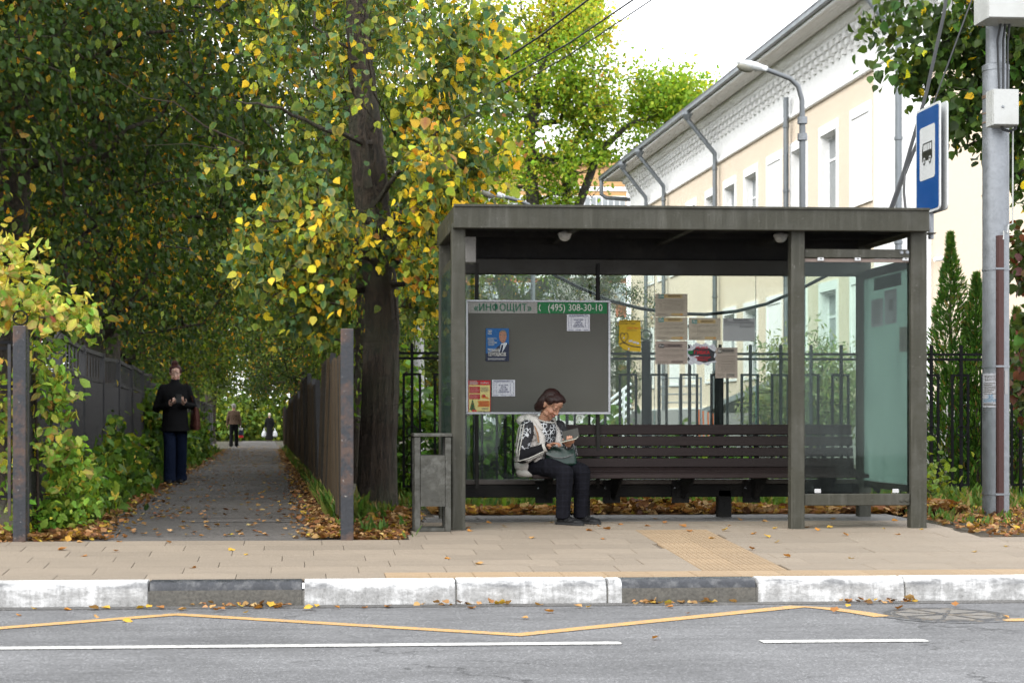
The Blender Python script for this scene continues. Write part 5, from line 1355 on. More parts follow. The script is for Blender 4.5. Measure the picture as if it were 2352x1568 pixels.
def foliage(parent, pos, frames, size, col, kind, n_single=0, edge=None, edge_amt=None, name='crown', mat=None, base=None):
    """the leaves that show largest become leaf parts, the rest one crown"""
    off = np.array(wloc(parent)); single = np.zeros(len(pos), bool)
    if n_single:
        score = np.where(in_frame(pos), -pos[:, 1] + size * 8, -1e9); single[np.argsort(-score)[:n_single]] = True
        qs = np.random.default_rng(1)
        for i in np.nonzero(single)[0]:
            c = tuple((np.round(np.log(np.maximum(col[i], .004)) * 2.2) / 2.2)); c = tuple(float(np.exp(k)) for k in c)
            o = mesh_obj('leaf', single_leaf(c, kind, edge, .5, mat), parent)
            Mx = Matrix([[*(frames[i][r] * size[i]), pos[i][r] - off[r]] for r in range(3)] + [[0, 0, 0, 1]]); o.matrix_local = Mx
    k = ~single
    me = leaves_mesh(name, pos[k] - off, frames[k], size[k], col[k], kind, edge, edge_amt[k] if edge_amt is not None else None)
    return obj_me(name, me, [mat or m_leaf], parent, 'stuff')

# ---- the big linden beside the shelter
rg = np.random.default_rng(11)
b = at(862, 1168, 17.5); lt = thing('linden_tree', 'big linden with green and golden leaves and a dark trunk beside the shelter', 'tree', (b.x, 17.5, ground(17.5)))
tp = [(858, 1195, .27), (860, 1165, .225), (866, 1100, .20), (869, 1000, .188), (873, 900, .183), (878, 760, .175), (873, 640, .170), (861, 520, .168), (850, 400, .172), (840, 290, .160), (829, 150, .13), (819, 0, .11), (815, -160, .09)]
trunk = [(np.array(at(u, v, 17.5)), r) for u, v, r in tp]
top = trunk[-1][0]
for k, (dz, r) in enumerate(((1.5, .085), (3.0, .07), (5.0, .045), (7.0, .02))): trunk.append((top + np.array([.1*k, .15*k, dz]), r))
zc = lambda v, Y: gz(850, v, Y)
c_lo = np.array([gx(822, 16.7), 16.7, zc(300, 16.7)])
t1 = clumpy(rg, 250, c_lo, (1.55, 1.7, 2.0), .02, 1.5, .7, 3.0, zc(760, 16.5))
t2 = clumpy(rg, 150, (gx(700, 16.3), 16.3, zc(560, 16.3)), (.75, 1.0, .85), -.2, 1.5, .8, 9.0)      # low skirt on the left
t3 = clumpy(rg, 150, (gx(985, 16.6), 16.6, zc(470, 16.6)), (.62, 1.0, 1.15), -.2, 1.5, .8, 14.0)   # right skirt against the shelter
t4 = clumpy(rg, 60, (gx(1060, 16.4), 16.4, zc(130, 16.4)), (.55, .7, .9), -.1, 1.5, .8, 17.0)
t5 = clumpy(rg, 170, (gx(640, 17.5), 17.8, 8.2), (2.9, 3.0, 3.2), -.1, .7, .6, 21.0, 5.2)  # unseen upper crown, added and shifted left to darken the left side
t5 = t5[~(in_frame(t5) & (t5[:, 0] > gx(1090, 17)))]
tips = np.concatenate([t1, t2, t3, t4, t5])
# leave gaps where the trunk shows
uu = CU + FPX * ((tips[:, 0]*CT - tips[:, 1]*ST) / (tips[:, 0]*ST + tips[:, 1]*CT)); vv = CV - FPX * (tips[:, 2] - CAMZ) / (tips[:, 0]*ST + tips[:, 1]*CT)
hide = (tips[:, 1] < 17.4) & (np.abs(uu - 850) < 62) & (((vv > 230) & (vv < 480)) | (vv > 620))
keep = ~hide | (rg.random(len(tips)) < .30)
tips = tips[keep]
P_, par, rad, tipn, nt = skeleton(rg, trunk, tips, .0032, .10, .50, .06, .12)
mb = limbs_mesh('trunk', P_, par, rad, nt, 6, 48, .075); obj('trunk', mb, m_bark, lt, True)
per_ = 19
pos, outw = leaf_spots(rg, P_, par, tipn, per_, .115, 1.3)
fr = hang(rg, len(pos), outw, 1.0, .35); size = rg.normal(.074, .017, len(pos)).clip(.035, .115)
hi = pos[:, 2] > 6.0; size[hi] *= 2.0  # larger leaves in the unseen crown thicken its shade
f_y = np.array([noise.noise(Vector(p * 1.6 + np.array([7, 0, 0]))) for p in pos])
wy = np.clip(.20 + .9 * f_y + .22 * ((pos[:, 0] - gx(860, 16.7)) > .2) + .25 * (pos[:, 2] < zc(480, 16.6)), .06, .9)
cg = palette(rg, len(pos), [(3, G_MD), (3.5, G_BL), (2, G_DK), (1.6, (.12, .18, .03))]); cy_ = palette(rg, len(pos), [(3, YEL), (2.6, G_YG), (.9, ORA), (.3, BRN), (2.0, (.46, .44, .05))])
col = np.where((rg.random(len(pos)) < wy * .75)[:, None], cy_, cg)
uu = CU + FPX * ((pos[:, 0]*CT - pos[:, 1]*ST) / (pos[:, 0]*ST + pos[:, 1]*CT)); vv = CV - FPX * (pos[:, 2] - CAMZ) / (pos[:, 0]*ST + pos[:, 1]*CT)
hide = (pos[:, 1] < 17.5) & (np.abs(uu - np.interp(vv, [0, 150, 300, 450, 640, 900], [822, 834, 846, 856, 872, 870])) < 60) & (rg.random(len(pos)) < np.interp(vv, [0, 120, 300, 460, 540, 600, 660], [.55, .62, .93, .90, .45, .70, .93]))
ex = rg.random(len(pos)) * .35
pos, fr, size, col, ex = pos[~hide], fr[~hide], size[~hide], col[~hide], ex[~hide]
foliage(lt, pos, fr, size, col, 'heart', 300, (.40, .30, .04), ex)
for bp in ([(868, 560, 17.3), (790, 600, 16.7), (700, 640, 16.2), (610, 700, 15.9)], [(862, 470, 17.3), (930, 380, 16.8), (1010, 305, 16.4), (1085, 262, 16.2)], [(872, 610, 17.3), (800, 560, 16.5), (715, 520, 16.0), (600, 500, 15.8)], [(850, 330, 17.3), (760, 300, 16.6), (640, 250, 16.1), (540, 230, 15.9)], [(870, 520, 17.3), (950, 470, 16.8), (1040, 440, 16.5)], [(845, 440, 17.25), (832, 300, 17.2), (838, 120, 17.2), (846, -60, 17.2)]):
    fine = []; bq = [at(*q) for q in bp]
    for i in range(len(bq) - 1):
        for k in range(4): fine.append(bq[i].lerp(bq[i+1], k/4) + Vector((rg.normal(0, .012), rg.normal(0, .02), rg.normal(0, .014))))
    fine.append(bq[-1]); r0_ = .045 if len(bp) == 4 and bp[0][0] == 845 else .030
    mb = MB(); mb.tube(fine, [r0_ * (1 - .8 * i / len(fine)) for i in range(len(fine))], 7); obj('branch', mb, m_bark, lt, True)
# bare drooping twig with a few withered leaves on the left
tw = [(560, 330, 16.2), (470, 290, 16.1), (400, 235, 16.0), (330, 225, 16.0), (240, 165, 16.0)]
mb = MB(); mb.tube([at(*q) for q in tw], [.010, .008, .006, .004, .002], 6); obj('branch', mb, m_twig, lt, True)
tw2 = [(560, 330, 16.2), (520, 345, 16.1), (430, 330, 16.0), (330, 335, 16.0)]
mb = MB(); mb.tube([at(*q) for q in tw2], [.006, .005, .003, .002], 5); obj('branch', mb, m_twig, lt, True)

# ---- the bright yellow-green oak behind the shelter
rg = np.random.default_rng(23); YO = 68.0; KO = 68.0 / 37.0
b = at(1185, 965, YO); ok = thing('oak_tree', 'bright yellow-green oak with forked dark limbs behind the shelter roof', 'tree', (b.x, YO, ground(68)))
trunk = [(np.array((b.x, YO, .0)), .50), (np.array(at(1188, 760, YO)), .44), (np.array(at(1180, 700, YO)), .42), (np.array(at(1150, 640, YO)), .30), (np.array(at(1225, 480, YO)), .27), (np.array(at(1215, 330, YO)), .21), (np.array(at(1240, 180, YO)), .14), (np.array(at(1270, 40, YO)), .07)]
def blobs(rg, L):
    return np.concatenate([clumpy(rg, int(n * 1.5), np.array(at(u, v, Y)), (rx * KO, ry_ * KO, rz * KO), -.10, .50, .75, 31.0) for u, v, Y, rx, ry_, rz, n in L])
tips = blobs(rg, [(1230, 150, YO, 1.9, 1.5, 1.5, 90), (1330, 90, YO, 1.25, 1.3, 1.1, 70), (1120, 250, YO, 1.3, 1.3, 1.5, 60), (1390, 240, YO, 1.5, 1.3, .8, 50), (1500, 260, YO, 1.3, 1.6, .75, 55), (1590, 235, YO, .8, 1.2, .6, 34), (1250, 400, YO, 1.5, 1.4, .8, 62), (1420, 320, YO, .7, 1.2, .5, 16), (1150, 30, YO, 1.8, 1.4, 1.4, 60), (1110, 440, YO, .9, 1.5, .6, 20), (1200, 560, YO, 1.5, 2.0, .7, 20)])
vv = CV - FPX * (tips[:, 2] - CAMZ) / tips[:, 1]; uu = CU + FPX * ((tips[:, 0]*CT - tips[:, 1]*ST) / (tips[:, 0]*ST + tips[:, 1]*CT))
tips = tips[~((uu > 1390) & (vv < 120)) & ~((uu > 1415) & (vv < 170))]
P_, par, rad, tipn, nt = skeleton(rg, trunk, tips, .015, .06, .52, .08)
mb = limbs_mesh('trunk', P_, par, rad, nt); obj('trunk', mb, m_bark_o, ok, True)
# two stout side limbs
mb = MB(); mb.tube([at(1300, 480, YO + .5), at(1303, 360, YO + .5), at(1335, 300, YO + .5), at(1380, 250, YO + .5)], [.20, .17, .12, .05], 8); obj('limb', mb, m_bark_o, ok, True)
mb = MB(); mb.tube([at(1190, 730, YO), at(1240, 660, YO), at(1300, 630, YO), at(1330, 470, YO), at(1375, 350, YO), at(1440, 290, YO), at(1560, 240, YO)], [.34, .28, .22, .18, .15, .10, .04], 8); obj('limb', mb, m_bark_o, ok, True)
per_ = 62
pos, outw = leaf_spots(rg, P_, par, tipn, per_, .38, 1.0)
fr = hang(rg, len(pos), outw, .1, .8); size = rg.normal(.165, .04, len(pos)).clip(.08, .26)
f_y = np.array([noise.noise(Vector(p * .30)) for p in pos]); hgt = np.clip((pos[:, 2] - 10.5) / 6.0, 0, 1)
cg = palette(rg, len(pos), [(3, (.26, .40, .045)), (3, (.18, .31, .04)), (1, (.36, .45, .05))]); cy_ = palette(rg, len(pos), [(3, (.60, .60, .10)), (3, (.46, .52, .08)), (1, (.70, .56, .06)), (.3, (.5, .24, .04))])
col = np.where((rg.random(len(pos)) < np.clip(.02 + .38 * hgt + .6 * f_y, .02, .85))[:, None], cy_, cg)
uu = CU + FPX * ((pos[:, 0]*CT - pos[:, 1]*ST) / (pos[:, 0]*ST + pos[:, 1]*CT)); vv = CV - FPX * (pos[:, 2] - CAMZ) / (pos[:, 0]*ST + pos[:, 1]*CT)
k_ = ~((uu > 1325) & (vv > 375) & (rg.random(len(pos)) < .9)); pos, fr, size, col = pos[k_], fr[k_], size[k_], col[k_]
foliage(ok, pos, fr, size, col, 'far', 0, mat=m_leaf_o)

# ---- alley trees: three crowns shared by the rows
def tree_proto(seed, H, r0, cz, rad_xyz, n_tips, per_, lsize, pal, low=1.6, spread=.22):
    rg = np.random.default_rng(seed); lean = rg.normal(0, .25, 2)
    trunk = [(np.array((0, 0, -.1)), r0 * 1.25), (np.array((0, 0, .5)), r0), (np.array((lean[0]*.3, lean[1]*.3, H*.3)), r0*.85), (np.array((lean[0], lean[1], H*.65)), r0*.55), (np.array((lean[0]*1.6, lean[1]*1.3, H*.95)), r0*.15)]
    tips = clumpy(rg, n_tips, (lean[0], lean[1], cz), rad_xyz, -.12, .55, .75, seed * 3.7, low)
    P_, par, rad, tipn, nt = skeleton(rg, trunk, tips, .009, .10, .5, .09)
    mb = limbs_mesh('trunk', P_, par, rad, nt, 5)
    pos, outw = leaf_spots(rg, P_, par, tipn, per_, spread, 1.3)
    fr = hang(rg, len(pos), outw, .8, .5); size = rg.normal(lsize, lsize * .2, len(pos)).clip(lsize * .5, lsize * 1.6)
    col = palette(rg, len(pos), pal)
    f = np.array([noise.noise(Vector(p * .5 + np.array([seed, 0, 0]))) for p in pos]); yl = rg.random(len(pos)) < np.clip(f * .9 - .14, .03, .5)
    col = np.where(yl[:, None], palette(rg, len(pos), [(2, (.42, .30, .03)), (2, G_YG), (1, ORA)]), col)
    me_t = bpy.data.meshes.new('trunk'); me_t.from_pydata(mb.v, [], mb.f); me_t.materials.append(m_bark); me_t.polygons.foreach_set('use_smooth', [True] * len(me_t.polygons)); me_t.update()
    me_c = leaves_mesh('crown', pos, fr, size, col, 'oval'); me_c.materials.append(m_leaf)
    return me_t, me_c
PAL_D = [(3, (.030, .060, .013)), (3, (.052, .095, .018)), (2, (.048, .085, .027)), (1.3, (.11, .15, .022)), (.3, (.14, .09, .02))]
PAL_M = [(2, (.06, .11, .02)), (3, (.10, .165, .026)), (2, (.16, .23, .033)), (1, (.27, .31, .037))]
protos = [tree_proto(101, 13, .24, 7.0, (3.4, 3.4, 5.2), 430, 88, .088, PAL_D), tree_proto(102, 12, .27, 6.4, (3.8, 3.6, 4.8), 430, 88, .088, PAL_D, 1.9), tree_proto(103, 11, .20, 5.8, (3.2, 3.2, 4.6), 400, 80, .095, PAL_M, 1.2)]
def alley_tree(name, label, x, y, k, rz, s, group='trees along the alley', sx=1.0):
    t = thing(name, label, 'tree', (x, y, ground(y) - .03), group); t.rotation_euler = (0, 0, rz); t.scale = (s * sx, s * sx, s)
    a = mesh_obj('trunk', protos[k][0], t); c = mesh_obj('crown', protos[k][1], t); c['kind'] = 'stuff'
    return t
ordn = ['first', 'second', 'third', 'fourth', 'fifth', 'sixth', 'seventh', 'eighth', 'ninth', 'tenth']
rr = random.Random(4)
left_row = [(gx(6, 20.5), 20.5, 0, 1.0), (gx(238, 24.5), 24.5, 1, 1.0), (gx(188, 30), 30, 0, 1.08), (LFX(37) - 1.2, 37, 1, 1.0), (LFX(44) - 1.4, 44, 2, 1.1), (LFX(53) - 1.2, 53, 0, 1.0), (LFX(64) - 1.4, 64, 2, 1.1), (LFX(76) - 1.2, 76, 0, 1.1), (LFX(88) - 1.0, 88, 1, 1.2)]
for i, (x, y, k, s) in enumerate(left_row): alley_tree('alley_tree', f'dark leafy tree behind the grey metal fence, {ordn[i]} from the street on the left', x, y, k, rr.uniform(0, 6), s)
right_row = [(RFX(24) + .7, 25.5, 2, .9), (RFX(31) + 1.0, 32, 0, .95), (RFX(40) + 1.3, 41, 2, 1.0), (RFX(50) + 1.8, 50, 1, 1.0), (RFX(62) + 1.6, 62, 2, 1.1), (RFX(75) + 1.2, 75, 1, 1.1), (RFX(89) + .9, 89, 0, 1.2)]
for i, (x, y, k, s) in enumerate(right_row): alley_tree('alley_tree', f'leafy tree behind the brown plank fence, {ordn[i]} from the street on the right', x, y, k, rr.uniform(0, 6), s, sx=(.52, .62, .7, 1, 1, 1, 1)[i])
back_row = [(-7.2, 23, 1, 1.1), (-8.5, 30, 0, 1.15), (-6.8, 38, 2, 1.1), (-9, 48, 1, 1.2), (-5.4, 17.6, 0, 1.0)]
for i, (x, y, k, s) in enumerate(back_row): alley_tree('woodland_tree', f'dark tree of the wood left of the alley, {ordn[i]} behind the front row', x, y, k, rr.uniform(0, 6), s, 'trees of the wood left of the alley')
for i, (x, y, k, s, l) in enumerate(((gx(1640, 80), 80, 2, .95, 'dark green tree behind the far end of the cream building roof'), (gx(1425, 72), 72, 2, .50, 'small green tree beside the spout at the far corner of the cream building'), (gx(905, 60), 60, 2, .9, 'yellow-green tree seen between the big linden and the oak'), (gx(1000, 48), 48, 2, .55, 'green tree behind the left side glass of the shelter'), (gx(1090, 46), 46, 1, .6, 'low dark tree behind the notice board'), (gx(1380, 44), 44, 0, .50, 'small dark tree left of the cream building seen through the shelter glass'))):
    alley_tree('background_tree', l, x, y, k, rr.uniform(0, 6), s, 'trees behind the shelter')
# the far wood that closes the alley
rg = np.random.default_rng(77); pts = []
for k in range(44):
    c = np.array((rg.uniform(-14, 8), rg.uniform(104, 116), rg.uniform(.0, 7) if k % 2 else rg.uniform(-.3, 1.8))); pts.append(clumpy(rg, 60, c, (2.8, 2.0, 2.4), -.3, .4, .8, k))
pts = np.concatenate(pts); n = 26; pos = np.repeat(pts, n, 0) + rg.normal(0, .45, (len(pts) * n, 3))
fr = hang(rg, len(pos), np.zeros_like(pos), .4, .8); size = rg.normal(.34, .06, len(pos)).clip(.15, .5)
me = leaves_mesh('far_wood', pos, fr, size, palette(rg, len(pos), PAL_M), 'far'); o = obj_me('far_wood', me, [m_leaf], None, 'stuff')

# ---- shrubs
def shrub(name, label, cat, base, blobs_, n_tip, per_, lsize, pal, kind='oval', single=0, spread=.10, edge=None, edge_w=None, droop=.2, face=1.0, group=None, stems=True, seed=1, r_tip=.003):
    rg = np.random.default_rng(seed); t = thing(name, label, cat, base, group)
    tips = np.concatenate([clumpy(rg, max(4, int(n_tip * w)), c, r, -.25, 1.6, .8, seed * 1.3 + i, base[2] + .02) for i, (c, r, w) in enumerate(blobs_)])
    b0 = np.array(base, float); mid = np.mean([c for c, r, w in blobs_], axis=0)
    trunk = [(b0 + np.array([0, 0, -.05]), r_tip * 5), (b0 * .5 + mid * .5, r_tip * 4), (mid, r_tip * 3)]
    P_, par, rad, tipn, nt = skeleton(rg, trunk, tips, r_tip, .15, .33, .1)
    mb = limbs_mesh('stem', P_, par, rad, nt, 4); obj('stem', mb, m_twig, t, True)
    pos, outw = leaf_spots(rg, P_, par, tipn, per_, spread, 1.6)
    pos[:, 2] = np.maximum(pos[:, 2], base[2] + .03)
    fr = hang(rg, len(pos), outw, droop, face); size = rg.normal(lsize, lsize * .22, len(pos)).clip(lsize * .5, lsize * 1.5)
    col = pal(rg, pos) if callable(pal) else palette(rg, len(pos), pal)
    ea = edge_w(rg, pos) if edge_w else None
    foliage(t, pos, fr, size, col, kind, single, edge, ea, 'foliage'); return t
gcr = [(3, (.14, .28, .04)), (3, (.22, .38, .055)), (1.4, (.34, .46, .065)), (.5, (.60, .52, .06))]
def creeper_col(rg, pos):
    up_ = np.clip((pos[:, 2] - 1.75) / .6, 0, 1); a = palette(rg, len(pos), gcr); b_ = palette(rg, len(pos), [(3, (.60, .60, .10)), (3, (.46, .54, .08)), (2, (.34, .46, .10)), (.8, (.66, .50, .12)), (.2, (.36, .10, .05))])
    return np.where((rg.random(len(pos)) < .15 + .65 * up_)[:, None], b_, a)
ew = lambda rg, pos: rg.random(len(pos)) * np.clip((pos[:, 2] - 1.6) / .5, .05, 1) * .45
zz = lambda v, Y: gz(100, v, Y)
shrub('creeper', 'leafy creeper with yellow and purple edged leaves sprawling over the left fence', 'creeper', (gx(90, 14.2), 14.2, ground(14)), [((gx(60, 14.3), 14.3, zz(660, 14.3)), (.42, .5, .32), .25), ((gx(150, 14.2), 14.2, zz(720, 14.2)), (.28, .45, .16), .14), ((gx(15, 14.1), 14.1, zz(600, 14.1)), (.22, .4, .22), .08), ((gx(120, 14.3), 14.3, zz(870, 14.3)), (.17, .3, .42), .14), ((gx(130, 14.3), 14.3, zz(1060, 14.3)), (.26, .45, .42),   .20), ((gx(0, 14.0), 14.0, zz(1000, 14.0)), (.16, .3, .7), .14)], 150, 12, .088, creeper_col, 'oval', 300, .075, (.34, .10, .08), ew, .5, .7, seed=5)
shrub('weed_shrub', 'low green leafy weeds at the foot of the left gate post', 'shrub', (gx(150, 14.4), 14.4, ground(14.4)), [((gx(120, 14.2), 14.2, zz(1190, 14.2)), (.26, .35, .16), .5), ((gx(200, 15.0), 15.0, zz(1120, 15.0)), (.2, .5, .2), .5)], 60, 16, .075, gcr, 'oval', 60, .07, droop=.3, seed=8)
for i, (y, w, h, lab) in enumerate(((17.0, .3, .45, 'low bushy green climber at the foot of the grey fence beside the creeper'), (20.6, .5, .85, 'tall green climber covering the grey fence behind the walking woman'), (27.5, .7, 1.5, 'bright leafy bush where the grey fence steps back'), (35, .7, 1.2, 'green bush along the grey fence halfway down the path'), (44, .8, 1.2, 'green bush along the grey fence near the man in the brown jacket'))):
    x = LFX(y); shrub('bush', lab, 'bush', (x + .12, y, ground(y)), [((x + .06, y, ground(y) + h * .45), (.16 + .006*y, 1.1 + .02*y, h * .55), .7), ((x + .12, y - .6, ground(y) + .18), (.22, 1.0, .2), .3)], 130, 22, .10 + .0008*y, [(3, (.07, .14, .022)), (3, (.11, .20, .03)), (1.2, (.24, .31, .04)), (.4, (.45, .36, .05)), (1, (.05, .10, .03))], 'oval' if y < 25 else 'far', 0, .14, droop=.6, face=.6, group='bushes along the grey fence', seed=20 + i)
# silvery bush behind the fence, thujas, undergrowth behind the glass
SIL = [(3, (.20, .26, .12)), (3, (.28, .33, .18)), (1.5, (.36, .38, .20)), (1, (.12, .18, .06))]
YS_ = 21.0
shrub('willow_bush', 'large silvery green bush behind the iron fence right of the notices', 'bush', (gx(1850, YS_), YS_, ground(21)), [((gx(1860, YS_), YS_, gz(1860, 900, YS_)), (.80, .9, .62), .55), ((gx(1800, YS_), YS_, gz(1800, 960, YS_)), (.45, .6, .6), .2), ((gx(1930, YS_), YS_, gz(1930, 880, YS_)), (.55, .7, .55), .2), ((gx(1770, YS_), YS_, gz(1770, 800, YS_)), (.25, .3, .16), .03), ((gx(1890, YS_), YS_, gz(1890, 775, YS_)), (.2, .3, .2), .02)], 240, 36, .085, SIL, 'slim', 0, .11, droop=-.1, face=.8, seed=41, r_tip=.004)
THU = [(3, (.035, .09, .018)), (3, (.065, .15, .024)), (1.5, (.11, .21, .035)), (.5, (.20, .15, .045))]
def thuja(label, u, vtop, Y, wbase, seed, dens=1.0):
    rg = np.random.default_rng(seed); x = gx(u, Y); zt = gz(u, vtop, Y); zg = ground(Y); t = thing('thuja', label, 'conifer', (x, Y, zg), 'thujas behind the iron fence')
    mb = MB(); mb.tube([(x, Y, zg), (x, Y, zt - .05)], [.04, .004], 6); obj('trunk', mb, m_twig, t)
    n = int(5200 * dens); h = rg.random(n) ** .85; ang = rg.random(n) * 2 * pi
    env = np.where(h < .45, 1.0, (1 - h) / .55) ** .9 * .98 + .012
    bump_ = np.array([.72 + .85 * noise.noise(Vector((a * 1.3, hh * 8, seed))) for a, hh in zip(ang, h)])
    r_ = wbase * env * bump_ * (rg.random(n) ** .35)
    pos = np.stack([x + r_ * np.cos(ang), Y + r_ * np.sin(ang), zg + .05 + (zt - zg) * h], 1)
    d = np.stack([np.cos(ang), np.sin(ang), np.full(n, 1.3)], 1) + rg.normal(0, .35, (n, 3)); fr = leaf_frames(None, d, rg.normal(0, 1, (n, 3)))
    size = rg.normal(.11, .02, n).clip(.05, .16) * (1 - .45 * h)
    foliage(t, pos, fr, size, palette(rg, n, THU), 'slim', 0, name='foliage')
thuja('tallest green thuja with a thin pointed tip right of the shelter', 2183, 548, 20.2, .37, 51, 1.3)
thuja('thuja just left of the utility pole, shorter than the tall one', 2243, 640, 20.0, .34, 52, 1.4)
thuja('thuja right of the utility pole at the right edge', 2335, 720, 20.2, .42, 53, 1.2)
rdk = [(2, (.045, .075, .02)), (2, (.07, .10, .025)), (1.5, (.10, .05, .03)), (.6, (.16, .05, .03))]
shrub('wild_vine', 'dark green and reddish vine right of the utility pole', 'vine', (gx(2390, 17), 17, ground(17)), [((gx(2365, 17), 17, gz(2360, 640, 17)), (.2, .3, .75), .6), ((gx(2370, 17), 17, gz(2360, 850, 17)), (.16, .3, .6), .4)], 60, 14, .085, rdk, 'heart', 40, .10, droop=.9, face=.3, seed=61)
lush = [(3, (.09, .19, .03)), (3, (.13, .25, .035)), (1, (.22, .32, .045)), (1, (.05, .11, .03))]
for i, (u, Y, vt, w, lab) in enumerate(((935, 19.4, 860, .45, 'tall leafy weeds behind the iron fence beside the litter bin'), (1130, 19.6, 940, .8, 'leafy weeds behind the glass below the notice board'), (1350, 19.8, 965, .7, 'green fern-like weeds behind the glass beside the seated woman'), (1600, 19.6, 1010, .6, 'low weeds behind the bench seen through the slats'), (2125, 18.0, 1040, .22, 'small yellow-green sapling beside the right shelter post'))):
    x = gx(u, Y); z1 = gz(u, vt, Y); zg = ground(Y)
    shrub('weed_clump', lab, 'plant', (x, Y, zg), [((x, Y, (zg + z1) / 2), (w, .4, (z1 - zg) * .6), 1)], int(90 * w + 22) if i < 4 else 26, 16 if i < 4 else 6, .12 if i < 4 else .085, lush if i < 4 else [(2, (.22, .29, .04)), (2, (.12, .20, .03))], 'oval', 0, .12, droop=.35, face=.7, seed=70 + i)

# ---- the tree reaching in from the upper right
rg = np.random.default_rng(91); YT = 17.2
bx_ = gx(2520, YT); rt = thing('linden_tree', 'dark green linden boughs hanging in from the upper right beside the bus sign', 'tree', (bx_, YT, ground(YT)))
trunk = [(np.array((bx_, YT, .2)), .2), (np.array((bx_, YT, 2.5)), .17), (np.array((bx_ - .1, YT, 4.5)), .14), (np.array((bx_, YT, 7.5)), .08), (np.array((bx_, YT, 9)), .03)]
def tb_(u, v, rx, ry_, rz, n, Y=16.8): return clumpy(rg, n, np.array(at(u, v, Y)), (rx, ry_, rz), -.2, 1.5, .8, u)
tips = np.concatenate([tb_(2250, 60, .45, .7, .5, 75), tb_(2330, 180, .32, .7, .7, 85), tb_(2140, 130, .30, .5, .30, 42), tb_(2190, 250, .24, .5, .28, 34), tb_(2060, 40, .35, .5, .16, 18), tb_(2040, 170, .22, .4, .10, 8), tb_(2340, 360, .16, .5, .6, 40), tb_(2220, 330, .12, .3, .10, 6), tb_(2400, -100, 1.2, 1.5, .8, 70)])
P_, par, rad, tipn, nt = skeleton(rg, trunk, tips, .0035, .12, .5, .06)
obj('trunk', limbs_mesh('trunk', P_, par, rad, nt), m_bark, rt, True)
per_ = 11; pos, outw = leaf_spots(rg, P_, par, tipn, per_, .095, 1.3)
fr = hang(rg, len(pos), outw, 1.0, .3); size = rg.normal(.088, .015, len(pos)).clip(.05, .12)
col = palette(rg, len(pos), [(3, (.045, .085, .020)), (3, (.07, .13, .025)), (1, (.12, .18, .03)), (1.2, (.03, .055, .016)), (.18, YEL)])
foliage(rt, pos, fr, size, col, 'heart', 200)

# ================================================================== GRASS AND FALLEN LEAVES
rg = np.random.default_rng(200)
DRY = [(3, (.27, .13, .05)), (3, (.38, .21, .085)), (2, (.47, .31, .14)), (2, (.15, .07, .03)), (1.1, (.52, .33, .05)), (.8, (.08, .045, .025))]
def litter(name, pos, size, pal, pile=.0, tilt=.45):
    n = len(pos); a = rg.random(n) * 2 * pi
    d = np.stack([np.cos(a), np.sin(a), rg.normal(0, tilt * .6, n)], 1); nr = rg.normal(0, tilt, (n, 3)); nr[:, 2] += 1
    fr = leaf_frames(None, d, nr); me = leaves_mesh(name, pos, fr, size, palette(rg, n, pal) * .85, 'curl')
    return obj_me(name, me, [m_leaf_dry], None, 'stuff')
gnd = np.vectorize(ground)
# heaps behind the bench
n = 5200; x = rg.uniform(Lplat(15.9) + .1, Rplat(15.9) + .8, n); y = 15.95 + rg.random(n) ** 1.5 * 1.5
z = gnd(y) + .012 + rg.random(n) * .07 * np.clip(1 - np.abs(y - 16.45) / .9, 0, 1) * (1 + .8 * np.sin(x * 2.3)) - .02
litter('fallen_leaves', np.stack([x, y, np.maximum(z, gnd(y) - .03)], 1), rg.normal(.082, .018, n).clip(.04, .13), DRY)
# verges: right of the platform, left of it by the tree, both edges of the path
def verge(f, n, sz=.05, pal=DRY, tilt=.4):
    pos = f(n); litter('fallen_leaves', pos, rg.normal(sz, sz * .22, len(pos)).clip(sz * .5, sz * 1.6), pal, tilt=tilt)
def right_verge(n):
    y = rg.uniform(13.7, 18.2, n); xr = np.array([Rplat(min(q, 15.9)) for q in y]); x = xr + .12 + rg.random(n) * 2.6
    return np.stack([x, y, gnd(y) - .018 + rg.random(n) * .02], 1)
verge(right_verge, 3400, .050)
def left_verge(n):
    y = rg.uniform(13.62, 17.8, n); xa = np.array([PRX(q) + .12 for q in y]); xb = np.array([Lplat(min(q, 15.9)) - .05 for q in y]); x = xa + rg.random(n) * (xb - xa)
    return np.stack([x, y, gnd(y) - .018 + rg.random(n) * .025], 1)
verge(left_verge, 4200, .048)
def path_left(n):
    y = 13.7 + (60 - 13.7) * rg.random(n) ** 1.9; w = np.abs(rg.normal(0, .15, n)); x = np.array([PLX(q) for q in y]) - .16 + w
    x += np.where(rg.random(n) < .5, -.35 * rg.random(n), 0)
    return np.stack([x, y, gnd(y) + .002 + rg.random(n) * .03 * (w < .25)], 1)
verge(path_left, 3800, .048)
def path_right(n):
    y = 13.7 + (60 - 13.7) * rg.random(n) ** 1.9; w = np.abs(rg.normal(0, .13, n)); x = np.array([PRX(q) for q in y]) + .10 - w
    return np.stack([x, y, gnd(y) + .002 + rg.random(n) * .02], 1)
verge(path_right, 2600, .048)
def path_all(n):
    y = 13.9 + (70 - 13.9) * rg.random(n) ** 1.5; x = np.array([PLX(q) + rg.random() * (PRX(q) - PLX(q)) for q in y])
    return np.stack([x, y, gnd(y) + .000 + rg.random(n) * .006], 1)
verge(path_all, 1000, .046, tilt=.2)
def gate_l(n):
    y = rg.uniform(13.55, 14.6, n); x = rg.uniform(-3.4, -1.75, n); return np.stack([x, y, gnd(y) - .015 + rg.random(n) * .02], 1)
verge(gate_l, 1100, .055)
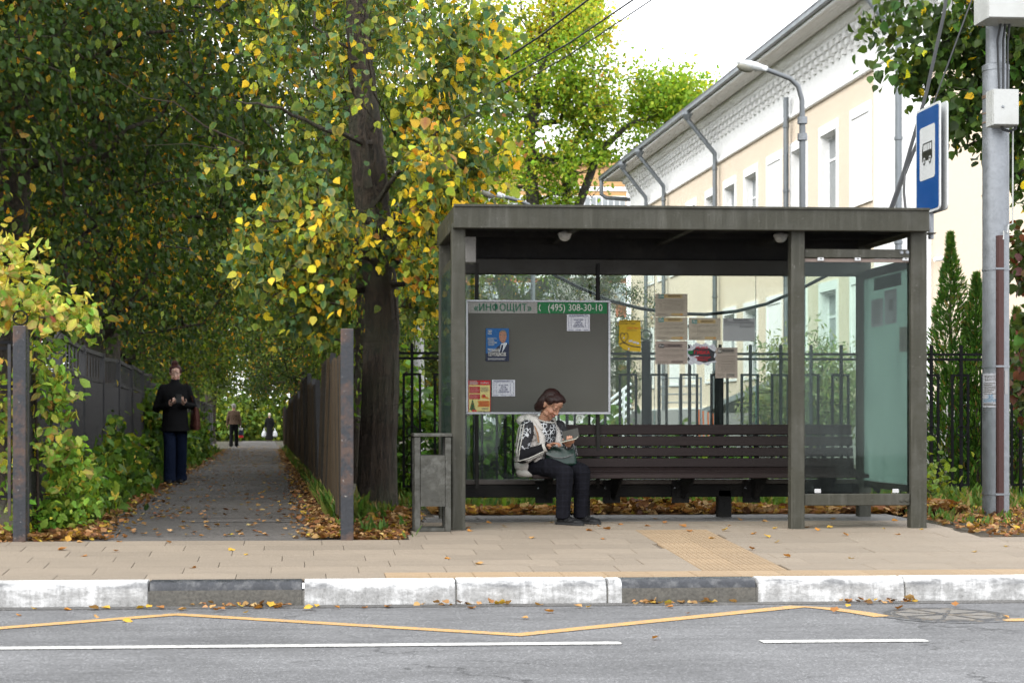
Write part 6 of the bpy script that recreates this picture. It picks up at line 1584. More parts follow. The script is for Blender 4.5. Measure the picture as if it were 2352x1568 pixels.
def gutter(n):
    x = rg.uniform(-3.2, 4.6, n); cl = np.array([noise.noise(Vector((q * 1.4, 0, 9))) for q in x]); k = cl > .05; x = x[k]
    y = 11.275 - np.abs(rg.normal(0, .045, len(x))); return np.stack([x, y, .006 + rg.random(len(x)) * .018], 1)
verge(gutter, 330, .045)

# single leaves one can count on the pavement, under the bench and in the gutter
def spots(L, du, dv): return [(du + a / 3, dv + b / 3) for a, b in L]
pv = spots([(530,600),(835,598),(1175,603),(400,655),(800,662),(1575,658),(1690,690),(1320,778),(600,695)], 0, 1045) + spots([(1000,465),(1135,498),(860,505),(895,520),(1305,575),(710,712),(925,750),(1785,492),(1905,478),(2090,488),(2170,443),(2225,470),(1690,520),(1805,582),(1850,513),(1730,522),(1440,465)], 784, 1045) + spots([(310,488),(275,520),(620,508),(600,568),(640,603),(870,497),(995,500),(935,522),(1140,555),(1475,547),(1165,712),(1660,512),(1045,445),(545,455),(400,450),(1380,507),(2230,630),(1440,452),(500,540),(180,575),(60,528),(25,495),(480,650),(740,703),(2010,668)], 1568, 1045)
gt = spots([(230,1060),(250,1040),(440,1062),(680,1060),(760,1055),(940,1055),(1010,1050),(1130,1055),(1280,1060),(1450,1055),(1480,1070),(1550,1062),(1810,1050),(1860,1045),(1940,1045),(1700,1085),(2090,1060),(2180,1045),(2340,1053),(665,1125),(840,1140),(120,1105)], 0, 1045) + spots([(325,1042),(180,1050),(1150,1028),(1380,1033),(920,1053),(1455,1080),(1660,1045),(1710,1045),(1290,1123),(2100,1010),(2150,1015),(2230,1035),(2290,1045),(2140,1265)], 784, 1045) + spots([(30,1092),(370,1015),(700,1003),(760,998),(890,1000),(1040,1003),(1090,998),(1215,1000),(1570,1008),(1700,990),(1880,1040),(1130,1045),(1040,1082),(1480,1062),(2250,1122)], 1568, 1045)
def loose(L, sz, where, group, zf):
    cols = [('yellow', (.58, .38, .05)), ('tan', (.50, .30, .12)), ('brown', (.30, .13, .04)), ('orange', (.50, .22, .04))]
    for u, v in L:
        cn, c = rnd.choice(cols); p = zf(u, v)
        o = mesh_obj('fallen_leaf', single_leaf(c, 'curl', (.30, .14, .04), .5, m_leaf_dry), None)
        o.location = p + Vector((0, 0, .003)); s_ = sz * rnd.uniform(.7, 1.35); o.scale = (s_, s_, s_); o.rotation_euler = (rnd.uniform(-.3, .3), rnd.uniform(-.35, .35), rnd.uniform(0, 6.28))
        tag(o, f'curled {cn} fallen leaf lying {where}', 'leaf', f'{cn} {group}')
def on_pav(u, v):
    q = on(u, v, .163, .0546, 11.6)
    if q.y > 14.2: q = on(u, v, .305, .0167, 14.2)
    return q
loose(pv, .053, 'on the beige pavement tiles', 'leaves on the pavement', on_pav)
loose(gt, .056, 'in the road gutter under the kerb', 'leaves in the gutter', lambda u, v: on(u, v, .006))

# grass: blades in strips
def grass(name, f, n, h, pal, wid=.006):
    base = f(n); n = len(base); a = rg.random(n) * 2 * pi; d = np.stack([np.cos(a) * .45, np.sin(a) * .45, np.ones(n)], 1) + rg.normal(0, .15, (n, 3))
    fr = leaf_frames(None, d, rg.normal(0, 1, (n, 3))); size = rg.normal(h, h * .3, n).clip(h * .3, h * 1.8)
    me = leaves_mesh(name, base, fr, size, palette(rg, n, pal), 'slim'); return obj_me(name, me, [m_leaf], None, 'stuff')
GR = [(3, (.07, .14, .025)), (2, (.11, .19, .035)), (1, (.19, .22, .05)), (1, (.27, .21, .08))]
def g_right_path(n):
    y = 15.5 + (58 - 15.5) * rg.random(n) ** 1.6; cl = np.array([noise.noise(Vector((0, q * .8, 4))) for q in y]); x = np.array([PRX(q) for q in y]) + .08 + rg.random(n) * .32; k = (cl > -.15) | (y > 19)
    return np.stack([x, y, gnd(y) - .01], 1)[k]
grass('grass', g_right_path, 7000, .16, GR)
def g_back(n):
    x = rg.uniform(gx(900, 18), gx(2500, 18), n); y = 16.9 + 7 * rg.random(n) ** .8; return np.stack([x, y, gnd(y) - .02], 1)
grass('grass', g_back, 14000, .13, GR)
def g_tree(n):
    y = rg.uniform(13.7, 17.5, n); x = rg.uniform(.35, .95, n); cl = np.array([noise.noise(Vector((p * 3, q * 2, 1))) for p, q in zip(x, y)]); return np.stack([x, y, gnd(y) - .01], 1)[cl > .12]
grass('grass', g_tree, 1600, .08, GR)
def g_rv(n):
    y = rg.uniform(13.8, 17.5, n); x = np.array([Rplat(min(q, 15.9)) for q in y]) + .2 + rg.random(n) * 2.2; cl = np.array([noise.noise(Vector((p * 2, q * 2, 7))) for p, q in zip(x, y)]); return np.stack([x, y, gnd(y) - .01], 1)[cl > .12]
grass('grass', g_rv, 1900, .075, GR)
def g_lp(n):
    y = 15 + 40 * rg.random(n) ** 1.6; x = np.array([PLX(q) for q in y]) - .05 - rg.random(n) * .4; cl = np.array([noise.noise(Vector((p * 2, q * 1.2, 3))) for p, q in zip(x, y)]); return np.stack([x, y, gnd(y) - .01], 1)[cl > -.05]
grass('grass', g_lp, 4000, .14, GR)

# ================================================================== PEOPLE
def skin_mat():
    m, nt, out = newmat('skin'); p = _n(nt, 'ShaderNodeBsdfPrincipled', Roughness=.5); p.inputs['Specular IOR Level'].default_value = .35
    a = nt.nodes.new('ShaderNodeVertexColor'); a.layer_name = 'Col'; n1 = noise_t(nt, coords(nt), 60, 4)
    c = mixc(nt, 1, a.outputs[0], ramp(nt, n1, [(.3, .85), (.7, 1.12)]).outputs[0], 'MULTIPLY')
    p.inputs['Subsurface Weight'].default_value = .12; p.inputs['Subsurface Radius'].default_value = (.012, .005, .003); p.inputs['Subsurface Scale'].default_value = 1.0
    nt.links.new(c, p.inputs[0]); nt.links.new(p.outputs[0], out.inputs[0]); return m
m_skin = skin_mat()
def hair_mat(name, c1, c2):
    c1 = tuple(q * .75 for q in c1); c2 = tuple(q * .75 for q in c2)
    m, nt, out = newmat(name); p = _n(nt, 'ShaderNodeBsdfPrincipled', Roughness=.42); p.inputs['Specular IOR Level'].default_value = .3
    n1 = noise_t(nt, coords(nt, (22, 22, 3)), 9, 4, .6); c = ramp(nt, n1, [(.35, c1), (.68, c2)]).outputs[0]
    nt.links.new(c, p.inputs[0]); nt.links.new(bump_n(nt, n1, .6, .01), p.inputs['Normal']); nt.links.new(p.outputs[0], out.inputs[0]); return m
def loft(mb, rings, n=22):
    """closed body from horizontal-ish elliptic rings: (centre, x axis * rx, y axis * ry)"""
    vs = []; fs = []
    for c, ax, ay in rings:
        for j in range(n):
            a = 2*pi*j/n; vs.append(Vector(c) + ax*cos(a) + ay*sin(a))
    k = len(rings)
    for i in range(k-1):
        for j in range(n): fs.append((i*n+j, i*n+(j+1) % n, (i+1)*n+(j+1) % n, (i+1)*n+j))
    fs.append(tuple(range(n))[::-1]); fs.append(tuple((k-1)*n+j for j in range(n)))
    return mb.add(vs, fs)
def limb(mb, pts, r, n=14, balls=True):
    fine = []; rr_ = []
    mb.tube(pts, r, n)
    if balls:
        for p, q in zip(pts, r): mb.ball(p, q * .985, None, 12, 8)
    return mb
class Fig:
    def __init__(s, name_label, origin, heading, scale=1.0, yawoff=0):
        s.o = Vector(origin); s.f = Vector((heading[0], heading[1], 0)).normalized(); s.r = Vector((s.f.y, -s.f.x, 0)); s.s = scale; s.label = name_label
    def V(s, f, r, u): return s.o + (s.f * f + s.r * r + Vector((0, 0, 1)) * u) * s.s
    def head_rot(s, yaw=0, pitch=0, roll=0):
        """columns: her right, face direction, head top"""
        f = (Matrix.Rotation(yaw, 3, 'Z') @ s.f); r = Vector((f.y, -f.x, 0)); up = Vector((0, 0, 1))
        Rp = Matrix.Rotation(pitch, 3, r)
        f = Rp @ f; up = Rp @ up; Rr = Matrix.Rotation(roll, 3, f); r = Rr @ r; up = Rr @ up
        return Matrix((r, f, up)).transposed()
def add_head(mb, c, Rm, k=1.0, nose=1.0):
    def H(x, y, z): return c + Rm @ Vector((x, y, z)) * k
    e = lambda x, y, z, a, b, d, rot=None: mb.ball(H(x, y, z), (a*k, b*k, d*k), Rm if rot is None else Rm @ rot, 18, 12)
    e(0, -.012, .030, .073, .092, .088); e(0, .028, -.028, .060, .062, .082); e(0, .040, -.072, .042, .046, .040)
    e(0, .066, -.098, .020, .020, .017); e(0, .062, .052, .050, .034, .040)
    for s_ in (-1, 1):
        e(s_*.036, .060, -.030, .024, .026, .024); e(s_*.030, .082, .030, .022, .012, .008); e(s_*.042, .030, -.070, .022, .035, .024)
        e(s_*.073, -.005, -.008, .010, .020, .030); e(s_*.079, -.012, .004, .007, .012, .018)
        e(s_*.030, .078, .006, .0155, .0125, .010)
        e(s_*.012, .094, -.034, .009, .010, .008)
    mb.tube([H(0, .088, .022), H(0, .097, -.005), H(0, .105*nose, -.028), H(0, .094, -.042)], [.009*k, .0095*k, .0125*k, .009*k], 10)
    mb.ball(H(0, .104*nose, -.029), .0125*k, None, 10, 8)
    e(0, .090, -.060, .021, .010, .0055); e(0, .087, -.071, .019, .010, .0065)
    return H
def add_hand(mb, wrist, d, palm_n, k=1.0, curl=.5, spread=.10, thumb_side=1, point=None):
    """palm and five separate bent fingers; d = towards the fingers, palm_n = out of the palm"""
    d = Vector(d).normalized(); n = Vector(palm_n); n = (n - d * n.dot(d)).normalized(); x = d.cross(n) * thumb_side
    W = Vector(wrist)
    mb.ball(W + d*.045*k, (.038*k, .046*k, .014*k), Matrix((x, d, n)).transposed(), 14, 8); mb.ball(W + d*.01*k, (.024*k, .03*k, .017*k), Matrix((x, d, n)).transposed(), 12, 8)
    for i, L in enumerate((.068, .076, .071, .056)):
        a = W + d*.082*k + x*(.028 - .0185*i)*k; cu = curl if point is None or i != 0 else point
        dd = (d + x*(spread*(1.2 - .8*i)))
        p1 = a + (dd*cos(cu*.7) + n*sin(cu*.7)).normalized()*L*.45*k; p2 = p1 + (dd*cos(cu*1.6) + n*sin(cu*1.6)).normalized()*L*.32*k; p3 = p2 + (dd*cos(cu*2.3) + n*sin(cu*2.3)).normalized()*L*.25*k
        mb.tube([W + d*.055*k + x*(.024 - .016*i)*k, a, p1, p2, p3], [.0095*k, .0092*k, .0085*k, .0078*k, .0065*k], 8); mb.ball(p3, .0066*k, None, 8, 6)
    t0 = W + d*.02*k + x*.022*k; t1 = t0 + (d*.6 + x*.8 + n*.15).normalized()*.036*k; t2 = t1 + (d*.85 + x*.25 + n*.35).normalized()*.03*k; t3 = t2 + (d*.9 + n*.45).normalized()*.024*k
    mb.tube([t0, t1, t2, t3], [.012*k, .0105*k, .0095*k, .0075*k], 8); mb.ball(t3, .0076*k, None, 8, 6)
def person_body(fig, mb, voxel, c, Rm, k, tone, lip, brow, extra=None, smooth=3):
    off = fig.o; me = fuse('person', mb, voxel, smooth, off)
    n = len(me.vertices); co = np.zeros(n * 3, np.float32); me.vertices.foreach_get('co', co); co = co.reshape(-1, 3) + np.array(off)
    L = (co - np.array(c)) @ np.array(Rm) / k
    col = np.tile(np.array(tone), (n, 1)).astype(float)
    def paint(mask, cc, w=1.0): col[mask] = col[mask] * (1 - w) + np.array(cc) * w
    x, y, z = L[:, 0], L[:, 1], L[:, 2]; face = (y > .03) & (np.abs(z) < .13) & (np.abs(x) < .09)
    blush = np.exp(-(((np.abs(x) - .038)/.022)**2 + ((z + .035)/.022)**2)) * face; col += (np.array((tone[0]*1.12, tone[1]*.80, tone[2]*.72)) - col) * (blush * .4)[:, None]
    paint(face & (np.abs(z + .066) < .0105) & (np.abs(x) < .024 - np.abs(z + .066)*.6), lip, .85)
    paint(face & (np.abs(z + .0655) < .0022) & (np.abs(x) < .022), tuple(q*.3 for q in lip), .8)
    paint(face & (np.abs(z - .0275 + .12*(np.abs(np.abs(x) - .032))**1) < .0048) & (np.abs(x) > .012) & (np.abs(x) < .050), brow, .5)
    paint(face & (np.abs(z - .003) < .0042) & (np.abs(np.abs(x) - .031) < .0165), (.035, .022, .018), .6)
    paint(face & (np.abs(z - .013) < .0022) & (np.abs(np.abs(x) - .031) < .017), tuple(q*.45 for q in tone), .6)
    paint(face & (y > .085) & (np.abs(z + .040) < .004) & (np.abs(np.abs(x) - .007) < .005), tuple(q*.25 for q in tone), .8)
    if extra: extra(co, L, col, paint)
    C = np.ones((n, 4), np.float32); C[:, :3] = np.clip(col, 0, 1)
    ca = me.color_attributes.new('Col', 'FLOAT_COLOR', 'POINT'); ca.data.foreach_set('color', C.reshape(-1))
    me.materials.append(m_skin); o = mesh_obj('person', me); o.location = off; return o
def cloth(name, mb, mat, parent, voxel=.008, smooth=4):
    me = fuse(name, mb, voxel, smooth, wloc(parent)); me.materials.append(mat); return mesh_obj(name, me, parent)
def fabric(name, col, rough=.85, fold=.5, fs=9, var=.15, vs=5):
    if name in MATS: return MATS[name]
    col = tuple(q * .72 for q in col)
    m, nt, out = newmat(name); p = _n(nt, 'ShaderNodeBsdfPrincipled', Roughness=rough); p.inputs['Specular IOR Level'].default_value = .12
    n1 = noise_t(nt, coords(nt, (1, 1, .55)), fs, 3, .5, .6); n2 = noise_t(nt, coords(nt), 260, 2)
    c = ramp(nt, n2, [(.3, tuple(q*(1-var) for q in col)), (.7, tuple(q*(1+var) for q in col))]).outputs[0]
    nt.links.new(c, p.inputs[0]); nt.links.new(bump_n(nt, n1, fold, .05), p.inputs['Normal']); nt.links.new(p.outputs[0], out.inputs[0]); MATS[name] = m; return m
def shoe(mb, heel, d, L=.26, w=.048, h=.055, k=1.0):
    d = Vector(d).normalized(); x = Vector((d.y, -d.x, 0)); Rm = Matrix((x, d, Vector((0, 0, 1)))).transposed(); H = Vector(heel)
    mb.ball(H + d*.05*k + Vector((0, 0, .035)), (.036*k, .055*k, .036), Rm); mb.ball(H + d*.13*k + Vector((0, 0, .032)), (w*.86*k, .10*k, .034), Rm); mb.ball(H + d*.19*k + Vector((0, 0, .026)), (w*k, .072*k, .027), Rm); mb.ball(H + d*.04*k + Vector((0, 0, .075)), (.040*k, .048*k, .035), Rm)
def sole(mb, heel, d, L=.27, w=.046, k=1.0):
    d = Vector(d).normalized(); x = Vector((d.y, -d.x, 0)); H = Vector(heel) + Vector((0, 0, .002))
    pts = [H + d*(f*L) + x*(w*g) for f, g in ((.0, -.5), (-.03, 0), (.0, .5), (.12, .72), (.4, .72), (.7, 1.0), (.9, .8), (1.0, .3), (1.0, -.3), (.9, -.8), (.7, -1.0), (.4, -.72), (.12, -.72))]
    mb.prism(pts, (0, 0, 0), (0, 0, .020))

# ---- the seated woman
fz = ground(15.0)
F = Fig('', (gx(1240, 15.12), 15.12, fz), (.60, -.80), 1.0); V = F.V
hc = V(.150, .012, 1.035); Rm = F.head_rot(.10, -.68, .05)
mb = MB(); H = add_head(mb, hc, Rm, 1.02, 1.0)
limb(mb, [V(.035, .0, .80), V(.06, .0, .90), V(.115, .01, .985)], [.07, .056, .052])
loft(mb, [(V(-.02, 0, .47), F.r*.15, F.f*.11), (V(.0, 0, .60), F.r*.14, F.f*.10), (V(.03, 0, .75), F.r*.15, F.f*.10), (V(.04, 0, .86), F.r*.10, F.f*.07)])
shR, elR, wrR = V(.02, .175, .83), V(.03, .245, .575), V(.225, .125, .665)
shL, elL = V(.06, -.175, .83), V(.17, -.225, .60)
phc = at(1308, 1009, 14.66); wrL = phc + Vector((.004, .105, -.035))
limb(mb, [shR, elR, wrR], [.05, .042, .028]); limb(mb, [shL, elL, wrL], [.05, .042, .028])
# right hand taps, left hand carries the phone
phc = at(1308, 1009, 14.66)
dR = (phc + Vector((-.005, .01, .03)) - wrR).normalized(); add_hand(mb, wrR, dR, Vector((.1, -.1, -1)), .98, .55, .10, -1, .35)
add_hand(mb, wrL, Vector((.05, -1, .10)), Vector((0, .1, 1)), .98, .75, .06, 1)
for s_ in (1, -1): limb(mb, [V(0, s_*.085, .475), V(.40, s_*.095, .455), V(.375, s_*.095, .10)], [.075, .055, .038])
tone = (.34, .175, .112)
woman = person_body(F, mb, .0048, hc, Rm, 1.02, tone, (.26, .085, .07), (.12, .065, .045), None, 2)
tag(woman, 'seated woman in a pale padded vest looking at her phone on the bench', 'person')
hr = MB(); hh = lambda x, y, z: hc + Rm @ Vector((x, y, z)) * 1.02
def hb(x, y, z, a, b_, c_): hr.ball(hh(x, y, z), (a, b_, c_), Rm, 18, 12)
hb(0, -.022, .046, .086, .094, .086); hb(0, -.055, .0, .078, .066, .085); hb(0, .030, .092, .064, .058, .036); hb(-.04, .052, .082, .034, .038, .026); hb(.038, .040, .085, .038, .046, .028)
for s_ in (-1, 1):
    hb(s_*.068, -.045, -.02, .028, .050, .078); hb(s_*.060, -.06, -.075, .028, .042, .045); hb(s_*.074, .018, .055, .016, .042, .038)
hb(-.070, .040, .030, .014, .026, .045); hb(0, -.078, -.06, .065, .035, .05)
cloth('hair', hr, hair_mat('hair_auburn', (.008, .003, .003), (.038, .010, .007)), woman, .005, 3)
# black sweater with a white line pattern
def maze_mat():
    m, nt, out = newmat('maze_sweater'); p = _n(nt, 'ShaderNodeBsdfPrincipled', Roughness=.85)
    v = coords(nt); vo = _n(nt, 'ShaderNodeTexVoronoi', Scale=30.0); vo.feature = 'DISTANCE_TO_EDGE'; vo.distance = 'EUCLIDEAN'; nt.links.new(v, vo.inputs['Vector'])
    vq = _n(nt, 'ShaderNodeTexVoronoi', Scale=30.0); nt.links.new(v, vq.inputs['Vector']); sp = _n(nt, 'ShaderNodeSeparateColor'); nt.links.new(vq.outputs['Color'], sp.inputs[0])
    ln = ramp(nt, vo.outputs['Distance'], [(.09, 1.0), (.13, 0.0)]); gt_ = ramp(nt, sp.outputs[0], [(.52, 0.0), (.56, 1.0)])
    mu = nt.nodes.new('ShaderNodeMath'); mu.operation = 'MULTIPLY'; nt.links.new(ln.outputs[0], mu.inputs[0]); nt.links.new(gt_.outputs[0], mu.inputs[1])
    c = mixc(nt, mu.outputs[0], (.012, .012, .014), (.44, .45, .46)); nt.links.new(c, p.inputs[0]); nt.links.new(p.outputs[0], out.inputs[0]); return m
m_maze = maze_mat(); m_blk = fabric('black_knit', (.013, .013, .015))
sw = MB()
loft(sw, [(V(-.02, 0, .50), F.r*.13, F.f*.10), (V(.03, 0, .66), F.r*.11, F.f*.10), (V(.055, 0, .78), F.r*.115, F.f*.105), (V(.06, 0, .855), F.r*.11, F.f*.085), (V(.065, 0, .885), F.r*.075, F.f*.07)])
limb(sw, [shR, V(.024, .222, .665)], [.070, .0605]); limb(sw, [shL, elL, wrL.lerp(elL, .15)], [.066, .058, .042])
sweater = cloth('sweater', sw, m_maze, woman, .007, 3)
slv = MB(); limb(slv, [V(.02, .213, .705), elR, wrR.lerp(elR, .10)], [.063, .062, .041]); cloth('sleeve', slv, m_blk, woman, .006, 3)
m_strp = fabric('white_stripe', (.55, .53, .48)); sid = V(0, 1, 0) - V(0, 0, 0); bk = V(-1, 0, 0) - V(0, 0, 0)
def lay(pts, r_): 
    q = [Vector(p) for p in pts]; fine = []
    for i in range(len(q)-1):
        for k_ in range(5): fine.append(q[i].lerp(q[i+1], k_/5))
    fine.append(q[-1]); st_ = MB(); st_.tube(fine, r_, 6); return st_
for a_ in (0, 1):
    o1 = Vector((-.55 - .3*a_, -.80 + .3*a_, .1)).normalized(); o2 = Vector((-.55 - .2*a_, -.55 + .1*a_, -.55)).normalized(); o3 = Vector((-.05, -.80 + .35*a_, -.55 - .35*a_)).normalized()
    obj('stripe', lay([shR + o1*.066 + Vector((0, 0, .02)), shR.lerp(elR, .5) + o1*.068, elR + o1*.060 + Vector((0, 0, .04)), elR + o2*.063, elR.lerp(wrR, .25) + o3*.060, elR.lerp(wrR, .85) + o3*.046], .0055), m_strp, woman, True)
cf = MB(); d_ = (wrR - elR).normalized(); cf.tube([wrR.lerp(elR, .16), wrR.lerp(elR, .06)], [.043, .040], 14); obj('cuff', cf, m_strp, woman, True)
cl_ = MB()
for q in range(18):
    pass
cl_.tube([V(.075 + .078*cos(t)*1.0, .078*sin(t), .893 - .022*cos(t)) for t in [2*pi*k/20 for k in range(21)]], .006, 6); obj('neckline', cl_, m_strp, woman, True)
# padded vest
def puffy(name, col):
    m, nt, out = newmat(name); p = _n(nt, 'ShaderNodeBsdfPrincipled', Roughness=.48); p.inputs['Specular IOR Level'].default_value = .4
    n1 = noise_t(nt, coords(nt, (1, 1, 1.6)), 16, 5, .6, 1.2); n2 = noise_t(nt, coords(nt), 5, 3)
    c = ramp(nt, n2, [(.3, tuple(q*.9 for q in col)), (.7, tuple(q*1.06 for q in col))]).outputs[0]
    nt.links.new(c, p.inputs[0]); nt.links.new(bump_n(nt, n1, .35, .02), p.inputs['Normal']); nt.links.new(p.outputs[0], out.inputs[0]); return m
m_vest = puffy('vest_nylon', (.40, .375, .345))
ve = MB()
for i, (z, rx, ry_, fo) in enumerate(((.432, .195, .150, -.055), (.490, .205, .165, -.058), (.549, .207, .170, -.056), (.611, .207, .170, -.050), (.673, .206, .172, -.048), (.735, .203, .160, -.034), (.797, .197, .145, -.018))):
    loft(ve, [(V(fo, 0, z - .036), F.r*rx*.88, F.f*ry_*.86), (V(fo, 0, z - .022), F.r*rx*.97, F.f*ry_*.96), (V(fo, 0, z), F.r*rx*1.01, F.f*ry_*1.01), (V(fo, 0, z + .022), F.r*rx*.97, F.f*ry_*.96), (V(fo, 0, z + .036), F.r*rx*.88, F.f*ry_*.86)])
for s_ in (1, -1):
    limb(ve, [V(.0, s_*.155, .845), V(.03, s_*.095, .885)], [.052, .045])       # shoulders
    limb(ve, [V(.045, s_*.135, .845), V(.115, s_*.10, .74), V(.125, s_*.105, .62), V(.10, s_*.12, .52)], [.042, .040, .042, .045])   # front edges
    loft(ve, [(V(-.02, s_*.175, .66), F.r*.045, F.f*.10), (V(-.015, s_*.185, .74), F.r*.04, F.f*.085), (V(0, s_*.19, .82), F.r*.035, F.f*.075), (V(.0, s_*.17, .885), F.r*.03, F.f*.06)])
vest = cloth('vest', ve, m_vest, woman, .0075, 2)
hd = MB()
for t in [(-1.25 + 2.5*k/9) for k in range(10)]:
    hd.ball(V(-.055 - .085*cos(t), .135*sin(t), .905 - .02*abs(sin(t))), (.058, .058, .050), None, 12, 8)
limb(hd, [V(-.02, .12, .90), V(.05, .105, .885), V(.105, .085, .82)], [.045, .034, .022]); limb(hd, [V(-.02, -.12, .90), V(.05, -.105, .885), V(.105, -.085, .82)], [.045, .034, .022])
cloth('hood', hd, m_vest, woman, .007, 3)
dr = MB(); a0_ = V(.085, .150, .845); dr.tube([a0_, V(.125, .155, .78), V(.135, .150, .70)], [.007, .010, .009], 8, flat=.4); obj('drawstring', dr, M('leather_tan', (.30, .15, .07), .6), woman, True)
# checked trousers
def plaid():
    m, nt, out = newmat('checked_wool'); p = _n(nt, 'ShaderNodeBsdfPrincipled', Roughness=.95); p.inputs['Specular IOR Level'].default_value = .1
    v = coords(nt); sx_ = nt.nodes.new('ShaderNodeSeparateXYZ'); nt.links.new(v, sx_.inputs[0]); c = None
    fac = []
    for ax, k in ((2, 130.0), (0, 150.0)):
        mm = nt.nodes.new('ShaderNodeMath'); mm.operation = 'MULTIPLY'; mm.inputs[1].default_value = k; nt.links.new(sx_.outputs[ax], mm.inputs[0])
        sn = nt.nodes.new('ShaderNodeMath'); sn.operation = 'SINE'; nt.links.new(mm.outputs[0], sn.inputs[0]); fac.append(ramp(nt, sn.outputs[0], [(.80, 0.0), (.95, .5)]).outputs[0])
    ad = nt.nodes.new('ShaderNodeMath'); ad.operation = 'ADD'; nt.links.new(fac[0], ad.inputs[0]); nt.links.new(fac[1], ad.inputs[1])
    c = mixc(nt, ad.outputs[0], (.0065, .0065, .009), (.0115, .012, .017)); nt.links.new(c, p.inputs[0])
    n1 = noise_t(nt, coords(nt, (1, 1, .4)), 12, 3, .5, .8); nt.links.new(bump_n(nt, n1, .7, .05), p.inputs['Normal']); nt.links.new(p.outputs[0], out.inputs[0]); return m
tr = MB()
knR, knL = V(.405, .100, .440), V(.415, -.100, .445); anR, anL = V(.385, .105, .085), V(.395, -.105, .085)
loft(tr, [(V(-.03, 0, .435), F.r*.17, F.f*.13), (V(-.01, 0, .50), F.r*.165, F.f*.12), (V(.0, 0, .56), F.r*.14, F.f*.10)])
for s_, kn, an in ((1, knR, anR), (-1, knL, anL)):
    limb(tr, [V(.02, s_*.085, .485), V(.22, s_*.095, .485), kn], [.088, .085, .076]); limb(tr, [kn, kn.lerp(an, .4), kn.lerp(an, .75), an], [.076, .071, .064, .062])
    tr.tube([an + Vector((0, 0, .03)), an + Vector((0, 0, -.035))], [.062, .066], 14)
cloth('trousers', tr, plaid(), woman, .0075, 3)
m_shoe = M('black_leather', (.010, .010, .011), .5, spec=.25, var=.3, vs=20, bump=.2)
for an, hd_ in ((anR, (.72, -.62)), (anL, (.66, -.68))):
    d3 = Vector((hd_[0], hd_[1], 0)).normalized(); hl = Vector((an.x, an.y, ground(an.y))) - d3*.055
    sb = MB(); shoe(sb, hl, d3, .25); so = cloth('shoe', sb, m_shoe, woman, .005, 2); s2 = MB(); sole(s2, hl - d3*.012, d3, .275, .047); obj('sole', s2, M('black_sole', (.02, .02, .021), .6), so)
    s3 = MB(); x_ = Vector((d3.y, -d3.x, 0)); s3.tube([hl + d3*.13 + x_*.042*t + Vector((0, 0, .062*math.sqrt(max(0, 1 - (t*.75)**2)) + .006)) for t in (-1, -.6, -.2, .2, .6, 1)], .011, 6, flat=.5); obj('strap', s3, m_shoe, so, True)
# phone in a folded case, and the handbag on her lap: things of their own
ph = thing('phone', 'phone in an open flip case held by the seated woman', 'phone', phc)
rot = Matrix.Rotation(.28, 3, 'Y') ; rot = Matrix.Rotation(-.55, 3, 'Z') @ Matrix.Rotation(-.22, 3, 'Y') @ Matrix.Rotation(.30, 3, 'X')
mb = MB(); mb.box(phc, (.150, .075, .010), rot, .004); obj('body', mb, M('phone_pale', (.42, .40, .33), .3), ph)
mb = MB(); mb.box(phc + rot @ Vector((0, 0, .0058)), (.140, .068, .001), rot); obj('screen', mb, M('phone_glass', (.08, .10, .09), .08, spec=.8), ph)
mb = MB(); mb.box(phc + rot @ Vector((.01, .040, .036)), (.150, .004, .074), rot @ Matrix.Rotation(-.35, 3, 'X'), .001); obj('flip_cover', mb, M('case_grey', (.05, .048, .041), .55), ph)
bgc = V(.27, .015, .575); bag = thing('handbag', 'dark green leather handbag on the lap of the seated woman', 'handbag', bgc)
m_gl = M('green_leather', (.006, .032, .022), .32, var=.25, vs=6, fine=80, bump=.2, spec=.5)
ax = (Vector((1, -.25, 0))).normalized(); ay = Vector((.25, 1, 0)).normalized()
gb = MB(); loft(gb, [(bgc + Vector((0, 0, -.075)), ax*.125, ay*.050), (bgc + Vector((0, 0, -.06)), ax*.142, ay*.066), (bgc + Vector((0, 0, .0)), ax*.137, ay*.062), (bgc + Vector((0, 0, .07)), ax*.118, ay*.040), (bgc + Vector((0, 0, .085)), ax*.10, ay*.022)])
cloth('body', gb, m_gl, bag, .006, 3)
fl_ = MB(); vs = []; n = 12
for i in range(n+1):
    t = -1 + 2*i/n
    for (q, dz) in ((.012, .092), (-.045, .080), (-.068, .04), (-.074, .028 - .034*(1 - t*t))): vs.append(bgc + ax*(.118*t) + ay*(q - .004*(1 - abs(t))) + Vector((0, 0, dz)))
fl_.add(vs, [(4*i+j, 4*i+4+j, 4*i+5+j, 4*i+1+j) for i in range(n) for j in range(3)]); obj('flap', fl_, m_gl, bag, True)
zp = MB(); zp.tube([bgc + ax*(.118*(-1 + 2*i/12)) - ay*.078 + Vector((0, 0, .027 - .034*(1 - (-1 + 2*i/12)**2))) for i in range(13)], .0035, 6); obj('zip_edge', zp, M('zip_grey', (.2, .2, .2), .4, .6), bag, True)
sp_ = MB(); sp_.tube([bgc - ax*.13 + Vector((0, 0, .06)), bgc - ax*.145 - ay*.03 + Vector((0, 0, .0)), bgc - ax*.14 - ay*.04 + Vector((0, 0, -.06))], .006, 6); obj('chain', sp_, M('zip_grey', (.2, .2, .2)), bag, True)

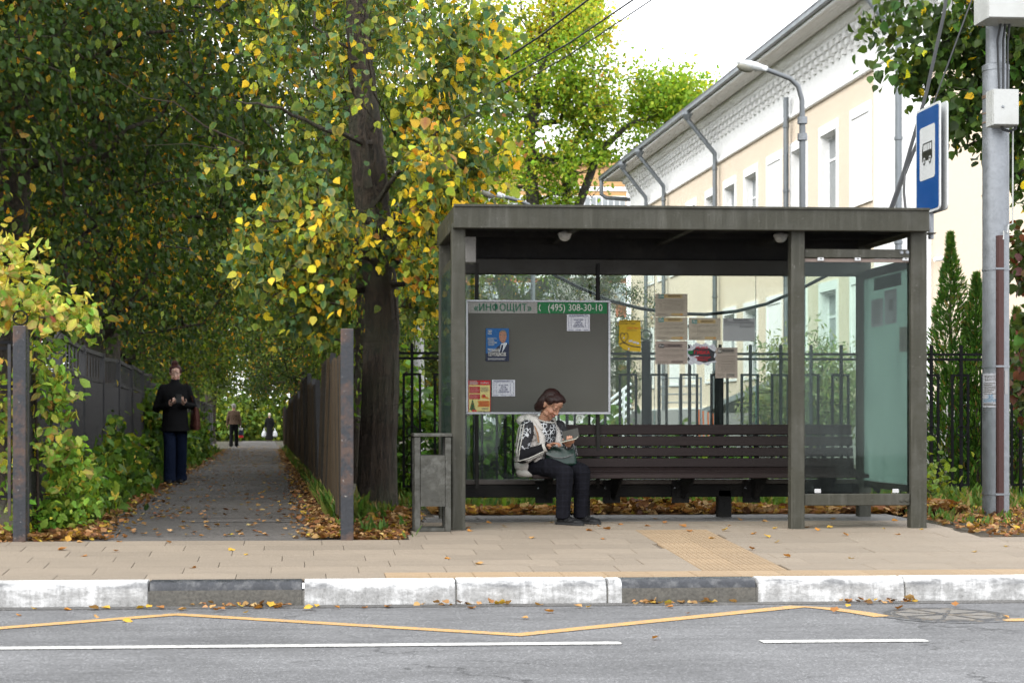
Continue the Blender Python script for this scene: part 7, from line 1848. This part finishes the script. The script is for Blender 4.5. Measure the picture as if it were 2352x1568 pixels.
# ---- figures on the path
def standing(label, origin, heading, height, voxel, tone, hair, top, trousers, pitch=0.0, yaw=0.0, arms=None, coat_len=.44, coat_w=1.0, flare=1.0, stride=.10, hair_kind='short', skirt=False, lead=1, lean=0.0, shoe_col=None):
    k = height / 1.70; G = Fig(label, origin, heading, k); W = G.V
    hc_ = W(.02 + lean, 0, 1.575); Rh = G.head_rot(yaw, pitch); mb = MB(); add_head(mb, hc_, Rh, k*1.0)
    limb(mb, [W(lean*.7, 0, 1.36), W(.0 + lean*.9, 0, 1.44), W(.012 + lean, 0, 1.53)], [.07*k, .054*k, .052*k])
    loft(mb, [(W(0, 0, .88), G.r*.145*k, G.f*.10*k), (W(0, 0, 1.05), G.r*.125*k, G.f*.09*k), (W(lean*.5, 0, 1.28), G.r*.15*k, G.f*.10*k), (W(lean*.7, 0, 1.40), G.r*.12*k, G.f*.07*k)])
    A = {}
    for s_, nm in ((1, 'R'), (-1, 'L')):
        sh_ = W(lean*.7, s_*.165, 1.345); el, wr, hd_dir, pn, cu = arms[nm]; el = W(*el); wr = W(*wr)
        limb(mb, [sh_, el, wr], [.048*k, .038*k, .027*k]); add_hand(mb, wr, G.f*hd_dir[0] + G.r*hd_dir[1] + Vector((0, 0, hd_dir[2])), G.f*pn[0] + G.r*pn[1] + Vector((0, 0, pn[2])), k, cu, .06, -s_ if hd_dir[2] < -.5 else s_)
        A[nm] = (sh_, el, wr)
    legs = {}
    for s_, nm in ((1, 'R'), (-1, 'L')):
        fo = stride * (1 if s_ == lead else -1); hip = W(0, s_*.085, .90); kn = W(fo*.55 + .03, s_*.095, .49); an = W(fo, s_*.108, .085)
        limb(mb, [hip, kn, an], [.08*k, .055*k, .038*k]); legs[nm] = (hip, kn, an)
    p = person_body(G, mb, voxel, hc_, Rh, k, tone, (tone[0]*.75, tone[1]*.4, tone[2]*.4), tuple(q*.25 for q in tone), None, 2); tag(p, label, 'person')
    hb_ = MB(); q = lambda x, y, z, a, b_, c_: hb_.ball(hc_ + Rh @ Vector((x, y, z))*k, (a*k, b_*k, c_*k), Rh, 16, 10)
    q(0, -.028, .045, .083, .092, .084); q(0, -.05, .0, .076, .062, .075); q(0, .020 if hair_kind == 'bun' else .035, .092, .058, .048, .028)
    for s_ in (-1, 1): q(s_*.068, -.005 if hair_kind == 'bun' else .0, .035, .02, .045, .05)
    if hair_kind == 'bun': q(.012, -.05, .132, .046, .046, .038); q(-.02, -.02, .140, .024, .024, .02); q(.03, -.03, .145, .02, .02, .018)
    if hair_kind == 'bob': q(0, -.05, -.04, .078, .055, .06)
    cloth('hair', hb_, hair, p, max(.005, voxel*.9), 2)
    t_ = MB()
    for nm in ('R', 'L'):
        hip, kn, an = legs[nm]; limb(t_, [hip, kn], [.098*k, .080*k*flare]); limb(t_, [kn, an], [.080*k*flare, .080*k*flare]); t_.tube([an + Vector((0, 0, .05)), an + Vector((0, 0, -.045*k))], [.080*k*flare, .092*k*flare], 14)
    loft(t_, [(W(0, 0, .80), G.r*.17*k, G.f*.12*k), (W(0, 0, .98), G.r*.155*k, G.f*.11*k)])
    if not skirt: cloth('trousers', t_, trousers, p, voxel*1.2, 3)
    c_ = MB(); zb_ = 1.42 - coat_len*1.5; zb_ = max(.05, 1.40 - coat_len)
    loft(c_, [(W(.01, 0, zb_), G.r*.205*k*coat_w*flare**.5, G.f*.205*k*coat_w), (W(.01, 0, zb_*.6 + .9*.4), G.r*.195*k*coat_w, G.f*.180*k*coat_w), (W(0, 0, 1.05), G.r*.172*k*coat_w, G.f*.135*k*coat_w), (W(lean*.5, 0, 1.26), G.r*.19*k*coat_w, G.f*.135*k*coat_w), (W(lean*.7, 0, 1.38), G.r*.185*k*coat_w, G.f*.10*k), (W(lean*.8, 0, 1.425), G.r*.10*k, G.f*.075*k)])
    for nm in ('R', 'L'):
        s1, e1, w1 = A[nm]; limb(c_, [s1, e1, w1.lerp(e1, .08)], [.073*k, .062*k, .048*k])
    cloth('jacket', c_, top, p, voxel*1.1, 3)
    return G, W, p, legs, A, k
arms_hang = {'R': ((-.02, .235, 1.10), (.02, .25, .85), (0.1, 0, -1), (0, -1, 0), .6), 'L': ((-.02, -.235, 1.10), (.02, -.25, .85), (0.1, 0, -1), (0, 1, 0), .6)}
m_den = fabric('denim', (.008, .015, .040), .8, .6, 8); m_blz = fabric('black_wool', (.010, .010, .011), .9, .35, 6)
wp = on(402, 1109, .32); wp = at(402, 1109, 24.5); wp.z = ground(24.5)
arms_ph = {'R': ((-.06, .255, 1.07), (.225, .115, 1.12), (.75, -.45, .35), (.1, -.2, 1), .7), 'L': ((-.02, -.255, 1.10), (.235, -.075, 1.13), (.75, .40, .4), (.1, .2, 1), .7)}
m_hred = hair_mat('hair_red', (.030, .006, .005), (.10, .020, .014))
G, W, wk, legs, A, k = standing('woman in a black blazer and blue jeans walking with her phone on the path', wp, (.26, -1), 1.68, .0065, (.56, .36, .28), m_hred, m_blz, m_den, -.30, -.16, arms_ph, .655, 1.0, 1.08, .15, 'bun')
mb = MB(); limb(mb, [W(.0, 0, 1.40), W(.015, 0, 1.475)], [.075*k, .064*k]); cloth('turtleneck', mb, m_blk, wk, .007, 2)
for s_ in (1, -1):
    mb = MB(); mb.add([W(.135, s_*.02, 1.14), W(.13, s_*.075, 1.25), W(.085, s_*.09, 1.38), W(.085, s_*.045, 1.405), W(.125, s_*.02, 1.25)], [(0, 1, 2, 3, 4)]); obj('lapel', mb, m_blz, wk)
for nm in ('R', 'L'):
    an = legs[nm][2]; sb = MB(); shoe(sb, Vector((an.x, an.y + .03, ground(an.y) + .002)), (.03, -1, 0), k=1.0); cloth('shoe', sb, m_shoe, wk, .007, 2)
pp = W(.335, .01, 1.205); t = thing('phone', 'black phone held up by the walking woman in the blazer', 'phone', pp)
rt_ = Matrix.Rotation(.06, 3, 'Z') @ Matrix.Rotation(-.55, 3, 'X'); mb = MB(); mb.box(pp, (.074, .009, .148), rt_, .003); obj('body', mb, M('phone_black', (.015, .015, .016), .25), t); mb = MB(); mb.box(pp + rt_ @ Vector((0, .0055, 0)), (.068, .001, .14), rt_); obj('screen', mb, MATS['phone_glass'], t)
sb_ = W(-.02, -.285, .93); t = thing('shoulder_bag', 'reddish brown pleated shoulder bag at the side of the walking woman', 'handbag', sb_)
mb = MB(); ax = G.f; rr2 = G.r
loft(mb, [(sb_ + Vector((0, 0, -.17)), ax*.20, rr2*.050), (sb_ + Vector((0, 0, -.12)), ax*.195, rr2*.062), (sb_ + Vector((0, 0, .05)), ax*.15, rr2*.050), (sb_ + Vector((0, 0, .16)), ax*.10, rr2*.03)])
me_b = cloth('body', mb, fabric('brown_leather', (.10, .035, .026), .5, .8, 10), t, .010, 2)
for i in range(4):
    mb = MB(); y_ = -.09 + .06*i; mb.tube([sb_ + ax*y_*.6 - rr2*.045 + Vector((0, 0, .14)), sb_ + ax*y_ - rr2*.062 + Vector((0, 0, -.05)), sb_ + ax*y_*1.3 - rr2*.058 + Vector((0, 0, -.16))], .006, 5); obj('pleat', mb, MATS['brown_leather'], t)
mb = MB(); mb.tube([sb_ + Vector((0, 0, .16)), W(.05, -.235, 1.2), W(.02, -.16, 1.46), W(-.05, -.2, 1.3), sb_ + Vector((0, .06, .15))], .010, 6, flat=.5); obj('strap', mb, MATS['brown_leather'], t, True)

mp = at(537, 1025, 68.0); mp.z = ground(68.0)
G, W, mn, legs, A, k = standing('grey haired person in a brown jacket and dark trousers walking away along the path', mp, (-.03, 1), 1.70, .012, (.38, .2, .14), hair_mat('hair_grey', (.30, .28, .25), (.48, .46, .43)), fabric('brown_jacket', (.135, .088, .062)), fabric('dark_trousers', (.012, .012, .014)), -.05, 0, arms_hang, .52, 1.08, .95, .10)
for nm in ('R', 'L'):
    an = legs[nm][2]; sb = MB(); shoe(sb, Vector((an.x, an.y - .04, ground(an.y))), (0, 1, 0)); cloth('shoe', sb, m_shoe, mn, .012, 1)
c = A['R'][2] + Vector((.03, 0, -.30)); t = thing('carrier_bag', 'navy, red and white carrier bag in the hand of the person in brown', 'bag', c)
for (z0, z1, mt) in ((-.20, -.10, m_bred), (-.099, .10, m_blue_d), (.101, .19, m_paper)):
    mb = MB(); mb.box(c + Vector((0, 0, (z0+z1)/2)), (.15 + .02*(z0 < -.05), .36, z1 - z0), None, .01); obj('band', mb, mt, t)
for y_ in (-.08, .08):
    mb = MB(); mb.tube([c + Vector((0, y_, .19)), c + Vector((-.01, y_*.4, .28)), c + Vector((0, 0, .29))], .008, 5); obj('handle', mb, m_paper, t)

mp = at(619, 1013, 98.0); mp.z = ground(98.0)
G, W, fw, legs, A, k = standing('white haired person in a long black coat carrying two bags far down the path', mp, (.02, 1), 1.62, .016, (.40, .22, .16), hair_mat('hair_white', (.50, .45, .34), (.68, .62, .50)), m_blz, MATS['dark_trousers'], -.1, 0, arms_hang, 1.28, 1.02, 1.25, .06, 'bob', True)
for nm in ('R', 'L'):
    an = legs[nm][2]; sb = MB(); shoe(sb, Vector((an.x, an.y - .04, ground(an.y))), (0, 1, 0)); cloth('shoe', sb, m_shoe, fw, .016, 1)
m_plas = M('white_plastic_bag', (.62, .64, .66), .4, var=.12, vs=8, bump=.3)
for nm, side_, lab in (('R', 1, 'right'), ('L', -1, 'left')):
    c = A[nm][2] + G.r*(.06*side_) + Vector((0, 0, -.34)); t = thing('plastic_bag', f'white plastic carrier bag in the {lab} hand of the distant person in the long coat', 'bag', c, 'white plastic bags')
    mb = MB(); loft(mb, [(c + Vector((0, 0, -.22)), Vector((.10, 0, 0)), Vector((0, .08, 0))), (c + Vector((0, 0, -.15)), Vector((.16, 0, 0)), Vector((0, .12, 0))), (c + Vector((0, 0, .02)), Vector((.13, 0, 0)), Vector((0, .10, 0))), (c + Vector((0, 0, .14)), Vector((.07, 0, 0)), Vector((0, .05, 0)))]); cloth('body', mb, m_plas, t, .016, 2)
    mb = MB(); mb.tube([c + Vector((0, 0, .13)), c + Vector((0, 0, .30))], [.05, .015], 8); obj('handle', mb, m_plas, t)
